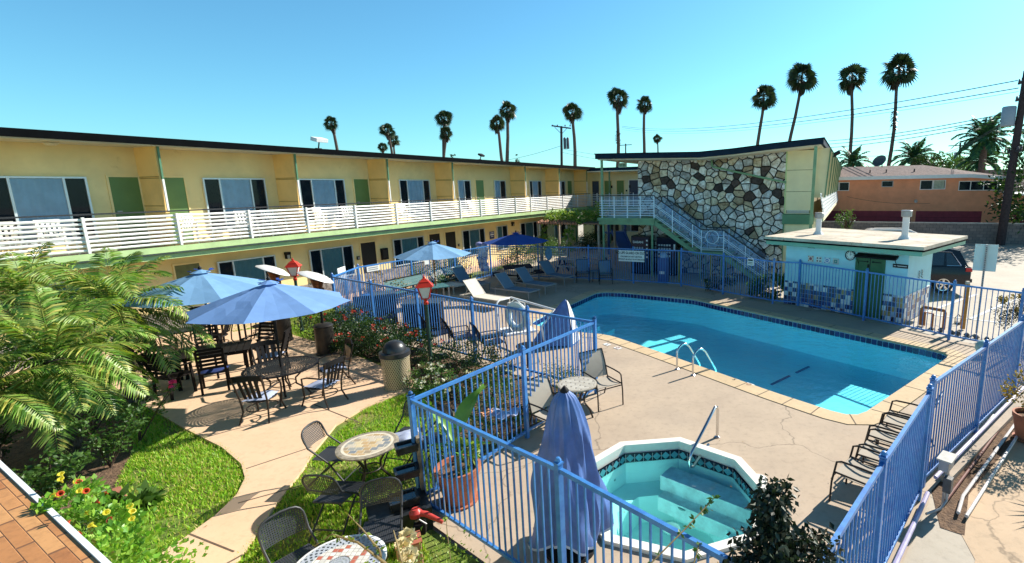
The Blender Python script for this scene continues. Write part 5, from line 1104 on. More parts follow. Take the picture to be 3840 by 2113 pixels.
# ---- potted banana
def pot(name,label,c,r,h,m=TERRA,rim=True):
    t=thing(name,label,'flower pot',(c[0],c[1],0));MB().lathe((0,0,0),[(r*.66,0),(r*.95,h-.08),(r*1.0,h-.08),(r*1.02,h),(r*.9,h),(r*.86,h-.06)],30,False).build('pot',m,t,smooth=True);MB().lathe((0,0,h-.07),[(0,0),(r*.87,0)],20,False).build('soil',SOIL,t);MB().lathe((0,0,0),[(r*.80,0),(r*.85,.03),(r*.7,.03)],24).build('saucer',m,t);return t
pb=(-2.22,6.22);pot('flower_pot','large terracotta pot on the deck inside the fence corner',pb,.30,.52)
bn=thing('banana_plant','young banana plant with torn upright leaves growing from the terracotta pot','plant',(pb[0],pb[1],.45))
BANL=mat('banana_leaf',(.16,.34,.04),.4,.3,6,c2=(.10,.24,.03));
mb=MB();mb.tube([(0,0,0),(.02,0,.3),(.0,.02,.6)],[.04,.03,.02],8);mb.tube([(.1,.05,0),(.14,.06,.3)],[.025,.015],8);mb.build('stem',mat('banana_stem',(.25,.24,.08),.6),bn,smooth=True)
for (az,el,L,w,z) in((.9,70,.85,.30,.45),(2.6,62,.85,.15,.35),(-.2,35,.45,.12,.3),(3.9,50,.4,.1,.3),(5.2,40,.4,.12,.25)):
    d=V((cos(az)*cos(rad(el)),sin(az)*cos(rad(el)),sin(rad(el))));s_=V((-sin(az),cos(az),0));mb=MB()
    def P(u,v,d=d,s_=s_,L=L,w=w,z=z): b=V((0,0,z))+d*L*v+V((cos(az),sin(az),-1))*.28*L*v*v;q=w*math.sin(min(1,v*1.15+.05)*PI*.97)**.6*(u-.5);return b+s_*q+V((0,0,.10*abs(u-.5)*w*4))
    mb.grid(P,4,12);mb.build('leaf',BANL,bn,smooth=True)
mb=MB();foliage(mb,(0,0,.05),(.22,.22,.10),260,.05);foliage(mb,(.16,-.05,.28),(.10,.10,.22),120,.11);mb.build('underplanting',LEAFY,bn)
# ---- covered umbrella (closed) in the deck corner
cu=thing('covered_umbrella','tall closed umbrella wrapped in a loose blue cover behind the front fence','umbrella',(-.62,5.25,0))
mb=MB()
def CP(u,v):
    a=2*PI*u;z=.22+(1.98-.22)*v;r=(.385*(1-v)**.50+.05)*(1+.20*math.sin(a*4+v*3)*(1-v)+.09*math.sin(a*9-v*6)*(1-v*.6)+.05*math.sin(a*15+v*9));r*=1.0+.10*math.sin(v*9+a)*(1-v)
    return (r*cos(a)*.95,r*sin(a)*.85+.0,z+.05*math.sin(a*3)*(1-v)**3)
mb.grid(CP,72,26);mb.build('cover',COVER,cu,smooth=True);mb=MB();mb.tube([(0,0,0),(0,0,2.0)],.03,10);mb.lathe((0,0,1.93),[(.055,0),(.05,.06),(.02,.10),(0,.12)],12);mb.build('pole',BLKMET,cu,smooth=True);MB().lathe((0,0,0),[(.30,0),(.30,.05),(.08,.08)],24).build('base',BLKMET,cu)
mb=MB();mb.grid(lambda u,v:(CP(u,0)[0]*1.01,CP(u,0)[1]*1.01,CP(u,0)[2]-.01+.035*v),72,1);mb.build('hem',mat('hem_pale',(.50,.58,.74),.8),cu,smooth=True)
# ---- beige set
T6=V((-.78,8.57,0));b6=round_table('patio_table','small round plank-pattern table between two beige sling chairs',T6,.355,.72,PLANK,mat('plank_rim',(.42,.37,.30),.6,.2,20),BRNMET,legs=4,spread=.8)
bs=sling_chair('sling_chair',BRNMET,SLINGB,.56)
fd=V((.80,-.60,0))
place(bs,(-.35,9.32,0),face((0,0),(.55,-.85)),'beige sling armchair with its back to the fence post, right of the plank table','beige sling chairs')
place(bs,(-1.15,7.98,0),face((0,0),(.75,-.66)),'beige sling armchair left of the plank table, partly behind the blue cover','beige sling chairs')
rlab=['nearest the spa, first of four along the right fence','second of four along the right fence','third of four along the right fence','farthest of four along the right fence, nearest the pool corner']
for i,(x,y) in enumerate(((3.20,6.06),(3.70,6.53),(4.12,7.04),(4.56,7.50))): place(bs,(x,y,0),face((0,0),(-.70,.71))+.1*(i%2),'beige sling armchair '+rlab[i],'beige sling chairs')
# ---- dark chairs behind the middle fence, far chairs
ds=sling_chair('sling_chair',BLKMET,SLINGD,.54);DG='dark sling chairs'
for (x,y),lab in zip(((-4.85,13.05),(-4.12,12.62),(-3.22,12.12)),('seen from behind beside the tall slatted bin, left of three','seen from behind through the fence, middle of three','seen from behind through the fence, right of three')):
    place(ds,(x,y,0),face((0,0),(.85,.52)),'dark sling chair '+lab,DG)
gs=sling_chair('sling_chair',BLKMET,SLINGG,.56)
place(gs,(-1.62,22.35,0),face((0,0),(.1,-1)),'grey-blue sling chair against the far fence, left of a pair',DG);place(gs,(-.58,21.9,0),face((0,0),(.1,-1)),'grey-blue sling chair against the far fence, right of a pair, under the warning board',DG)
ft=thing('side_table','tiny dark glass side table between the two far fence chairs','table',(-1.07,22.35,0));MB().lathe((0,0,.48),[(0,0),(.24,0),(.24,.02),(0,.02)],20).build('tabletop',SLINGG,ft)
for k in range(3): a=2.1*k;MB().bar((.2*cos(a),.2*sin(a),0),(.15*cos(a),.15*sin(a),.48),.025).build('leg',BLKMET,ft)
# small dark table by the lift
t8=thing('side_table','low dark table right of the three dark chairs','table',(-2.2,11.6,0));MB().lathe((0,0,.46),[(0,0),(.30,0),(.30,.02),(0,.02)],24).build('tabletop',BLKMET,t8)
for k in range(3): a=2.1*k+.5;MB().bar((.25*cos(a),.25*sin(a),0),(.18*cos(a),.18*sin(a),.46),.03).build('leg',BLKMET,t8)
# ---- loungers
lg=lounger(GREYMET,SLINGG);lw=lounger(mat('frame_tan',(.55,.50,.42),.5),SLINGW);LG='sun loungers at the far end of the deck'
def lay(o,h1,f1,lab,h=.0):
    h1=V(h1);f1=V(f1);d=(f1-h1).normalized();c=h1+d*.27;place(o,(c.x,c.y,0),math.atan2(d.y,d.x)-PI/2,lab,LG)
lay(lg,(-3.78,20.66),(-2.72,19.92),'grey-blue sun lounger in shade, farther of the two nearest the pool end');lay(lg,(-4.31,19.4),(-3.24,18.77),'grey-blue sun lounger in shade, nearer of the two beside the pool end')
lay(lw,(-5.15,18.07),(-4.15,17.43),'cream sun lounger lit by the sun in front of the shaded ones');lay(lg,(-6.6,21.16),(-5.6,20.45),'dark sun lounger with a white towel-covered head beside the benches');lay(lw,(-7.49,20.85),(-6.6,20.2),'cream sun lounger behind the small square umbrella table')
lay(lg,(-3.1,22.6),(-2.3,21.9),'dark sun lounger deepest in the shade by the far umbrella')
tw=thing('towel','white towel folded over the head of the dark sun lounger','towel',(0,0,0));d=(V((-5.6,20.45))-V((-6.6,21.16))).normalized();hb=V((-6.6,21.16))-d*.48
MB().box(None,(.60,.03,.20),M=Matrix.Translation((hb.x,hb.y,.86))@Matrix.Rotation(math.atan2(d.y,d.x)-PI/2,4,'Z')@Matrix.Rotation(rad(-48+90-90),4,'X')).build('cloth',WHITE,tw,bevel=.01)
# ---- benches
def bench(label,a,b):
    a=V(a);b=V(b);L=(b-a).length;c=(a+b)/2;t=thing('bench',label,'bench',(c.x,c.y,0),math.atan2((b-a).y,(b-a).x),'green perforated benches along the left fence')
    gm=alphapat('bench_mesh_green',(.05,.16,.16),.5,'dots',.03,.27);mb=MB();mb.grid(lambda u,v:((u-.5)*L,-.52+.42*v,.42),2,2);mb.build('seat',gm,t);mb=MB();mb.grid(lambda u,v:((u-.5)*L,.0+.10*v,.50+.36*v),2,2);mb.build('backrest',gm,t)
    mb=MB();[mb.bar((-L/2,y,z),(L/2,y,z),.03) for y,z in((-.53,.42),(-.08,.42),(.0,.50),(.10,.87))];mb.build('frame',BLKMET,t)
    for s in(-1,0,1):
        mb=MB();mb.bar((s*L*.46,-.45,0),(s*L*.46,-.45,.42),.04);mb.bar((s*L*.46,.05,0),(s*L*.46,.0,.5),.04);mb.bar((s*L*.46,-.5,.41),(s*L*.46,0,.41),.03);mb.build('leg_frame',BLKMET,t)
bench('long green perforated bench left of the small umbrella table',(-8.67,18.35),(-7.90,20.0));bench('green perforated bench behind the cream and dark loungers',(-7.75,20.9),(-7.05,22.5))
# ---- square umbrella table, far table
T7=V((-6.74,18.15,0));q7=thing('square_table','small square green-topped table pierced by an umbrella pole','table',(T7.x,T7.y,0),.6);MB().box((0,0,.70),(.80,.80,.03)).build('tabletop',mat('table_green',(.05,.17,.18),.5,.2,6),q7)
for x in(-.36,.36):
    for y in(-.36,.36): MB().bar((x,y,0),(x,y,.69),.04).build('leg',GREYMET,q7)
umbrella('open pale blue umbrella above the small square deck table',T7,2.36,.35,1.35,1.86,UMBL,polem=mat('pole_rust',(.20,.05,.03),.5))
T9=V((-4.55,22.4,0));q9=thing('picnic_table','dark square table in the shade under the far blue umbrella','table',(T9.x,T9.y,0),.3);MB().box((0,0,.72),(1.25,1.05,.05)).build('tabletop',SLINGD,q9);MB().lathe((0,0,0),[(.3,0),(.3,.04),(.06,.08),(.06,.70)],16).build('pedestal',BLKMET,q9)
for s in(-1,1): MB().box((s*.95,0,.44),(.35,.95,.04)).build('bench_seat',SLINGD,q9)
mb=MB();[mb.bar((s*.95,y,.42),(0,0,.3),.04) for s in(-1,1) for y in(-.3,.3)];mb.build('strut',BLKMET,q9)
umbrella('open deep blue umbrella at the far corner of the deck',T9,2.28,.2,1.45,1.86,UMBD)
# ---- towel bins, drum
def bin_(label,c,w,d,h,rz):
    t=thing('towel_bin',label,'bin',(c[0],c[1],0),rz,'slatted bins by the middle fence');mb=MB();n=int(w/.09)
    for s in(-1,1): [mb.box((-w/2+(i+.5)*w/n,s*d/2,h/2),(w/n*.82,.02,h-.06)) for i in range(n)]
    n=int(d/.09)
    for s in(-1,1): [mb.box((s*w/2,-d/2+(i+.5)*d/n,h/2),(.02,d/n*.82,h-.06)) for i in range(n)]
    mb.build('slats',WOODD,t);mb=MB();mb.box((0,0,h/2),(w-.06,d-.06,h-.08));mb.build('liner',DOORK,t);MB().box((0,0,h),(w+.05,d+.05,.04)).build('lid',mat('bin_lid',(.06,.075,.08),.45),t)
bin_('dark slatted bin behind the middle fence, smaller one beside the blue drum',(-7.5,15.65),.62,.6,.98,.55);bin_('wide dark slatted bin behind the red lantern and the fence',(-5.75,14.35),1.0,.62,.98,.1)
dr_=thing('storage_drum','round blue plastic drum behind the left end of the middle fence','barrel',(-8.25,16.25,0));MB().lathe((0,0,0),[(.25,0),(.28,.05),(.28,.28),(.295,.30),(.28,.32),(.28,.58),(.295,.60),(.28,.62),(.26,.84),(.15,.88),(0,.88)],28).build('shell',mat('drum_blue',(.04,.18,.50),.35,.1,4),dr_,smooth=True)
MB().lathe((.1,0,.88),[(.04,0),(.04,.03)],12).build('bung',BLKMET,dr_)
# blue folded chairs left of the drum
place(ds,(-8.2,15.75,0),.4,'dark sling chair in the left corner of the deck beside the blue drum',DG)
# ---- pool lift with cover
pl_=thing('pool_lift','white pool access lift arm with a blue and white cloth cover at the pool corner','pool lift',(-1.75,13.2,0),.0)
mb=MB()
def LC(u,v):
    a=2*PI*u;z=.03+1.22*v;f=(1-v)**.8;return (.62*f*cos(a)+.30*v+.05*math.sin(4*a)*f+.0,.42*f*sin(a)-.0*v+.04*math.sin(5*a+2)*f,z+.03*math.sin(3*a)*f)
mb.grid(LC,48,16);cvr=mb.build('cover',COVER,pl_,smooth=True)
mb=MB();mb.grid(lambda u,v:(LC(-.10+.20*u,.05+.92*v)[0]*1.03+.012,LC(-.10+.20*u,.05+.92*v)[1]*1.03,LC(-.1+.2*u,.05+.92*v)[2]),8,16);mb.build('cover_panel',WHITE,cvr,smooth=True)
pA=V((-3.62,14.44,.86));pB_=V((-3.3,15.0,.92));pC=V((-2.05,12.75,.86));o=V((-1.75,13.2,0))
MB().tube([pA-o-V((0,0,.84)),pA-o,pA-o+V((.06,.12,.08)),pB_-o,pC-o+V((.3,.6,.05)),pC-o+V((.0,.0,-.25)),pC-o+V((.1,0,-.85))],.03,10).build('arm',WHITE,pl_,smooth=True);MB().box((-1.3,1.3,.45),(.45,.40,.85),rz=.5).build('column',mat('lift_grey',(.55,.52,.48),.5),pl_,bevel=.03);MB().box((-1.3,1.3,.03),(.9,.8,.06),rz=.5).build('base_plate',WHITE,pl_)
# steps / pale pad near the lift
# ---- lifebuoy, rescue poles, striped float on fences
def onrun(px,a,b,off):
    d=ray(*px);a=V(a);b=V(b);e=(b-a).normalized();nn=V((e.y,-e.x,0));nn=nn if nn.y<0 else -nn
    t=(a+nn*off).dot(nn)/V((d.x,d.y,0)).dot(nn);return V((0,0,H))+d*t,math.atan2(e.y,e.x)
p,a=onrun((1300,797),MF[0],MF[1],-.09);lr=thing('lifebuoy','white ring buoy with a rope hanging on the pool side of the middle fence','lifebuoy',p,a)
mb=MB();mb.T=RX;K=24
for k in range(K):
    for j in range(10):
        q=lambda k,j:((.27+.085*cos(2*PI*j/10))*cos(2*PI*k/K),(.27+.085*cos(2*PI*j/10))*sin(2*PI*k/K),.06*sin(2*PI*j/10));mb.poly([q(k,j),q(k+1,j),q(k+1,j+1),q(k,j+1)])
mb.build('ring',mat('buoy_white',(.75,.76,.70),.5,.08,4),lr,smooth=True);mb=MB();mb.T=RX;mb.tube([((.37+.03*sin(k*1.7))*cos(2*PI*k/30),(.40+.05*cos(k))*sin(2*PI*k/30)-.05,.05) for k in range(31)],.010,6);mb.build('rope',WHITE,lr,smooth=True)
p,a=onrun(ZN(860,320),FA[2],FA[3],.10);rp=thing('rescue_poles','four long thin rescue poles with a blue skimmer net on the far fence','pool tool',p,a)
mb=MB();[mb.tube([(-2.2,0,.14-.115*k),(2.0+.15*k,0,.10-.10*k)],.018,6) for k in range(4)];mb.build('poles',mat('pole_pale',(.62,.60,.48),.4),rp,smooth=True)
mb=MB();mb.T=RX;mb.lathe((1.55,-.15,0),[(0,.0),(.0,.0)],3,False);mb=MB();mb.T=Matrix.Translation((1.55,-.03,-.12))@RX@Matrix.Diagonal((.55,1,1,1));mb.lathe((0,0,0),[(.30,0),(.30,.03),(.26,.035),(.26,-.02),(0,-.05)],20);mb.build('net',mat('net_blue',(.14,.30,.46),.6),rp)
p,a=onrun(ZN(395,430),FA[2],FA[3],.14);fl=thing('pool_float','white and violet striped foam float strapped upright on the far fence','pool float',p,a)
mb=MB()
for i in range(9):
    mb.mi=0 if i<3 or i%2 else 1;z=.62-.145*i;w=.50+.06*math.sin(i*2.1);mb.box((.05*math.sin(i),0,z),(w,.09,.145))
mb.lathe((-.16,0,.70),[(0,-.1),(.16,-.06),(.17,.06),(0,.12)],12);mb.lathe((.17,0,.72),[(0,-.1),(.15,-.06),(.15,.05),(0,.10)],12);mb.build('slab',[mat('float_white',(.75,.73,.78),.5),mat('float_violet',(.24,.26,.50),.5)],fl,bevel=.02)
mb=MB();[mb.bar((-.28,-.05,.55-.36*k),(.28,-.05,.30-.36*k),.018) for k in range(3)];[mb.bar((.28,-.055,.55-.36*k),(-.28,-.055,.30-.36*k),.018) for k in range(3)];mb.build('strap',WHITE,fl)
# ---- behind the far fence: slide, vending machines, pergola, picnic tables
sl=thing('play_slide','blue plastic playground slide on blue posts under the stair landing','slide',(.1,30.6,0),.35)
MB().sheet(lambda u,v:((u-.5)*.75,-3.0*v*.62+.3,1.45-1.35*v),2,6,.04).build('chute',BLUEPL,sl)
for s in(-1,1): MB().xprism([(.3,1.45),(-1.56,.1),(-1.56,.28),(.3,1.63)],s*.40-.03,s*.40+.03,'x').build('side_wall',BLUEPL,sl);
for x in(-.55,.55): MB().bb((x-.06,.4,0),(x+.06,.52,2.5)).build('post',BLUEPL,sl)
MB().bb((-.6,.4,1.35),(.6,1.3,1.45)).build('platform',BLUEPL,sl)
def vend(label,px0,px1,y,white,txt=None):
    a,_=loc(SW,px0,y);b,_=loc(SW,px1,y);t=on(SW,(a+b)/2,y,0,'vending_machine',label,'vending machine');w=b-a
    MB().bb((-w/2,.02,0),(w/2,.8,1.85)).build('cabinet',VEND,t,bevel=.02);MB().bb((-w/2+.04,-.0,.1),(w/2-.04,.019,1.78)).build('front_panel',mat('vend_panel',(.015,.02,.045),.15),t)
    return t,w
v1,w=vend('dark drink vending machine with rows of round bottle windows and white lettering, left one',ZD(470,1150),ZD(665,1150),-.95,1)
textmesh('lettering','DASANI',.15,Matrix.Translation((-.1,-.004,1.55))@RX,SIGNW,v1,ex=.001)
mb=MB()
for r in range(3):
    for c in range(4): mb.T=Matrix.Translation((-w/2+.2+c*.13,-.006,1.28-.26*r))@RX;mb.lathe((0,0,0),[(.045,0),(.045,.006)],12)
mb.build('bottle_windows',mat('bottle_pale',(.5,.55,.58),.4),v1);mb=MB();[mb.bb((w/2-.16,-.012,1.6-.2*k),(w/2-.08,-.001,1.68-.2*k)) for k in range(5)];mb.build('buttons',WHITE,v1)
v2,w=vend('dark snack vending machine with a lit pale display, right one',ZD(740,1150),ZD(955,1150),-.95,1)
mb=MB();[mb.bb((-w/2+.1+.13*c,-.010,1.40-.17*r),(-w/2+.19+.13*c,-.001,1.48-.17*r)) for r in range(4) for c in range(5)];mb.build('bottle_windows',MT['bottle_pale'],v2);mb=MB();mb.bb((w/2-.14,-.012,1.2),(w/2-.06,-.001,1.5));mb.build('buttons',WHITE,v2)
x,z=loc(SW,ZD(815,1330),-2.6);nb=on(SW,x,-2.6,0,'water_cooler','blue and white cabinet standing behind the far fence below the stairs','cabinet');MB().box((0,0,.55),(.42,.4,1.1)).build('cabinet',BLUEPL,nb,bevel=.02);MB().lathe((0,0,1.1),[(.16,0),(.17,.12),(.10,.2),(0,.22)],16).build('top',mat('cool_pale',(.45,.55,.70),.4),nb,smooth=True);MB().box((0,-.205,.45),(.22,.01,.12)).build('tray',WHITE,nb)
for i,px in enumerate((ZD(978,1400),ZD(1322,1400))):
    x,z=loc(SW,px,-2.3);yb=on(SW,x,-2.3,0,'bollard',f'slim yellow post behind the far fence under the staircase, {["left","right"][i]} one','post');MB().tube([(0,0,0),(0,0,1.3)],.045,10).build('shaft',mat('post_yellow',(.40,.33,.05),.5),yb,smooth=True);MB().lathe((0,0,1.3),[(.05,0),(.03,.03),(0,.04)],10).build('cap',MT['post_yellow'],yb)
pg=thing('pergola','small pergola with scalloped clay edge overgrown by vines','pergola',(-2.4,26.6,0),SA)
MB().bb((-1.6,-.9,2.36),(2.0,1.3,2.42)).build('roof',mat('pergola_board',(.30,.16,.10),.8),pg)
mb=MB();[mb.tube([(-1.5+.16*i,-1.0,2.40),(-1.5+.16*i,-.5,2.50)],.07,8) for i in range(15)];mb.build('clay_edge',CLAY,pg)
for x in(-1.5,.1,1.9): MB().bb((x-.05,-.85,0),(x+.05,-.75,2.36)).build('post',mat('post_pale',(.45,.36,.28),.7),pg)
for x in(-1.5,1.9): MB().bb((x-.05,1.15,0),(x+.05,1.25,2.36)).build('post',mat('post_pale',(.45,.36,.28),.7),pg)
vi=tag(None,'') if 0 else thing('climbing_vine','yellow-green vine spread over the pergola roof','vine',(-2.4,26.6,0),SA);mb=MB();foliage(mb,(.2,.1,2.62),(2.0,1.2,.26),2600,.13,clump=1.2);foliage(mb,(1.6,0,2.9),(.6,.5,.5),500,.13);foliage(mb,(-1.5,-.6,1.9),(.3,.3,.7),500,.11);foliage(mb,(.3,-.85,1.7),(.25,.2,.8),420,.11);foliage(mb,(-.4,.3,1.0),(.3,.3,1.2),420,.11);mb.build('foliage',LEAFY,vi);MB().tube([(-1.5,-.7,0),(-1.45,-.7,1.2),(-1.3,-.5,2.4)],.03,6).build('stem',TREEB,vi)
for i,(px,lab) in enumerate(((ZN(1570,430),'white-topped picnic table under the pergola'),(ZN(1880,390),'pale picnic table right of the pergola post'))):
    g=G(*px,.72);t=thing('picnic_table',lab,'table',(g.x,g.y,0),SA+.2*i);mb=MB();[mb.box((0,-.30+.15*k,.72),(1.5,.13,.04)) for k in range(5)];mb.build('tabletop',mat('picnic_pale',(.55,.50,.42),.7),t)
    for s in(-1,1): MB().box((0,s*.65,.44),(1.5,.25,.04)).build('bench_seat',MT['picnic_pale'],t)
    mb=MB();[mb.bar((x,s*.65,0),(x,s*.1,.70),.06) for x in(-.55,.55) for s in(-1,1)];[mb.bar((x,-.65,.40),(x,.65,.40),.05) for x in(-.55,.55)];mb.build('leg_frame',BRNMET,t)
# ------------------------------------------------------------ parking side things
def car(name,label,p,rz,paint,h=1.68,L=4.7,w=1.86):
    "nose towards +X"
    t=thing(name,label,'car',(p[0],p[1],0),rz)
    # stations x, zbottom, zbelt, half width low, half width belt
    st=[(-L/2,.55,.98,.72,.70),(-L/2+.06,.38,1.02,.86,.80),(-L/2+.35,.30,1.05,.93,.86),(-1.2,.27,1.03,.93,.88),(0,.27,1.0,.93,.89),(1.2,.27,.98,.93,.88),(1.7,.28,.93,.92,.84),(L/2-.25,.33,.82,.86,.74),(L/2,.45,.70,.70,.60)]
    mb=MB();prev=None
    for x,zb,zt,wl,wt in st:
        ring=[mb.av(q) for q in((x,-wl*.92,zb),(x,-wl,zb+.18),(x,-wl,zt-.25),(x,-wt,zt),(x,0,zt+.02),(x,wt,zt),(x,wl,zt-.25),(x,wl,zb+.18),(x,wl*.92,zb))]
        if prev:
            for i in range(9): mb.fc((prev[i],prev[(i+1)%9],ring[(i+1)%9],ring[i]))
        else: mb.fc(ring)
        prev=ring
    mb.fc(prev[::-1]);b=mb.build('body',paint,t,smooth=True,bevel=.02)
    cs=[(-L/2+.12,1.0,1.03,.78,.74),(-L/2+.42,1.0,h-.10,.84,.62),(-L/2+.9,1.0,h-.01,.86,.66),(.1,1.0,h,.86,.66),(.55,1.0,h-.08,.85,.62),(1.35,.98,1.02,.80,.74)]
    mb=MB();mb2=MB();prev=None
    for x,zb,zt,wb,wt in cs:
        ring=[mb.av(q) for q in((x,-wb,zb),(x,-wt,zt),(x,-wt*.5,zt+.025),(x,wt*.5,zt+.025),(x,wt,zt),(x,wb,zb))]
        if prev:
            for i in range(5): mb.fc((prev[i],prev[i+1],ring[i+1],ring[i]))
        prev=ring
    mb.build('roof',paint,t,smooth=True)
    for s in(-1,1):
        mb=MB();
        def q(x,z,o=.012): 
            # interpolate side surface
            for i in range(len(cs)-1):
                if cs[i][0]<=x<=cs[i+1][0]:
                    f=(x-cs[i][0])/(cs[i+1][0]-cs[i][0]);zb=1.0;zt=cs[i][2]*(1-f)+cs[i+1][2]*f;wb=cs[i][3]*(1-f)+cs[i+1][3]*f;wt=cs[i][4]*(1-f)+cs[i+1][4]*f;g=(z-zb)/max(.01,zt-zb);return (x,s*(wb*(1-g)+wt*g+o),z)
            return (x,s*.8,z)
        mb.poly([q(-1.95,1.10),q(-.95,1.08),q(-.95,h-.14),q(-1.62,h-.18)]);mb.poly([q(-.87,1.08),q(.1,1.07),q(.1,h-.12),q(-.87,h-.14)]);mb.poly([q(.18,1.07),q(1.0,1.07),q(.50,h-.20),q(.18,h-.13)]);mb.build('side_window',GLASSK,t)
        mb=MB();pp=[q(-1.98,1.09,.02),q(-1.66,h-.15,.02),q(-.9,h-.11,.02),q(.1,h-.09,.02),q(.55,h-.17,.02)];mb.tube(pp,.012,6);mb.tube([q(-1.98,1.075,.02),q(1.1,1.05,.02)],.012,6);mb.build('window_trim',CHROME,t,smooth=True)
        MB().box((-L/2+.14,s*.78,.93),(.22,.26,.13)).build('tail_lamp',REDL,t,bevel=.02)
        MB().box((L/2-.22,s*.66,.70),(.25,.28,.12)).build('headlight',mat('headlamp',(.7,.7,.7),.1),t,bevel=.02)
        for x in(-1.42,1.38):
            wm=MB();wm.T=Matrix.Translation((x,s*.82,.35))@Matrix.Rotation(PI/2*s,4,'X');wm.lathe((0,0,0),[(.20,-.10),(.33,-.11),(.35,-.06),(.35,.06),(.33,.11),(.20,.10)],28);wh_=wm.build('wheel',RUBBER,t,smooth=True)
            wm=MB();wm.T=Matrix.Translation((x,s*.82,.35))@Matrix.Rotation(PI/2*s,4,'X');zc=-.115;wm.lathe((0,0,zc),[(.225,.02),(.235,-.005),(.205,.0),(.205,.04)],28,False)
            for k in range(5): a=2*PI*k/5+.3;wm.bar((0,0,zc),(.22*cos(a-.1),.22*sin(a-.1),zc+.005),.035,.02);wm.bar((0,0,zc),(.22*cos(a+.15),.22*sin(a+.15),zc+.005),.03,.02)
            wm.lathe((0,0,zc-.01),[(0,0),(.05,0),(.05,.03)],12);wm.build('rim',CHROME,wh_)
    MB().poly([(-L/2+.13,-.62,1.10),(-L/2+.13,.62,1.10),(-L/2+.36,.54,h-.20),(-L/2+.36,-.54,h-.20)]).build('rear_window',GLASSK,t)
    MB().poly([(1.30,-.66,1.06),(1.30,.66,1.06),(.62,.56,h-.12),(.62,-.56,h-.12)]).build('windshield',GLASSK,t)
    MB().box((-L/2+.0,0,.50),(.10,1.5,.14)).build('bumper',RUBBER,t,bevel=.02);MB().box((-L/2-.012,0,.80),(.01,.42,.14)).build('plate',SIGNW,t)
    mb=MB();[mb.bar((-1.5,s*.58,h+.05),(.2,s*.58,h+.05),.03) for s in(-1,1)];mb.build('roof_rail',BLKMET,t);return t
FW=V((-.96,.28,0)).normalized();ww=V((12.35,18.75,0));cc_=ww+FW*1.42+V((.28,.96,0))*.85
car('parked_car','black SUV with its rear towards the parking sign, partly behind the pool house',cc_,math.atan2(FW.y,FW.x),SUVP,1.72,4.75,1.9)
g2=G(*ZF(950,330),1.45);car('parked_car','white car mostly hidden behind the pool house roof, only its roof showing',(g2.x+.3,g2.y+.4),SA,mat('car_white',(.75,.75,.74),.2,.04,2,spec=.7),1.5,4.4)
mk=MB()
for k,(a,b) in enumerate((((9.9,15.9),(13.5,13.2)),((10.9,15.1),(14.6,17.9)),((11.9,14.3),(16.2,17.2)),((9.9,15.9),(13.6,18.6)),((20,22),(30,28)))): mk.bar((a[0],a[1],-.024),(b[0],b[1],-.024),.10,.006)
struct('parking_marking',mk,mat('paint_white',(.72,.70,.66),.7,.15,6))
sb=G(2456,838);sg=thing('parking_sign','blank back of a white parking sign on a perforated steel post','sign',sb,-.62)
mb=MB();mb.bb((-.025,-.025,0),(.025,.025,2.5));mb.build('post',GREYMET,sg);mb=MB();[mb.bb((-.012,-.0265,.1+.05*k),(.012,-.0255,.122+.05*k)) for k in range(47)];mb.build('post_holes',DOORK,sg);mb=MB();mb.box((0,.035,2.13),(.52,.012,.74));mb.build('plate',mat('sign_back',(.60,.70,.68),.45,.05,3,metal=.2),sg,bevel=.03)
p=G(*ZF(1435,1080));t=thing('marker_post','short orange-yellow wooden post behind the fence left of the parking sign','post',p);MB().bb((-.045,-.045,0),(.045,.045,1.32)).build('shaft',mat('post_orange',(.60,.27,.05),.6,.15,8),t);MB().bb((-.04,-.04,1.321),(.04,.04,1.40)).build('tip',mat('post_tip',(.6,.52,.42),.7),t)
a=G(*ZF(1115,1050));b=G(*ZF(1290,1085));t=thing('barrier_rail','low orange-brown tubular rail beside the pool house corner','barrier',a);d=b-a;om=mat('rail_orange',(.50,.17,.04),.5,.15,8)
MB().tube([(0,0,0),(0,0,.50),V((.04,-.02,.55)),d*.95+V((0,0,.55)),d+V((0,0,.50)),d],.045,10).build('rail_tube',om,t,smooth=True);MB().tube([d*.15+V((.0,.0,0)),d*.15+V((0,0,.40)),d*.5+V((0,0,.40)),d*.5],.04,8).build('inner_loop',om,t,smooth=True)
t=thing('garden_ornament','tiny wire lantern ornament on the ground behind the far fence','ornament',G(*ZF(1400,1035)));mb=MB();[mb.tube([(.09*cos(a),.09*sin(a),0),(.11*cos(a),.11*sin(a),.16),(0,0,.26)],.008,5) for a in(0,1.57,3.14,4.7)];mb.build('wire_frame',BLKMET,t);MB().lathe((0,0,0),[(.10,0),(.10,.02)],12).build('base',BLKMET,t)
def bush(name,label,c,r,n,L,m,cat='shrub',stem=True,fl=None,group=None,**k):
    t=thing(name,label,cat,(c[0],c[1],0),0,group);mb=MB();foliage(mb,(0,0,c[2]),r,n,L,**k);mb.build('foliage',m,t)
    if stem:
        mb=MB();[mb.tube([(0,0,0),(rnd(-.3,.3)*r[0],rnd(-.3,.3)*r[1],c[2]*.5),(rnd(-.6,.6)*r[0],rnd(-.6,.6)*r[1],c[2])],[.02,.014,.006],5) for _ in range(5)];mb.build('stem',TREEB,t)
    if fl:
        m2,cnt,sz=fl;mb=MB()
        for _ in range(cnt):
            d=rdir();d.z=abs(d.z)*.8+.1;p=V((d.x*r[0],d.y*r[1],c[2]+d.z*r[2]*1.02))
            for j in range(7):
                e=rdir();mb.leaf(p+e*sz*.15,(e+V((0,0,.6))).normalized(),e.orthogonal().normalized(),sz*.7,sz*.6)
        mb.build('flowers',m2,t)
    return t
bush('clipped_hedge','round hedge with golden top and dark front beyond the far fence',(10.95,12.9,.55),(.85,.7,.50),2600,.06,LEAFB,stem=True)
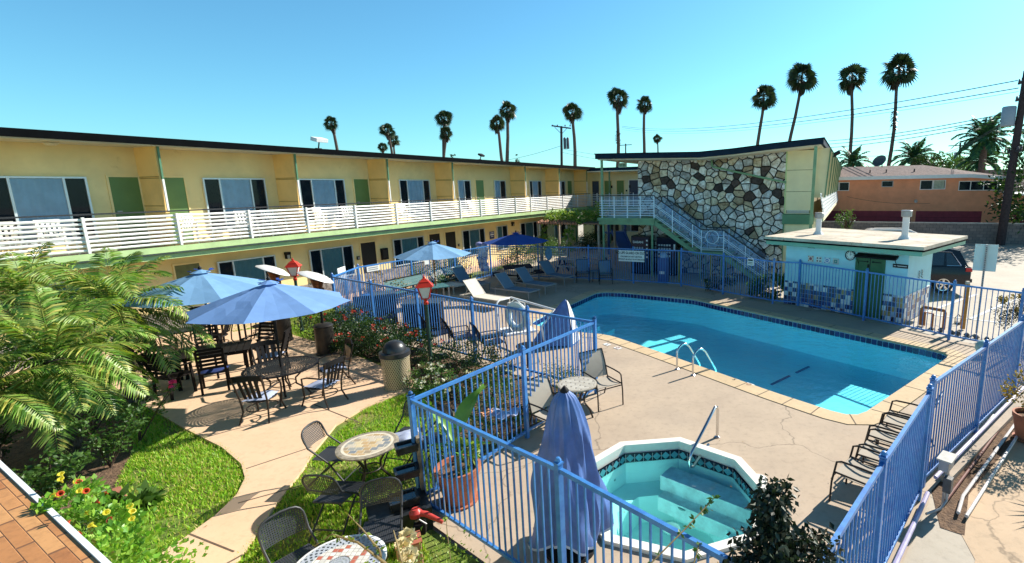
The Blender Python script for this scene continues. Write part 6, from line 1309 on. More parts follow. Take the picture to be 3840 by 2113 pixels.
tb=bpy.data.objects['clipped_hedge'];mb=MB();foliage(mb,(0,0,.98),(.85,.7,.16),1500,.06);mb.build('golden_top',LEAFO,tb)  # golden leaves on top of the blackish ones
bush('flowering_shrub','low shrub with strap leaves and pale flowers between the stair foot and the pool house',(5.75,18.6,.38),(.75,.45,.38),1000,.17,LEAFM,fl=(FLW,22,.06))
bush('shrub','dark low shrub with a few pale flowers under the staircase',(4.1,19.9,.35),(.8,.4,.30),700,.09,LEAFD,fl=(FLW,16,.05))
t=thing('edging_stones','row of small dark stones along the outside of the far fence','stones',(9,13.5,0));mb=MB()
for k in range(16):
    x,y=(9.05+.14*k,14.0-.17*k);mb.lathe((x-9+rnd(-.05,.05),y-13.5+rnd(-.05,.05),-.02),[(.05,0),(rnd(.06,.09),.04),(.03,rnd(.07,.10)),(0,.10)],7)
mb.build('stones',mat('stone_dark',(.16,.14,.13),.8,.4,9),t)
# electrical box, pipes, potted shrub
e0=V((4.24,5.95,0));eb=thing('electrical_box','weatherproof electrical box on bent conduits beside the right fence','electrical box',e0,.75);eb.scale=(.85,.85,1)
MB().box((-.0,.02,.60),(.30,.14,.14)).build('upper_box',GREYMET,eb,bevel=.008);MB().box((0,.02,.685),(.34,.20,.02)).build('cover',mat('box_cover',(.5,.47,.42),.5),eb);MB().box((-.10,-.05,.36),(.13,.11,.20)).build('lower_box',mat('box_dark_grey',(.10,.10,.10),.5),eb,bevel=.008)
for pts in([(-.10,-.05,.28),(-.12,-.06,.14),(-.25,-.02,.06),(-.5,.10,.04)],[(-.05,0,.55),(-.06,0,0)],[(.05,0,.55),(.10,.02,.30),(.13,0,0)],[(.10,.03,.56),(.20,.0,.25),(.22,.0,0)]): MB().tube(pts,.018,8).build('conduit',GREYMET,eb,smooth=True)
pipm=mat('pvc_white',(.66,.60,.56),.5,.12,6)
def pipe(label,pts,r,m): t=thing('pipe',label,'pipe',pts[0]);o=V(pts[0]);MB().tube([V(p)-o for p in pts],r,8).build('tube',m,t,smooth=True)
A=V((4.30,5.75,.03));B=V((9.0,10.0,.03));nn=V((.67,-.74,0))
pipe('white conduit on the ground, left of a parallel pair outside the right fence',[A,A+V((.3,.35,0)),B],.022,pipm);pipe('white conduit on the ground, right of the parallel pair',[A+nn*.09,B+nn*.09],.022,pipm)
pipe('brown rusty pipe running beside the white conduits',[A-nn*.14+V((.1,.15,0)),B-nn*.16],.020,mat('pipe_rust',(.20,.07,.05),.7));pipe('short loose white pipe lying near the fence',[V((5.75,7.55,.03)),V((6.75,8.45,.03))],.024,pipm)
pipe('lilac pipe clamped along the foot of the right fence',[V((1.2,2.75,.16)),V((2.65,4.42,.16)),V((3.7,5.6,.15)),V((4.05,6.0,.15))],.028,mat('pipe_lilac',(.45,.40,.58),.45))
pipe('blue and lilac pipe along the foot of the upper right fence',[V((4.35,6.32,.17)),V((7.9,9.28,.17)),V((10.3,11.2,.17))],.028,MT['pipe_lilac'])
mb=MB();mb.bar((4.6,6.5,.0),(10.5,11.3,.0),.16,.14);struct('kerb',mb,concrete('kerb_concrete',(.45,.36,.27),(.30,.24,.18),False,(.2,.15,.1)))
flat('dirt_strip',[(3.95,5.55),(4.15,5.4),(4.75,6.2),(10.9,11.3),(10.5,11.6),(4.4,6.5)],[],-.024,SOIL)['kind']='structure'
pt=G(2566,1105);pot('flower_pot','terracotta pot at the right photo edge outside the fence',(pt.x+.12,pt.y),.24,.45);
t=thing('potted_shrub','gold-leaved shrub growing in the terracotta pot at the right photo edge','shrub',(pt.x+.12,pt.y,.45));mb=MB();foliage(mb,(0,0,.45),(.48,.48,.36),1500,.055);mb.build('foliage',LEAFO,t);mb=MB();[mb.tube([(0,0,-.05),(rnd(-.1,.1),rnd(-.1,.1),.2),(rnd(-.3,.3),rnd(-.3,.3),.45)],[.02,.012,.005],5) for _ in range(6)];mb.build('stem',TREEB,t)
t=thing('agave','spiky agave just beyond the right photo edge casting its shadow','plant',(6.1,6.1,0));mb=MB()
for k in range(26):
    a=2.4*k;el=.25+.9*(k/26);d=V((cos(a)*cos(el),sin(a)*cos(el),sin(el)));mb.leaf((0,0,.35),d,V((-sin(a),cos(a),0)),.55,.05,.3)
mb.build('leaves',LEAFD,t);MB().tube([(0,0,0),(0,0,.35)],.06,8).build('stem',TREEB,t)
p,a=onrun(ZL(985,415),RF[3],RF[4],-.05);signboard('fence_sign','small weathered cream sign on the right fence gate',p,.34,.20,a+PI,[('#',.02,.04,GREYMET),('#',.02,-.02,GREYMET)])
t=thing('float_ball','small pale aqua float on the deck at the right corner of the pool fence','pool float',G(2268+50,880) if 0 else G(*ZF(1590,1225),.2));MB().lathe((0,0,-.15),[(0,0),(.12,.03),(.17,.14),(.14,.26),(.05,.33),(0,.34)],20).build('ball',mat('float_aqua',(.40,.62,.60),.5),t,smooth=True)
# ------------------------------------------------------------ hedges and roses
un3=V((-.921,.389,0));uu3=V((.389,.921,0))
for i,(a,b,d,r,h,lab) in enumerate(((17.0,18.6,15.8,.6,1.15,'rounded green hedge below the meter box behind the left fence'),(21.2,28.0,15.6,.5,1.15,'long low green hedge behind the far left corner of the fence'),(29.5,33.0,15.2,.5,1.0,'dark green hedge near the pergola behind the far fence'))):
    c=uu3*(a+b)/2+un3*d;t=thing('hedge',lab,'hedge',(c.x,c.y,0),math.atan2(.921,.389));mb=MB();foliage(mb,(0,0,h*.55),((b-a)/2+.3,r,h*.5),int(1500*(b-a)**.6),.085,clump=.9);mb.build('foliage',LEAFM if i<2 else LEAFD,t);mb=MB();[mb.tube([(x,0,0),(x+.1,.05,h*.6)],.03,5) for x in(-.4*(b-a),0,.4*(b-a))];mb.build('stem',TREEB,t)
bush('shrub','orange-tinted shrub behind the left fence beside the small white notice',(-9.0,19.0,.6),(.8,.5,.55),900,.09,LEAFO)
bush('shrub','dark green shrub behind the fence under the left deck umbrella',(-8.1,20.9,.6),(.9,.6,.55),1200,.09,LEAFM)
RG='rose bushes in the bed along the middle fence'
rs=[((-8.4,14.0,.50),(.85,.6,.5),16,'at the far left of the bed by the heater, with coral blooms'),((-7.35,13.35,.5),(.8,.6,.5),12,'second from the left in the bed'),((-6.4,12.5,.5),(.8,.6,.5),8,'beside the right heater, third from the left'),((-5.75,12.1,.48),(.7,.6,.48),8,'behind the trash can lid, with a few coral blooms'),((-5.0,11.55,.45),(.75,.55,.45),10,'just left of the nearest lantern post'),((-6.9,12.55,.35),(.6,.5,.35),4,'low and dark at the patio edge')]
for c,r,nf,lab in rs: bush('rose_bush','rose bush '+lab,c,r,3000,.055,LEAFD,'rose bush',fl=(FLR,nf,.075),group=RG)
for c,r,lab in(((-3.75,11.0,.42),(.7,.5,.42),'right of the nearest lantern against the fence'),((-3.0,10.5,.38),(.6,.5,.38),'near the fence right of the lantern, smaller')): bush('rose_bush','leafy green rose bush '+lab,c,r,1600,.055,LEAFD,'rose bush',group=RG)
for c,r,nf,lab in(((-4.0,10.1,.28),(.55,.5,.28),16,'right of the trash can base'),((-3.4,9.6,.30),(.6,.5,.30),20,'below the nearest lantern post'),((-2.6,9.5,.3),(.6,.6,.3),8,'between the lantern and the short fence run')): bush('rose_bush','low white-flowered rose bush '+lab,c,r,1500,.05,LEAFM,'rose bush',fl=(FLW,nf,.075),group='white rose bushes')
for c,r,lab in(((-1.9,8.6,.35),(.75,.7,.35),'behind the sunlit fence run, far part'),((-2.5,7.6,.32),(.6,.7,.32),'behind the fence near the banana plant'),((-1.2,9.2,.4),(.5,.4,.4),'behind the fence left of the beige chairs')): bush('low_shrub','small-leaved dark shrub '+lab,c,r,2400,.035,LEAFM,'shrub',fl=(FLW,8,.03))
wst=thing('fallen_cloth','crumpled orange and pale cloth lying in the shrubs behind the fence','cloth',(-1.95,7.75,.55));mb=MB();mb.grid(lambda u,v:((u-.5)*.5,(v-.5)*.3,.05*math.sin(u*9)*math.cos(v*7)),10,8);mb.build('cloth',CUSH,wst,smooth=True);mb=MB();mb.grid(lambda u,v:((u-.5)*.2-.28,(v-.5)*.25,.03+.05*math.sin(u*7)*math.cos(v*5)),6,6);mb.build('orange_fold',mat('cloth_orange',(.65,.30,.14),.8),wst,smooth=True)
# left bed: palms, roses
def frond(mb,o,az,el,L,droop,ll,n=34,w=.034,twist=0):
    o=V(o);p=o;d=V((cos(az)*cos(el),sin(az)*cos(el),sin(el)));s=V((-sin(az),cos(az),0));pts=[];K=n
    step=L/K
    for k in range(K+1):
        t=k/K;pts.append((p.copy(),d.copy()));p=p+d*step;d=(d+V((0,0,-droop*step*(0.6+1.2*t)))).normalized()
    for i in range(0,K,4): 
        a,b=pts[i][0],pts[min(i+4,K)][0];mb.bar(a,b,.012*(1-i/K)+.004,.010)
    for i,(p,d) in enumerate(pts[3:]):
        t=(i+3)/K;l=ll*(math.sin(PI*min(1,t*.92+.06))**.6)
        up=s.cross(d)
        for q in(-1,1):
            dd=(s*q*1.0+d*.75+up*-.0+V((0,0,.25-rnd(.1,.45)))).normalized();lx=l*rnd(.85,1.1);sd=dd.cross(up if abs(dd.dot(up))<.9 else d).normalized()
            a=mb.av(p);b=mb.av(p+dd*lx*.4+sd*w*.5);c=mb.av(p+dd*lx*.8+V((0,0,-.14*lx)));e=mb.av(p+dd*lx*.4-sd*w*.5);f=mb.av(p+dd*lx+V((0,0,-.30*lx)))
            mb.fc((a,b,c,e));g=mb.av(p+dd*lx*.62-sd*w*.4+V((0,0,-.05*lx)));mb.fc((e,c,f,g)) if 0 else mb.fc((b,f,c,e))
def pygmy(label,b,h,L,nf,ll=.30,lean=(0,0),seed=1,nleaf=40):
    global R;keep=R;R=random.Random(seed)
    t=thing('date_palm',label,'palm tree',(b[0],b[1],0));top=V((lean[0],lean[1],h))
    mb=MB();mb.tube([(0,0,0),top*.5+V((.05,0,0)),top],[.10,.09,.10],10)
    for k in range(70):
        z=h*k/70;a=2.4*k;q=top*(k/70);mb.leaf(q+V((cos(a)*.08,sin(a)*.08,0)),(V((cos(a),sin(a),1.2))).normalized(),V((-sin(a),cos(a),0)),.12,.07)
    mb.build('trunk',PALMT,t);
    for k in range(nf):
        mb=MB();f=k/nf;el=1.35-1.75*f**.85+rnd(-.1,.1);frond(mb,top+V((0,0,.05-.12*f)),2.4*k+rnd(-.2,.2),el,L*rnd(.85,1.1)*(1-.25*(f<.12)),.75+rnd(0,.35)-.15*f,ll,nleaf);mb.build('frond',PFROND,t)
    R=keep;return t
ca_=G(285,760,2.1);pygmy('date palm nearest the left patio umbrella, its fronds reaching over the tables',(ca_.x,ca_.y),1.95,1.85,32,.40,seed=3)
cb_=G(70,745,2.1);pygmy('date palm behind at the left photo edge with upright young fronds',(cb_.x,cb_.y),1.95,1.8,30,.40,seed=5)
cc3=G(135,890,1.75);pygmy('lower date palm in front, arching over the rose bed at the left',(cc3.x,cc3.y),1.65,1.6,32,.36,seed=8)
cd=G(-70,985,1.5);pygmy('date palm cut off by the left photo edge above the ledge',(cd.x,cd.y),1.4,1.3,26,.30,seed=9)
def rose(label,b,h,spread,nst,nl,m,fl=None,leafL=.05,lean=(0,0)):
    t=thing('rose_bush',label,'rose bush',(b[0],b[1],0));mb=MB();ml=MB();mf=MB();o=V((0,0,0))
    for k in range(nst):
        a=2.4*k;q=rnd(.4,1)*spread;tip=V((cos(a)*q+lean[0],sin(a)*q+lean[1],h*rnd(.7,1.05)));mid=tip*.5+V((rnd(-.05,.05),rnd(-.05,.05),.08*h));pts=[o,mid*.6,mid,tip];mb.tube(pts,[.012,.009,.007,.003],5)
        for j in range(nl):
            f=rnd(.2,1);p=(mid*.0+o).lerp(mid,f*2) if f<.5 else mid.lerp(tip,f*2-1);d=rdir();d.z=abs(d.z)*.4
            for e in range(5): dd=(d+rdir()*.8).normalized();ml.leaf(p+d*.04*e,dd,dd.cross(rdir()).normalized(),leafL*rnd(.7,1.2),leafL*.65)
        if fl and k<fl[1]:
            for j in range(16): e=rdir();mf.leaf(tip+e*fl[2]*.12,(e+V((0,0,.4))).normalized(),e.orthogonal().normalized(),fl[2]*.6,fl[2]*.6)
    mb.build('stem',TREEB,t);ml.build('foliage',m,t)
    if fl: mf.build('flowers',fl[0],t)
    return t
rose('tall sparse rose with one magenta bloom at the patio edge',(-8.3,8.0),1.05,.35,5,14,LEAFM,(FLM,1,.12),.055,(.45,.0));rose('leggy green rose bush in the middle of the left bed',(-8.0,7.2),.95,.5,9,22,LEAFM,None,.06,(.2,0));rose('grey-green rose bush with round leaves nearer the ledge',(-7.9,6.3),.75,.45,8,22,LEAFM,None,.07,(.1,0))
rose('tall thin rose cane leaning over the black palm shadow',(-9.4,8.3),1.2,.4,6,14,LEAFM,(FLM,1,.05),.05,(.2,.2));rose('dense rose foliage under the lower date palm',(-9.6,6.9),.9,.6,14,26,LEAFD,(FLR,2,.06),.05)
rose('small weedy plant in the bare soil patch',(-6.6,5.6),.28,.35,10,12,LEAFM,None,.05);bush('grass_tuft','tuft of long strappy leaves at the edge of the bare soil',(-6.75,6.25,.12),(.40,.25,.14),260,.22,LEAFM,'plant',stem=False)
t=thing('edging_bricks','broken row of red bricks edging the soil bed','bricks',(-7.2,6.5,0),-.7);mb=MB();[mb.box((.23*k,.02*(k%2),.03),(.2,.1,.07),rz=rnd(-.1,.1)) for k in range(4)];mb.build('bricks',BRICKR,t,bevel=.005)
# ledge and flowering vine in the foreground left
zl=2.2;A_,B_,C_=G(0,1160,zl),G(85,1245,zl),G(278,1417,zl);dl=(C_-A_).normalized();A0=A_-dl*1.2;C0=C_+dl*1.5;nl_=V((-dl.y,dl.x,0));nl_=nl_ if nl_.dot(-C_)>0 else -nl_
if nl_.x>0: nl_=nl_
inw=V((dl.y,-dl.x,0));inw=inw if (G(0,1417,zl)-A_).dot(inw)>0 else -inw
ang=math.atan2(dl.y,dl.x);ld=thing('tiled_ledge','orange tiled ledge with a white metal edge in the bottom left corner','ledge',A0,ang)
sgn=1 if V((-sin(ang),cos(ang),0)).dot(inw)>0 else -1;LL=(C0-A0).length
MB().bb((0,sgn*.03,-.10),(LL,sgn*2.4,0)).build('tiles',LEDGE,ld);MB().bb((-.01,0,-.13),(LL,sgn*.028,.012)).build('edge_strip',WHITE,ld);MB().bb((.0,sgn*.05,-2.2),(LL,sgn*.3,-.101)).build('wall_below',CREAM,ld)
vm=thing('flowering_vine','bright green vine with yellow and red trumpet flowers spilling over the tiled ledge','vine',(0,0,0));K1,K2,K3=G(165,1262,2.15),G(225,1315,2.1),G(300,1385,2.0)
mb=MB();vl=leafmat('vine_leaf',[(.12,.30,.03),(.20,.42,.05),(.32,.48,.06),(.10,.24,.03)],rough=.4)
for c,r,n in((K1,(.17,.17,.11),420),(K2,(.19,.19,.14),560),(K3,(.16,.15,.14),420),(K2+V((0,.15,-.4)),(.30,.22,.30),500),(K3+V((0,.1,-.4)),(.25,.2,.3),400)): foliage(mb,c,r,n,.046,.036,clump=.8,up=.8)
mb.build('foliage',vl,vm)
for m,cnt in((FLY,11),(mat('petal_orange_red',(.65,.09,.03),.5),8)):
    for k in range(cnt):
        f=R.random();c=(K1.lerp(K2,f*2) if f<.5 else K2.lerp(K3,f*2-1))+V((rnd(-.16,.16),rnd(-.16,.12),.10+rnd(-.04,.06)));mb=MB()
        mb.T=Matrix.Translation(c)@V((rnd(-.6,.6)+.3,rnd(-.9,-.1),1)).to_track_quat('Z','Y').to_matrix().to_4x4();mb.lathe((0,0,0),[(.004,-.035),(.008,-.008),(.016,.006),(.021,.005)],7,False);mb.build('flower',m,vm,smooth=True)
KB=K2-V((0,0,K2.z));mb=MB();[mb.tube([KB+V((x,-.4*x,0)),KB+V((x*.8,-.4*x+.05,1.0)),KB+V((x,-.4*x,2.1))],.014,5) for x in(-.2,0,.2)];mb.build('stem',mat('vine_stem',(.20,.24,.06),.7),vm)
t=thing('planter_box','terracotta trough planter below the tiled ledge at the left','planter',(-8.9,5.9,0),.5);MB().bb((-.5,-.15,0),(.5,.15,.25)).build('trough',TERRA,t);MB().bb((-.52,-.17,.25),(.52,.17,.28)).build('rim',TERRA,t)
# foreground right shrub and rose canes
ts=thing('young_tree','dark glossy young tree rising in front of the fence at lower right','tree',(1.13,3.02,0));mb=MB()
for c,r,n in(((-.02,.22,1.88),(.16,.17,.19),560),((-.12,.1,1.58),(.25,.22,.25),1400),((.16,.15,1.52),(.20,.2,.22),900),((.0,.0,1.20),(.25,.25,.28),900),((-.02,.2,2.02),(.09,.1,.12),150)): foliage(mb,c,r,int(n*1.35),.056,.036,clump=.8,hang=1.2)
mb.build('crown',LEAFB,ts);mb=MB();mb.tube([(0,0,0),(.02,.05,.7),(-.03,.1,1.4),(-.02,.2,1.95)],[.03,.025,.018,.006],8);mb.tube([(0,.06,.9),(.2,.12,1.4)],[.012,.005],6);mb.tube([(0,.06,.8),(-.25,.1,1.5)],[.012,.005],6);mb.build('trunk',TREEB,ts)
def cane(name,label,pts,r,n,m,L=.05,fl=None,cat='rose bush'):
    t=thing(name,label,cat,(pts[0].x,pts[0].y,0));o=V((pts[0].x,pts[0].y,0));ps=[p-o for p in pts];MB().tube(ps,[r*(1-.7*i/(len(ps)-1)) for i in range(len(ps))],6).build('cane',mat('cane_tan',(.30,.22,.10),.7),t,smooth=True);mb=MB()
    for _ in range(n):
        i=R.randrange(1,len(ps));p=ps[i-1].lerp(ps[i],R.random())
        for e in range(4): d=(rdir()+V((0,0,-.2))).normalized();mb.leaf(p,d,d.cross(rdir()).normalized(),L*rnd(.6,1.3),L*.55)
    if n: mb.build('foliage',m,t)
    if fl:
        for j,(q,sz,mm) in enumerate(fl):
            mb=MB()
            for k in range(40): e=rdir();mb.leaf(q-o+e*sz*.2,(e+V((0,0,.3))).normalized(),e.orthogonal().normalized(),sz*.55,sz*.6)
            mb.build('flower',mm,t)
    return t
cane('rose_cane','thin leafy rose cane rising across the spa view at the bottom edge',[V((.40,2.75,.0)),G(1635,1420,1.55),G(1720,1335,1.65),G(1800,1250,1.75)],.010,16,LEAFM,.05)
cane('rose_cane','short dark leafy stem at the bottom edge beside the taller cane',[V((.62,2.85,0)),G(1745,1420,1.5),G(1760,1365,1.55)],.010,9,LEAFM,.05)
cane('rose_bush','thorny tan rose cane with a pale yellow bloom at the bottom edge',[V((-1.75,3.3,0)),G(1000,1440,1.25),G(900,1365,1.3),G(835,1345,1.3),G(790,1375,1.25)],.016,12,LEAFY,.05,fl=[(G(1025,1350,1.3),.11,mat('petal_cream',(.85,.72,.42),.5,.15,12)),(G(1030,1395,1.3),.10,MT['petal_cream']),(G(1012,1372,1.3),.09,MT['petal_cream'])])
cane('rose_cane','bare brown thorny stub pointing up beside the cream rose',[V((-1.6,3.3,0)),G(1010,1410,1.35),G(990,1335,1.4)],.014,0,LEAFY)
cane('rose_cane','tan rose shoot curving left above the mesh table',[V((-1.8,3.4,0)),G(955,1385,1.3),G(910,1330,1.35),G(876,1295,1.4)],.012,5,LEAFY,.05)
cane('rose_cane','thin dead upright twig in front of the fence rail',[V((-1.45,3.8,0)),G(1125,1340,1.2),G(1118,1250,1.4)],.006,3,LEAFY,.04)
t=thing('rose_bush','tangle of small yellow-green leaves at the bottom edge under the cream rose','rose bush',(-1.75,3.55,0));mb=MB();foliage(mb,(.1,.15,1.0),(.36,.30,.22),900,.035,clump=.9);foliage(mb,(.35,-.05,1.05),(.2,.15,.2),200,.07);foliage(mb,(-.35,.0,1.05),(.3,.2,.15),240,.045);mb.build('foliage',LEAFY,t);mb=MB();[mb.tube([(0,0,0),(x*.5,.1,.6),(x,.15,1.0)],.012,5) for x in(-.3,0,.3)];mb.build('stem',TREEB,t)
mb=MB()
for poly,n in ((PAT,260),([(-4.2,10.4),(-9.0,15.4),(-9.6,14.2),(-5.2,10.4)],160),([tuple(p[:2]) for p in (V((-.7,9.6)),V((3.9,6.2)),V((2.0,4.2)),V((-2.2,6.3)))],60)):
    xs=[p[0] for p in poly];ys=[p[1] for p in poly]
    for _ in range(n):
        x,y=rnd(min(xs),max(xs)),rnd(min(ys),max(ys))
        if inpoly(x,y,poly) and noise.noise(V((x*.9,y*.9,7)))>-.05: d=V((rnd(-1,1),rnd(-1,1),.1)).normalized();mb.leaf((x,y,.045),d,V((-d.y,d.x,0)).normalized(),rnd(.02,.05),.018)
tag(mb.build('leaf_litter',leafmat('dry_leaf',[(.16,.09,.03),(.30,.20,.06),(.08,.05,.02),(.12,.16,.04)],trans=.1)),'scattered dry leaves on the patio and deck','leaf litter',kind='stuff')
# ------------------------------------------------------------ distant palms
def fanleaf(mb,o,d,rr,nb=11):
    d=d.normalized();s=d.orthogonal().normalized();s=(s*cos(rnd(0,6))+d.cross(s)*sin(rnd(0,6))).normalized();c=o+d*rr*.75;mb.bar(o,c,.03)
    up=d.cross(s)
    for k in range(nb):
        a=-1.9+3.8*k/(nb-1);dd=(d*cos(a)+s*sin(a)).normalized();L=rr*(.85-.12*abs(a));t=c+dd*L+V((0,0,-.28*L));w=up.cross(dd).normalized() if 0 else (s*cos(a)-d*sin(a))*rr*.075
        i=[mb.av(c+dd*L*.05),mb.av(c+dd*L*.5+w),mb.av(t),mb.av(c+dd*L*.5-w)];mb.fc(i)
crowns=[];skirts=[]
for v in range(5):
    mb=MB()
    for k in range(40):
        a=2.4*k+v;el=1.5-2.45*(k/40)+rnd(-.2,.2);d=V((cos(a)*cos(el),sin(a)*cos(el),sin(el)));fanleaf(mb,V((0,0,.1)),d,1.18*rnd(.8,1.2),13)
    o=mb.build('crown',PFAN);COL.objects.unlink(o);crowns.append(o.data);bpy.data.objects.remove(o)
    mb=MB()
    for k in range(260):
        f=R.random();a=rnd(0,6.28);r0=.22+.62*(1-f)**1.3;z=-.25-1.25*f;d=V((cos(a)*.45,sin(a)*.45,-1)).normalized();mb.leaf((cos(a)*r0*.8,sin(a)*r0*.8,z),d,V((-sin(a),cos(a),0)),.55*rnd(.7,1.2),.16)
    o=mb.build('skirt',PDEAD);COL.objects.unlink(o);skirts.append(o.data);bpy.data.objects.remove(o)
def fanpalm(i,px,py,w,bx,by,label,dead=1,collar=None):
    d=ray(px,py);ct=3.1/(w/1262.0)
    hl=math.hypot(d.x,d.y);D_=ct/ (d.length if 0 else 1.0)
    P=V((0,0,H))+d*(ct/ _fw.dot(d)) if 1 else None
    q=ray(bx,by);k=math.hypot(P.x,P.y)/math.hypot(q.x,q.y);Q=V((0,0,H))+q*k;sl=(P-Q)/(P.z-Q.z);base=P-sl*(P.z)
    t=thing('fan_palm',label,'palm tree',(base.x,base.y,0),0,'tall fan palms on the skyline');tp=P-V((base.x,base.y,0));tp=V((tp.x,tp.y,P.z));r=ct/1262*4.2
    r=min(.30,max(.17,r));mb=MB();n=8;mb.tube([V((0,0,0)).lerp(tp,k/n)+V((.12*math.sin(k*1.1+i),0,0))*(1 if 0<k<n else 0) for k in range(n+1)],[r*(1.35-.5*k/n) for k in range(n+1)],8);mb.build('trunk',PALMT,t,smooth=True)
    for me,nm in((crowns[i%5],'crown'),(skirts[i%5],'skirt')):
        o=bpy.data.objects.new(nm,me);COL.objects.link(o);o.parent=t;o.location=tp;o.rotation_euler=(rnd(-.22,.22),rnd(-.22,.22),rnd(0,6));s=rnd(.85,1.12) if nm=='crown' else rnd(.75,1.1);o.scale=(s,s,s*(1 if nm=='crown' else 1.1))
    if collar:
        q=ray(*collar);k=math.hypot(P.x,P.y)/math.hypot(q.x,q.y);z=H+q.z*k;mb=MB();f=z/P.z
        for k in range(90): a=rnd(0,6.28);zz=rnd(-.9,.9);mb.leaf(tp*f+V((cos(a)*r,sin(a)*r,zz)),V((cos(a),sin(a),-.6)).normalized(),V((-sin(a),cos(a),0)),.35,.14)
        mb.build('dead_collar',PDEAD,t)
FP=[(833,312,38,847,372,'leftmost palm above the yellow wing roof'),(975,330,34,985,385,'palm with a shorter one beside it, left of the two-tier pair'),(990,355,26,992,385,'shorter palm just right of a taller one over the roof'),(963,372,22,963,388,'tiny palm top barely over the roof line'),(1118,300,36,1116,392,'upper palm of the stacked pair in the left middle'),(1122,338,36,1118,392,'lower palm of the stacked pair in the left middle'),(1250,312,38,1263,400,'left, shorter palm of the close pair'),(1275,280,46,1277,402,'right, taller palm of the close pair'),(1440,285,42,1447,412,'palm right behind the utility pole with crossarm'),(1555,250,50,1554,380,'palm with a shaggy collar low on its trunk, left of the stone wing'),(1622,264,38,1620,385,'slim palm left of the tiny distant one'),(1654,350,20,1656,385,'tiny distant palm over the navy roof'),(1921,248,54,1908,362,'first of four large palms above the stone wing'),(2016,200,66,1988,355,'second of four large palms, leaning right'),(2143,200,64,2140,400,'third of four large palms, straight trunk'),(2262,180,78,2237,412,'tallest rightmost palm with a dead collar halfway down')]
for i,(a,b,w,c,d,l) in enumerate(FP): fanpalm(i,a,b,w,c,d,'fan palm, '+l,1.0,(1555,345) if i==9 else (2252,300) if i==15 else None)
def feather(label,px,py,D_,r,n=26,trunk=.22,seed=2,lean=0):
    global R;k=R;R=random.Random(seed);d=ray(px,py);P=V((0,0,H))+d*(D_/math.hypot(d.x,d.y));t=thing('feather_palm',label,'palm tree',(P.x,P.y,0));MB().tube([(0,0,0),(lean,0,P.z)],[trunk*1.3,trunk],10).build('trunk',PALMT,t,smooth=True);mb=MB()
    for j in range(n): f=j/n;frond(mb,(lean,0,P.z),2.4*j,1.35-1.6*f,r*rnd(.85,1.1),1.3/r,r*.24,34,.15)
    mb.build('crown',leafmat('feather_green',[(.02,.07,.04),(.05,.14,.06),(.10,.22,.08)]) if 'feather_green' not in MT else MT['feather_green'],t);R=k
feather('tall feather palm behind the orange building near the utility pole',2478,352,58,2.9,34,.26,4);feather('second feather palm crown just below the tall one',2470,405,60,2.6,26,.35,6)
feather('low feather palm over the orange roof right of the satellite dish',2300,400,62,2.6,30,.3,7);feather('small feather palm between the stone wing roof and the orange roof',2145,410,60,2.2,24,.2,8)
def tree(label,px,py,D_,r,n,L,m=LEAFD,name='tree',cat='tree',z0=.5):
    d=ray(px,py);P=V((0,0,H))+d*(D_/math.hypot(d.x,d.y));t=thing(name,label,cat,(P.x,P.y,0));mb=MB();foliage(mb,(0,0,P.z),r,n,L,clump=.6);mb.build('crown',m,t);mb=MB();mb.tube([(0,0,0),(.1,0,P.z*.6),(0,0,P.z)],[.25,.18,.06],8);[mb.tube([(.05,0,P.z*.6),(rnd(-.6,.6)*r[0],rnd(-.6,.6)*r[1],P.z+rnd(-.2,.3)*r[2])],[.1,.03],6) for _ in range(4)];mb.build('trunk',TREEB,t)
tree('bushy tree behind the orange roof between two feather palms',2375,415,66,(2.6,2,1.0),1500,.28,LEAFM);tree('low round tree right of the low feather palm',2345,412,60,(1.6,1.5,.9),900,.24,LEAFD)
tree('big dark tree at the right photo edge behind the utility pole',2612,440,44,(2.2,2.5,4.0),3800,.30,LEAFD);tree('dark small tree left of the tall feather palm',2415,420,70,(1.6,1.5,1.0),700,.26,LEAFD)
tree('leafy creeper on the wall corner by the street side balcony',2128,553,34,(.6,.6,.7),500,.12,LEAFM,'shrub','shrub')
for px,py in((1303,398),(1140,392)): tree('pointed cypress tip over the yellow roof, %s one'%('right' if px>1200 else 'left'),px,py+6,90,(.35,.35,1.1),200,.2,LEAFD,'cypress','tree')
# ------------------------------------------------------------ utility poles and wires
UPM=mat('pole_wood',(.045,.032,.035),.85,.3,8)
def upole(label,px,py_top,px_b,py_b,D_,r):
    d=ray(px,py_top);P=V((0,0,H))+d*(D_/math.hypot(d.x,d.y));q=ray(px_b,py_b);B=V((0,0,H))+q*(D_/math.hypot(q.x,q.y));b=B-(P-B)/(P.z-B.z)*B.z
    t=thing('utility_pole',label,'utility pole',(b.x,b.y,0));o=V((b.x,b.y,0));MB().tube([(0,0,0),P-o],[r*1.1,r*.8],12).build('pole',UPM,t,smooth=True);return t,P,o
def insul(mb,p,s=.07): mb.lathe(p,[(s*.4,0),(s,.05),(s*.5,.10),(s,.14),(0,.22)],8)
t1,U1,o1=upole('dark wooden utility pole at the right photo edge with grey transformer',2584,178,2524,565,42,.24)
e3=V((.921,-.389,0));b3=V((.389,.921,0))
top=U1-o1
for dz in(-.55,-1.6,-4.9): 
    c=top*(1+dz/top.z);mb=MB();mb.bar(c-b3*1.3,c+b3*1.3,.12,.14);mb.build('crossarm',UPM,t1);mb=MB();[insul(mb,c+b3*x+V((0,0,.07)),.09) for x in(-1.2,-.6,.6,1.2)];mb.build('insulator',mat('insulator',(.12,.12,.14),.3),t1)
cz=top*(1-2.6/top.z)-e3*.62;MB().lathe(cz-V((0,0,.7)),[(.0,0),(.36,0),(.38,.06),(.38,1.15),(.34,1.2),(0,1.25)],20).build('transformer',mat('transformer_grey',(.28,.34,.42),.4,.1,3),t1,smooth=True)
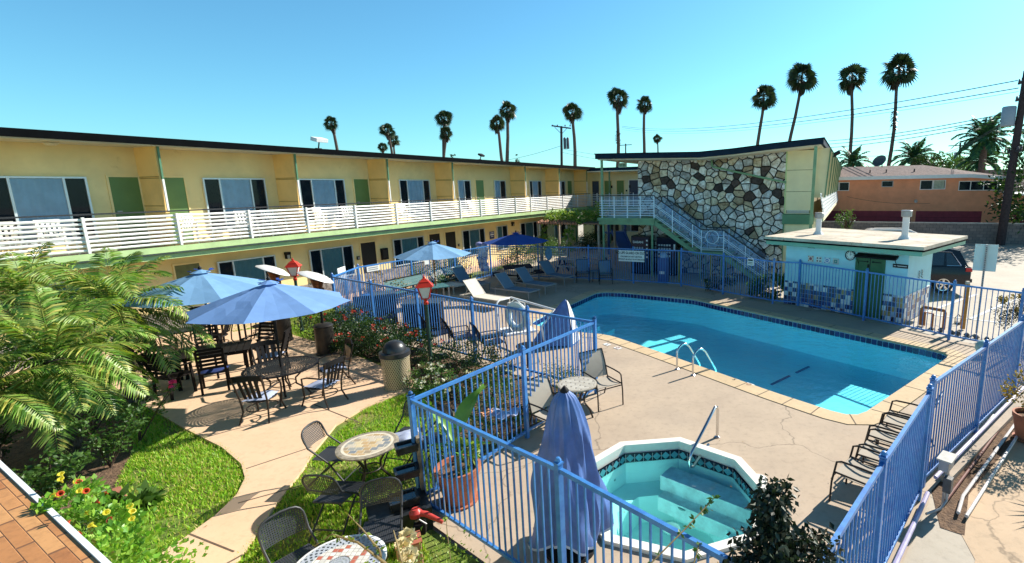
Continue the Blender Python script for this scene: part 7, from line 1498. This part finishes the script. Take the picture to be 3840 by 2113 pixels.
MB().tube([cz+V((-.1,0,.4)),cz-e3*.5+V((0,0,-.6)),cz-e3*.55+V((0,0,-1.5)),cz-e3*.1+V((0,0,-2.1)),top*(1-4.9/top.z)],.025,6).build('drop_cable',BLKMET,t1,smooth=True)
t2,U2,o2=upole('wooden utility pole with crossarm and two transformers over the yellow roof',1412,318,1413,410,62,.17)
top2=U2-o2;xr=V((.98,.18,0));mb=MB();c=top2+V((0,0,-.1));mb.bar(c-xr*1.15+V((0,0,.15)),c+xr*1.15-V((0,0,.15)),.12,.14);mb.build('crossarm',UPM,t2);mb=MB();[mb.bar(c+xr*x,c+V((0,0,-.8)),.05) for x in(-.8,.8)];mb.build('brace',UPM,t2)
mb=MB();[insul(mb,c+xr*x+V((0,0,.07)),.10) for x in(-1.05,-.45,.45,1.05)];mb.build('insulator',MT['insulator'],t2)
for x in(.35,.72): MB().lathe(c+xr*x-V((0,0,2.5)),[(0,0),(.17,0),(.17,1.2),(.10,1.3),(0,1.35)],12).build('transformer',mat('transformer_dark',(.10,.11,.13),.5),t2,smooth=True)
t3,U3,o3=upole('thin distant utility pole between the feather palms',2416,360,2412,420,75,.13);mb=MB();mb.bar(U3-o3-e3*1.2-V((0,0,.3)),U3-o3+e3*1.2-V((0,0,.3)),.1);mb.build('crossarm',UPM,t3);MB().lathe(U3-o3-V((.4,0,1.8)),[(0,0),(.2,0),(.2,.7),(0,.75)],10).build('transformer',MT['transformer_grey'],t3)
t4,U4,o4=upole('very distant utility pole seen under the stone wing roof',1690,372,1690,420,90,.12) if 0 else upole('small distant utility pole under the roof left of the flagstone wall',1574,362,1574,378,80,.12);mb=MB();mb.bar(U4-o4-e3*1.0-V((0,0,.2)),U4-o4+e3*1.0-V((0,0,.2)),.1);mb.build('crossarm',UPM,t4)
def at(px,py,D_): d=ray(px,py);return V((0,0,H))+d*(D_/math.hypot(d.x,d.y))
def wire(label,a,b,sag,r=.034):
    t=thing('power_line',label,'power line',a);pts=[]
    for k in range(25): f=k/24;p=a.lerp(b,f);p.z-=sag*4*f*(1-f);pts.append(p-a)
    MB().tube(pts,r,4,cap=False).build('cable',BLKMET,t)
W='overhead line '
f1=at(1565,318,120);wire(W+'topmost, running left from the right pole',at(2560,203,42),f1,1.6);wire(W+'second from the top running left',at(2562,222,42),f1+V((0,0,-.3)),1.6);wire(W+'third from the top running left',at(2562,231,42),f1+V((0,0,-.75)),1.6,.018)
f2=at(2095,357,60);
for i,(y,y2,w_) in enumerate(((283,355,'upper'),(291,363,'middle'),(301,372,'lower'))): wire(W+f'{w_} of three meeting the stone wing roof corner',at(2545,y,42),at(2085,y2,60),.25)
for i,(a,b,w_) in enumerate((((2128,393),(2560,372),'level line just above the orange roof, upper'),((2128,405),(2560,386),'level line just above the orange roof, lower'),((2240,418),(2560,392),'short level line over the low palms'))): wire(W+w_,at(*a,80),at(*b,70),.3,.025)
for i,(y,w_) in enumerate(((398,'upper'),(403,'lower'))): wire(W+f'slanting down from the right pole to the roofs, {w_}',at(2538,300+4*i,42),at(2330,y,80),.5,.02)
wire(W+'falling left from the crossarm pole behind the palms',U2+V((0,0,-2.2)),at(1140,410,90),.8,.02);wire(W+'from the crossarm pole right towards the stone wing roof, upper',U2+V((0,0,-2.6)),at(1570,425,60) if 0 else at(1600,398,75),.2,.02);wire(W+'from the crossarm pole right towards the stone wing roof, lower',U2+V((0,0,-3.0)),at(1600,412,75),.2,.02)
wire(W+'thin drop cable across the orange wall',at(2340,512,41),at(2130,495,40),.2,.012)
# ------------------------------------------------------------ light
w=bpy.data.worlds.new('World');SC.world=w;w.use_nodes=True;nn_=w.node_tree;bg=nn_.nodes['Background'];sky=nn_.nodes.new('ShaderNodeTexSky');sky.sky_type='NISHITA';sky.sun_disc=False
AZ,EL=rad(54),rad(34);sky.sun_elevation=EL;sky.sun_rotation=AZ;sky.altitude=0;sky.air_density=1.0;sky.dust_density=.5;sky.ozone_density=1.0
mx=nn_.nodes.new('ShaderNodeMix');mx.data_type='RGBA';mx.blend_type='MULTIPLY';mx.inputs[0].default_value=1;nn_.links.new(sky.outputs[0],mx.inputs[6]);mx.inputs[7].default_value=(.50,1.02,1.16,1);
tc_=nn_.nodes.new('ShaderNodeTexCoord');sx_=nn_.nodes.new('ShaderNodeSeparateXYZ');nn_.links.new(tc_.outputs['Generated'],sx_.inputs[0]);zr=nn_.nodes.new('ShaderNodeValToRGB');zr.color_ramp.elements[0].position=.42;zr.color_ramp.elements[0].color=(1,1,1,1);zr.color_ramp.elements[1].position=.85;zr.color_ramp.elements[1].color=(.22,.24,.30,1);nn_.links.new(sx_.outputs[2],zr.inputs[0])  # sky colour dimmed towards the unseen zenith to deepen the shadows
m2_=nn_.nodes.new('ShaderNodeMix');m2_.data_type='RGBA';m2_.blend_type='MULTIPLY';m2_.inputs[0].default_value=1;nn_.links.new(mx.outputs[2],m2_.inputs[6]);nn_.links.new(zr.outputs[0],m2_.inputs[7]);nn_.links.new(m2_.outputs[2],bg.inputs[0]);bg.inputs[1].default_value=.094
sl_=bpy.data.lights.new('sun','SUN');sl_.energy=5.0;sl_.angle=rad(.53);sl_.color=(1,.95,.86);so=bpy.data.objects.new('sun',sl_);COL.objects.link(so);so.rotation_euler=V((sin(AZ)*cos(EL),cos(AZ)*cos(EL),sin(EL))).to_track_quat('Z','Y').to_euler()
SC.view_settings.view_transform='Standard';SC.view_settings.look='None';SC.view_settings.exposure=.80;SC.view_settings.gamma=1
SC.render.engine='CYCLES';SC.cycles.max_bounces=8;SC.cycles.transparent_max_bounces=24;SC.cycles.caustics_refractive=False;SC.cycles.caustics_reflective=False
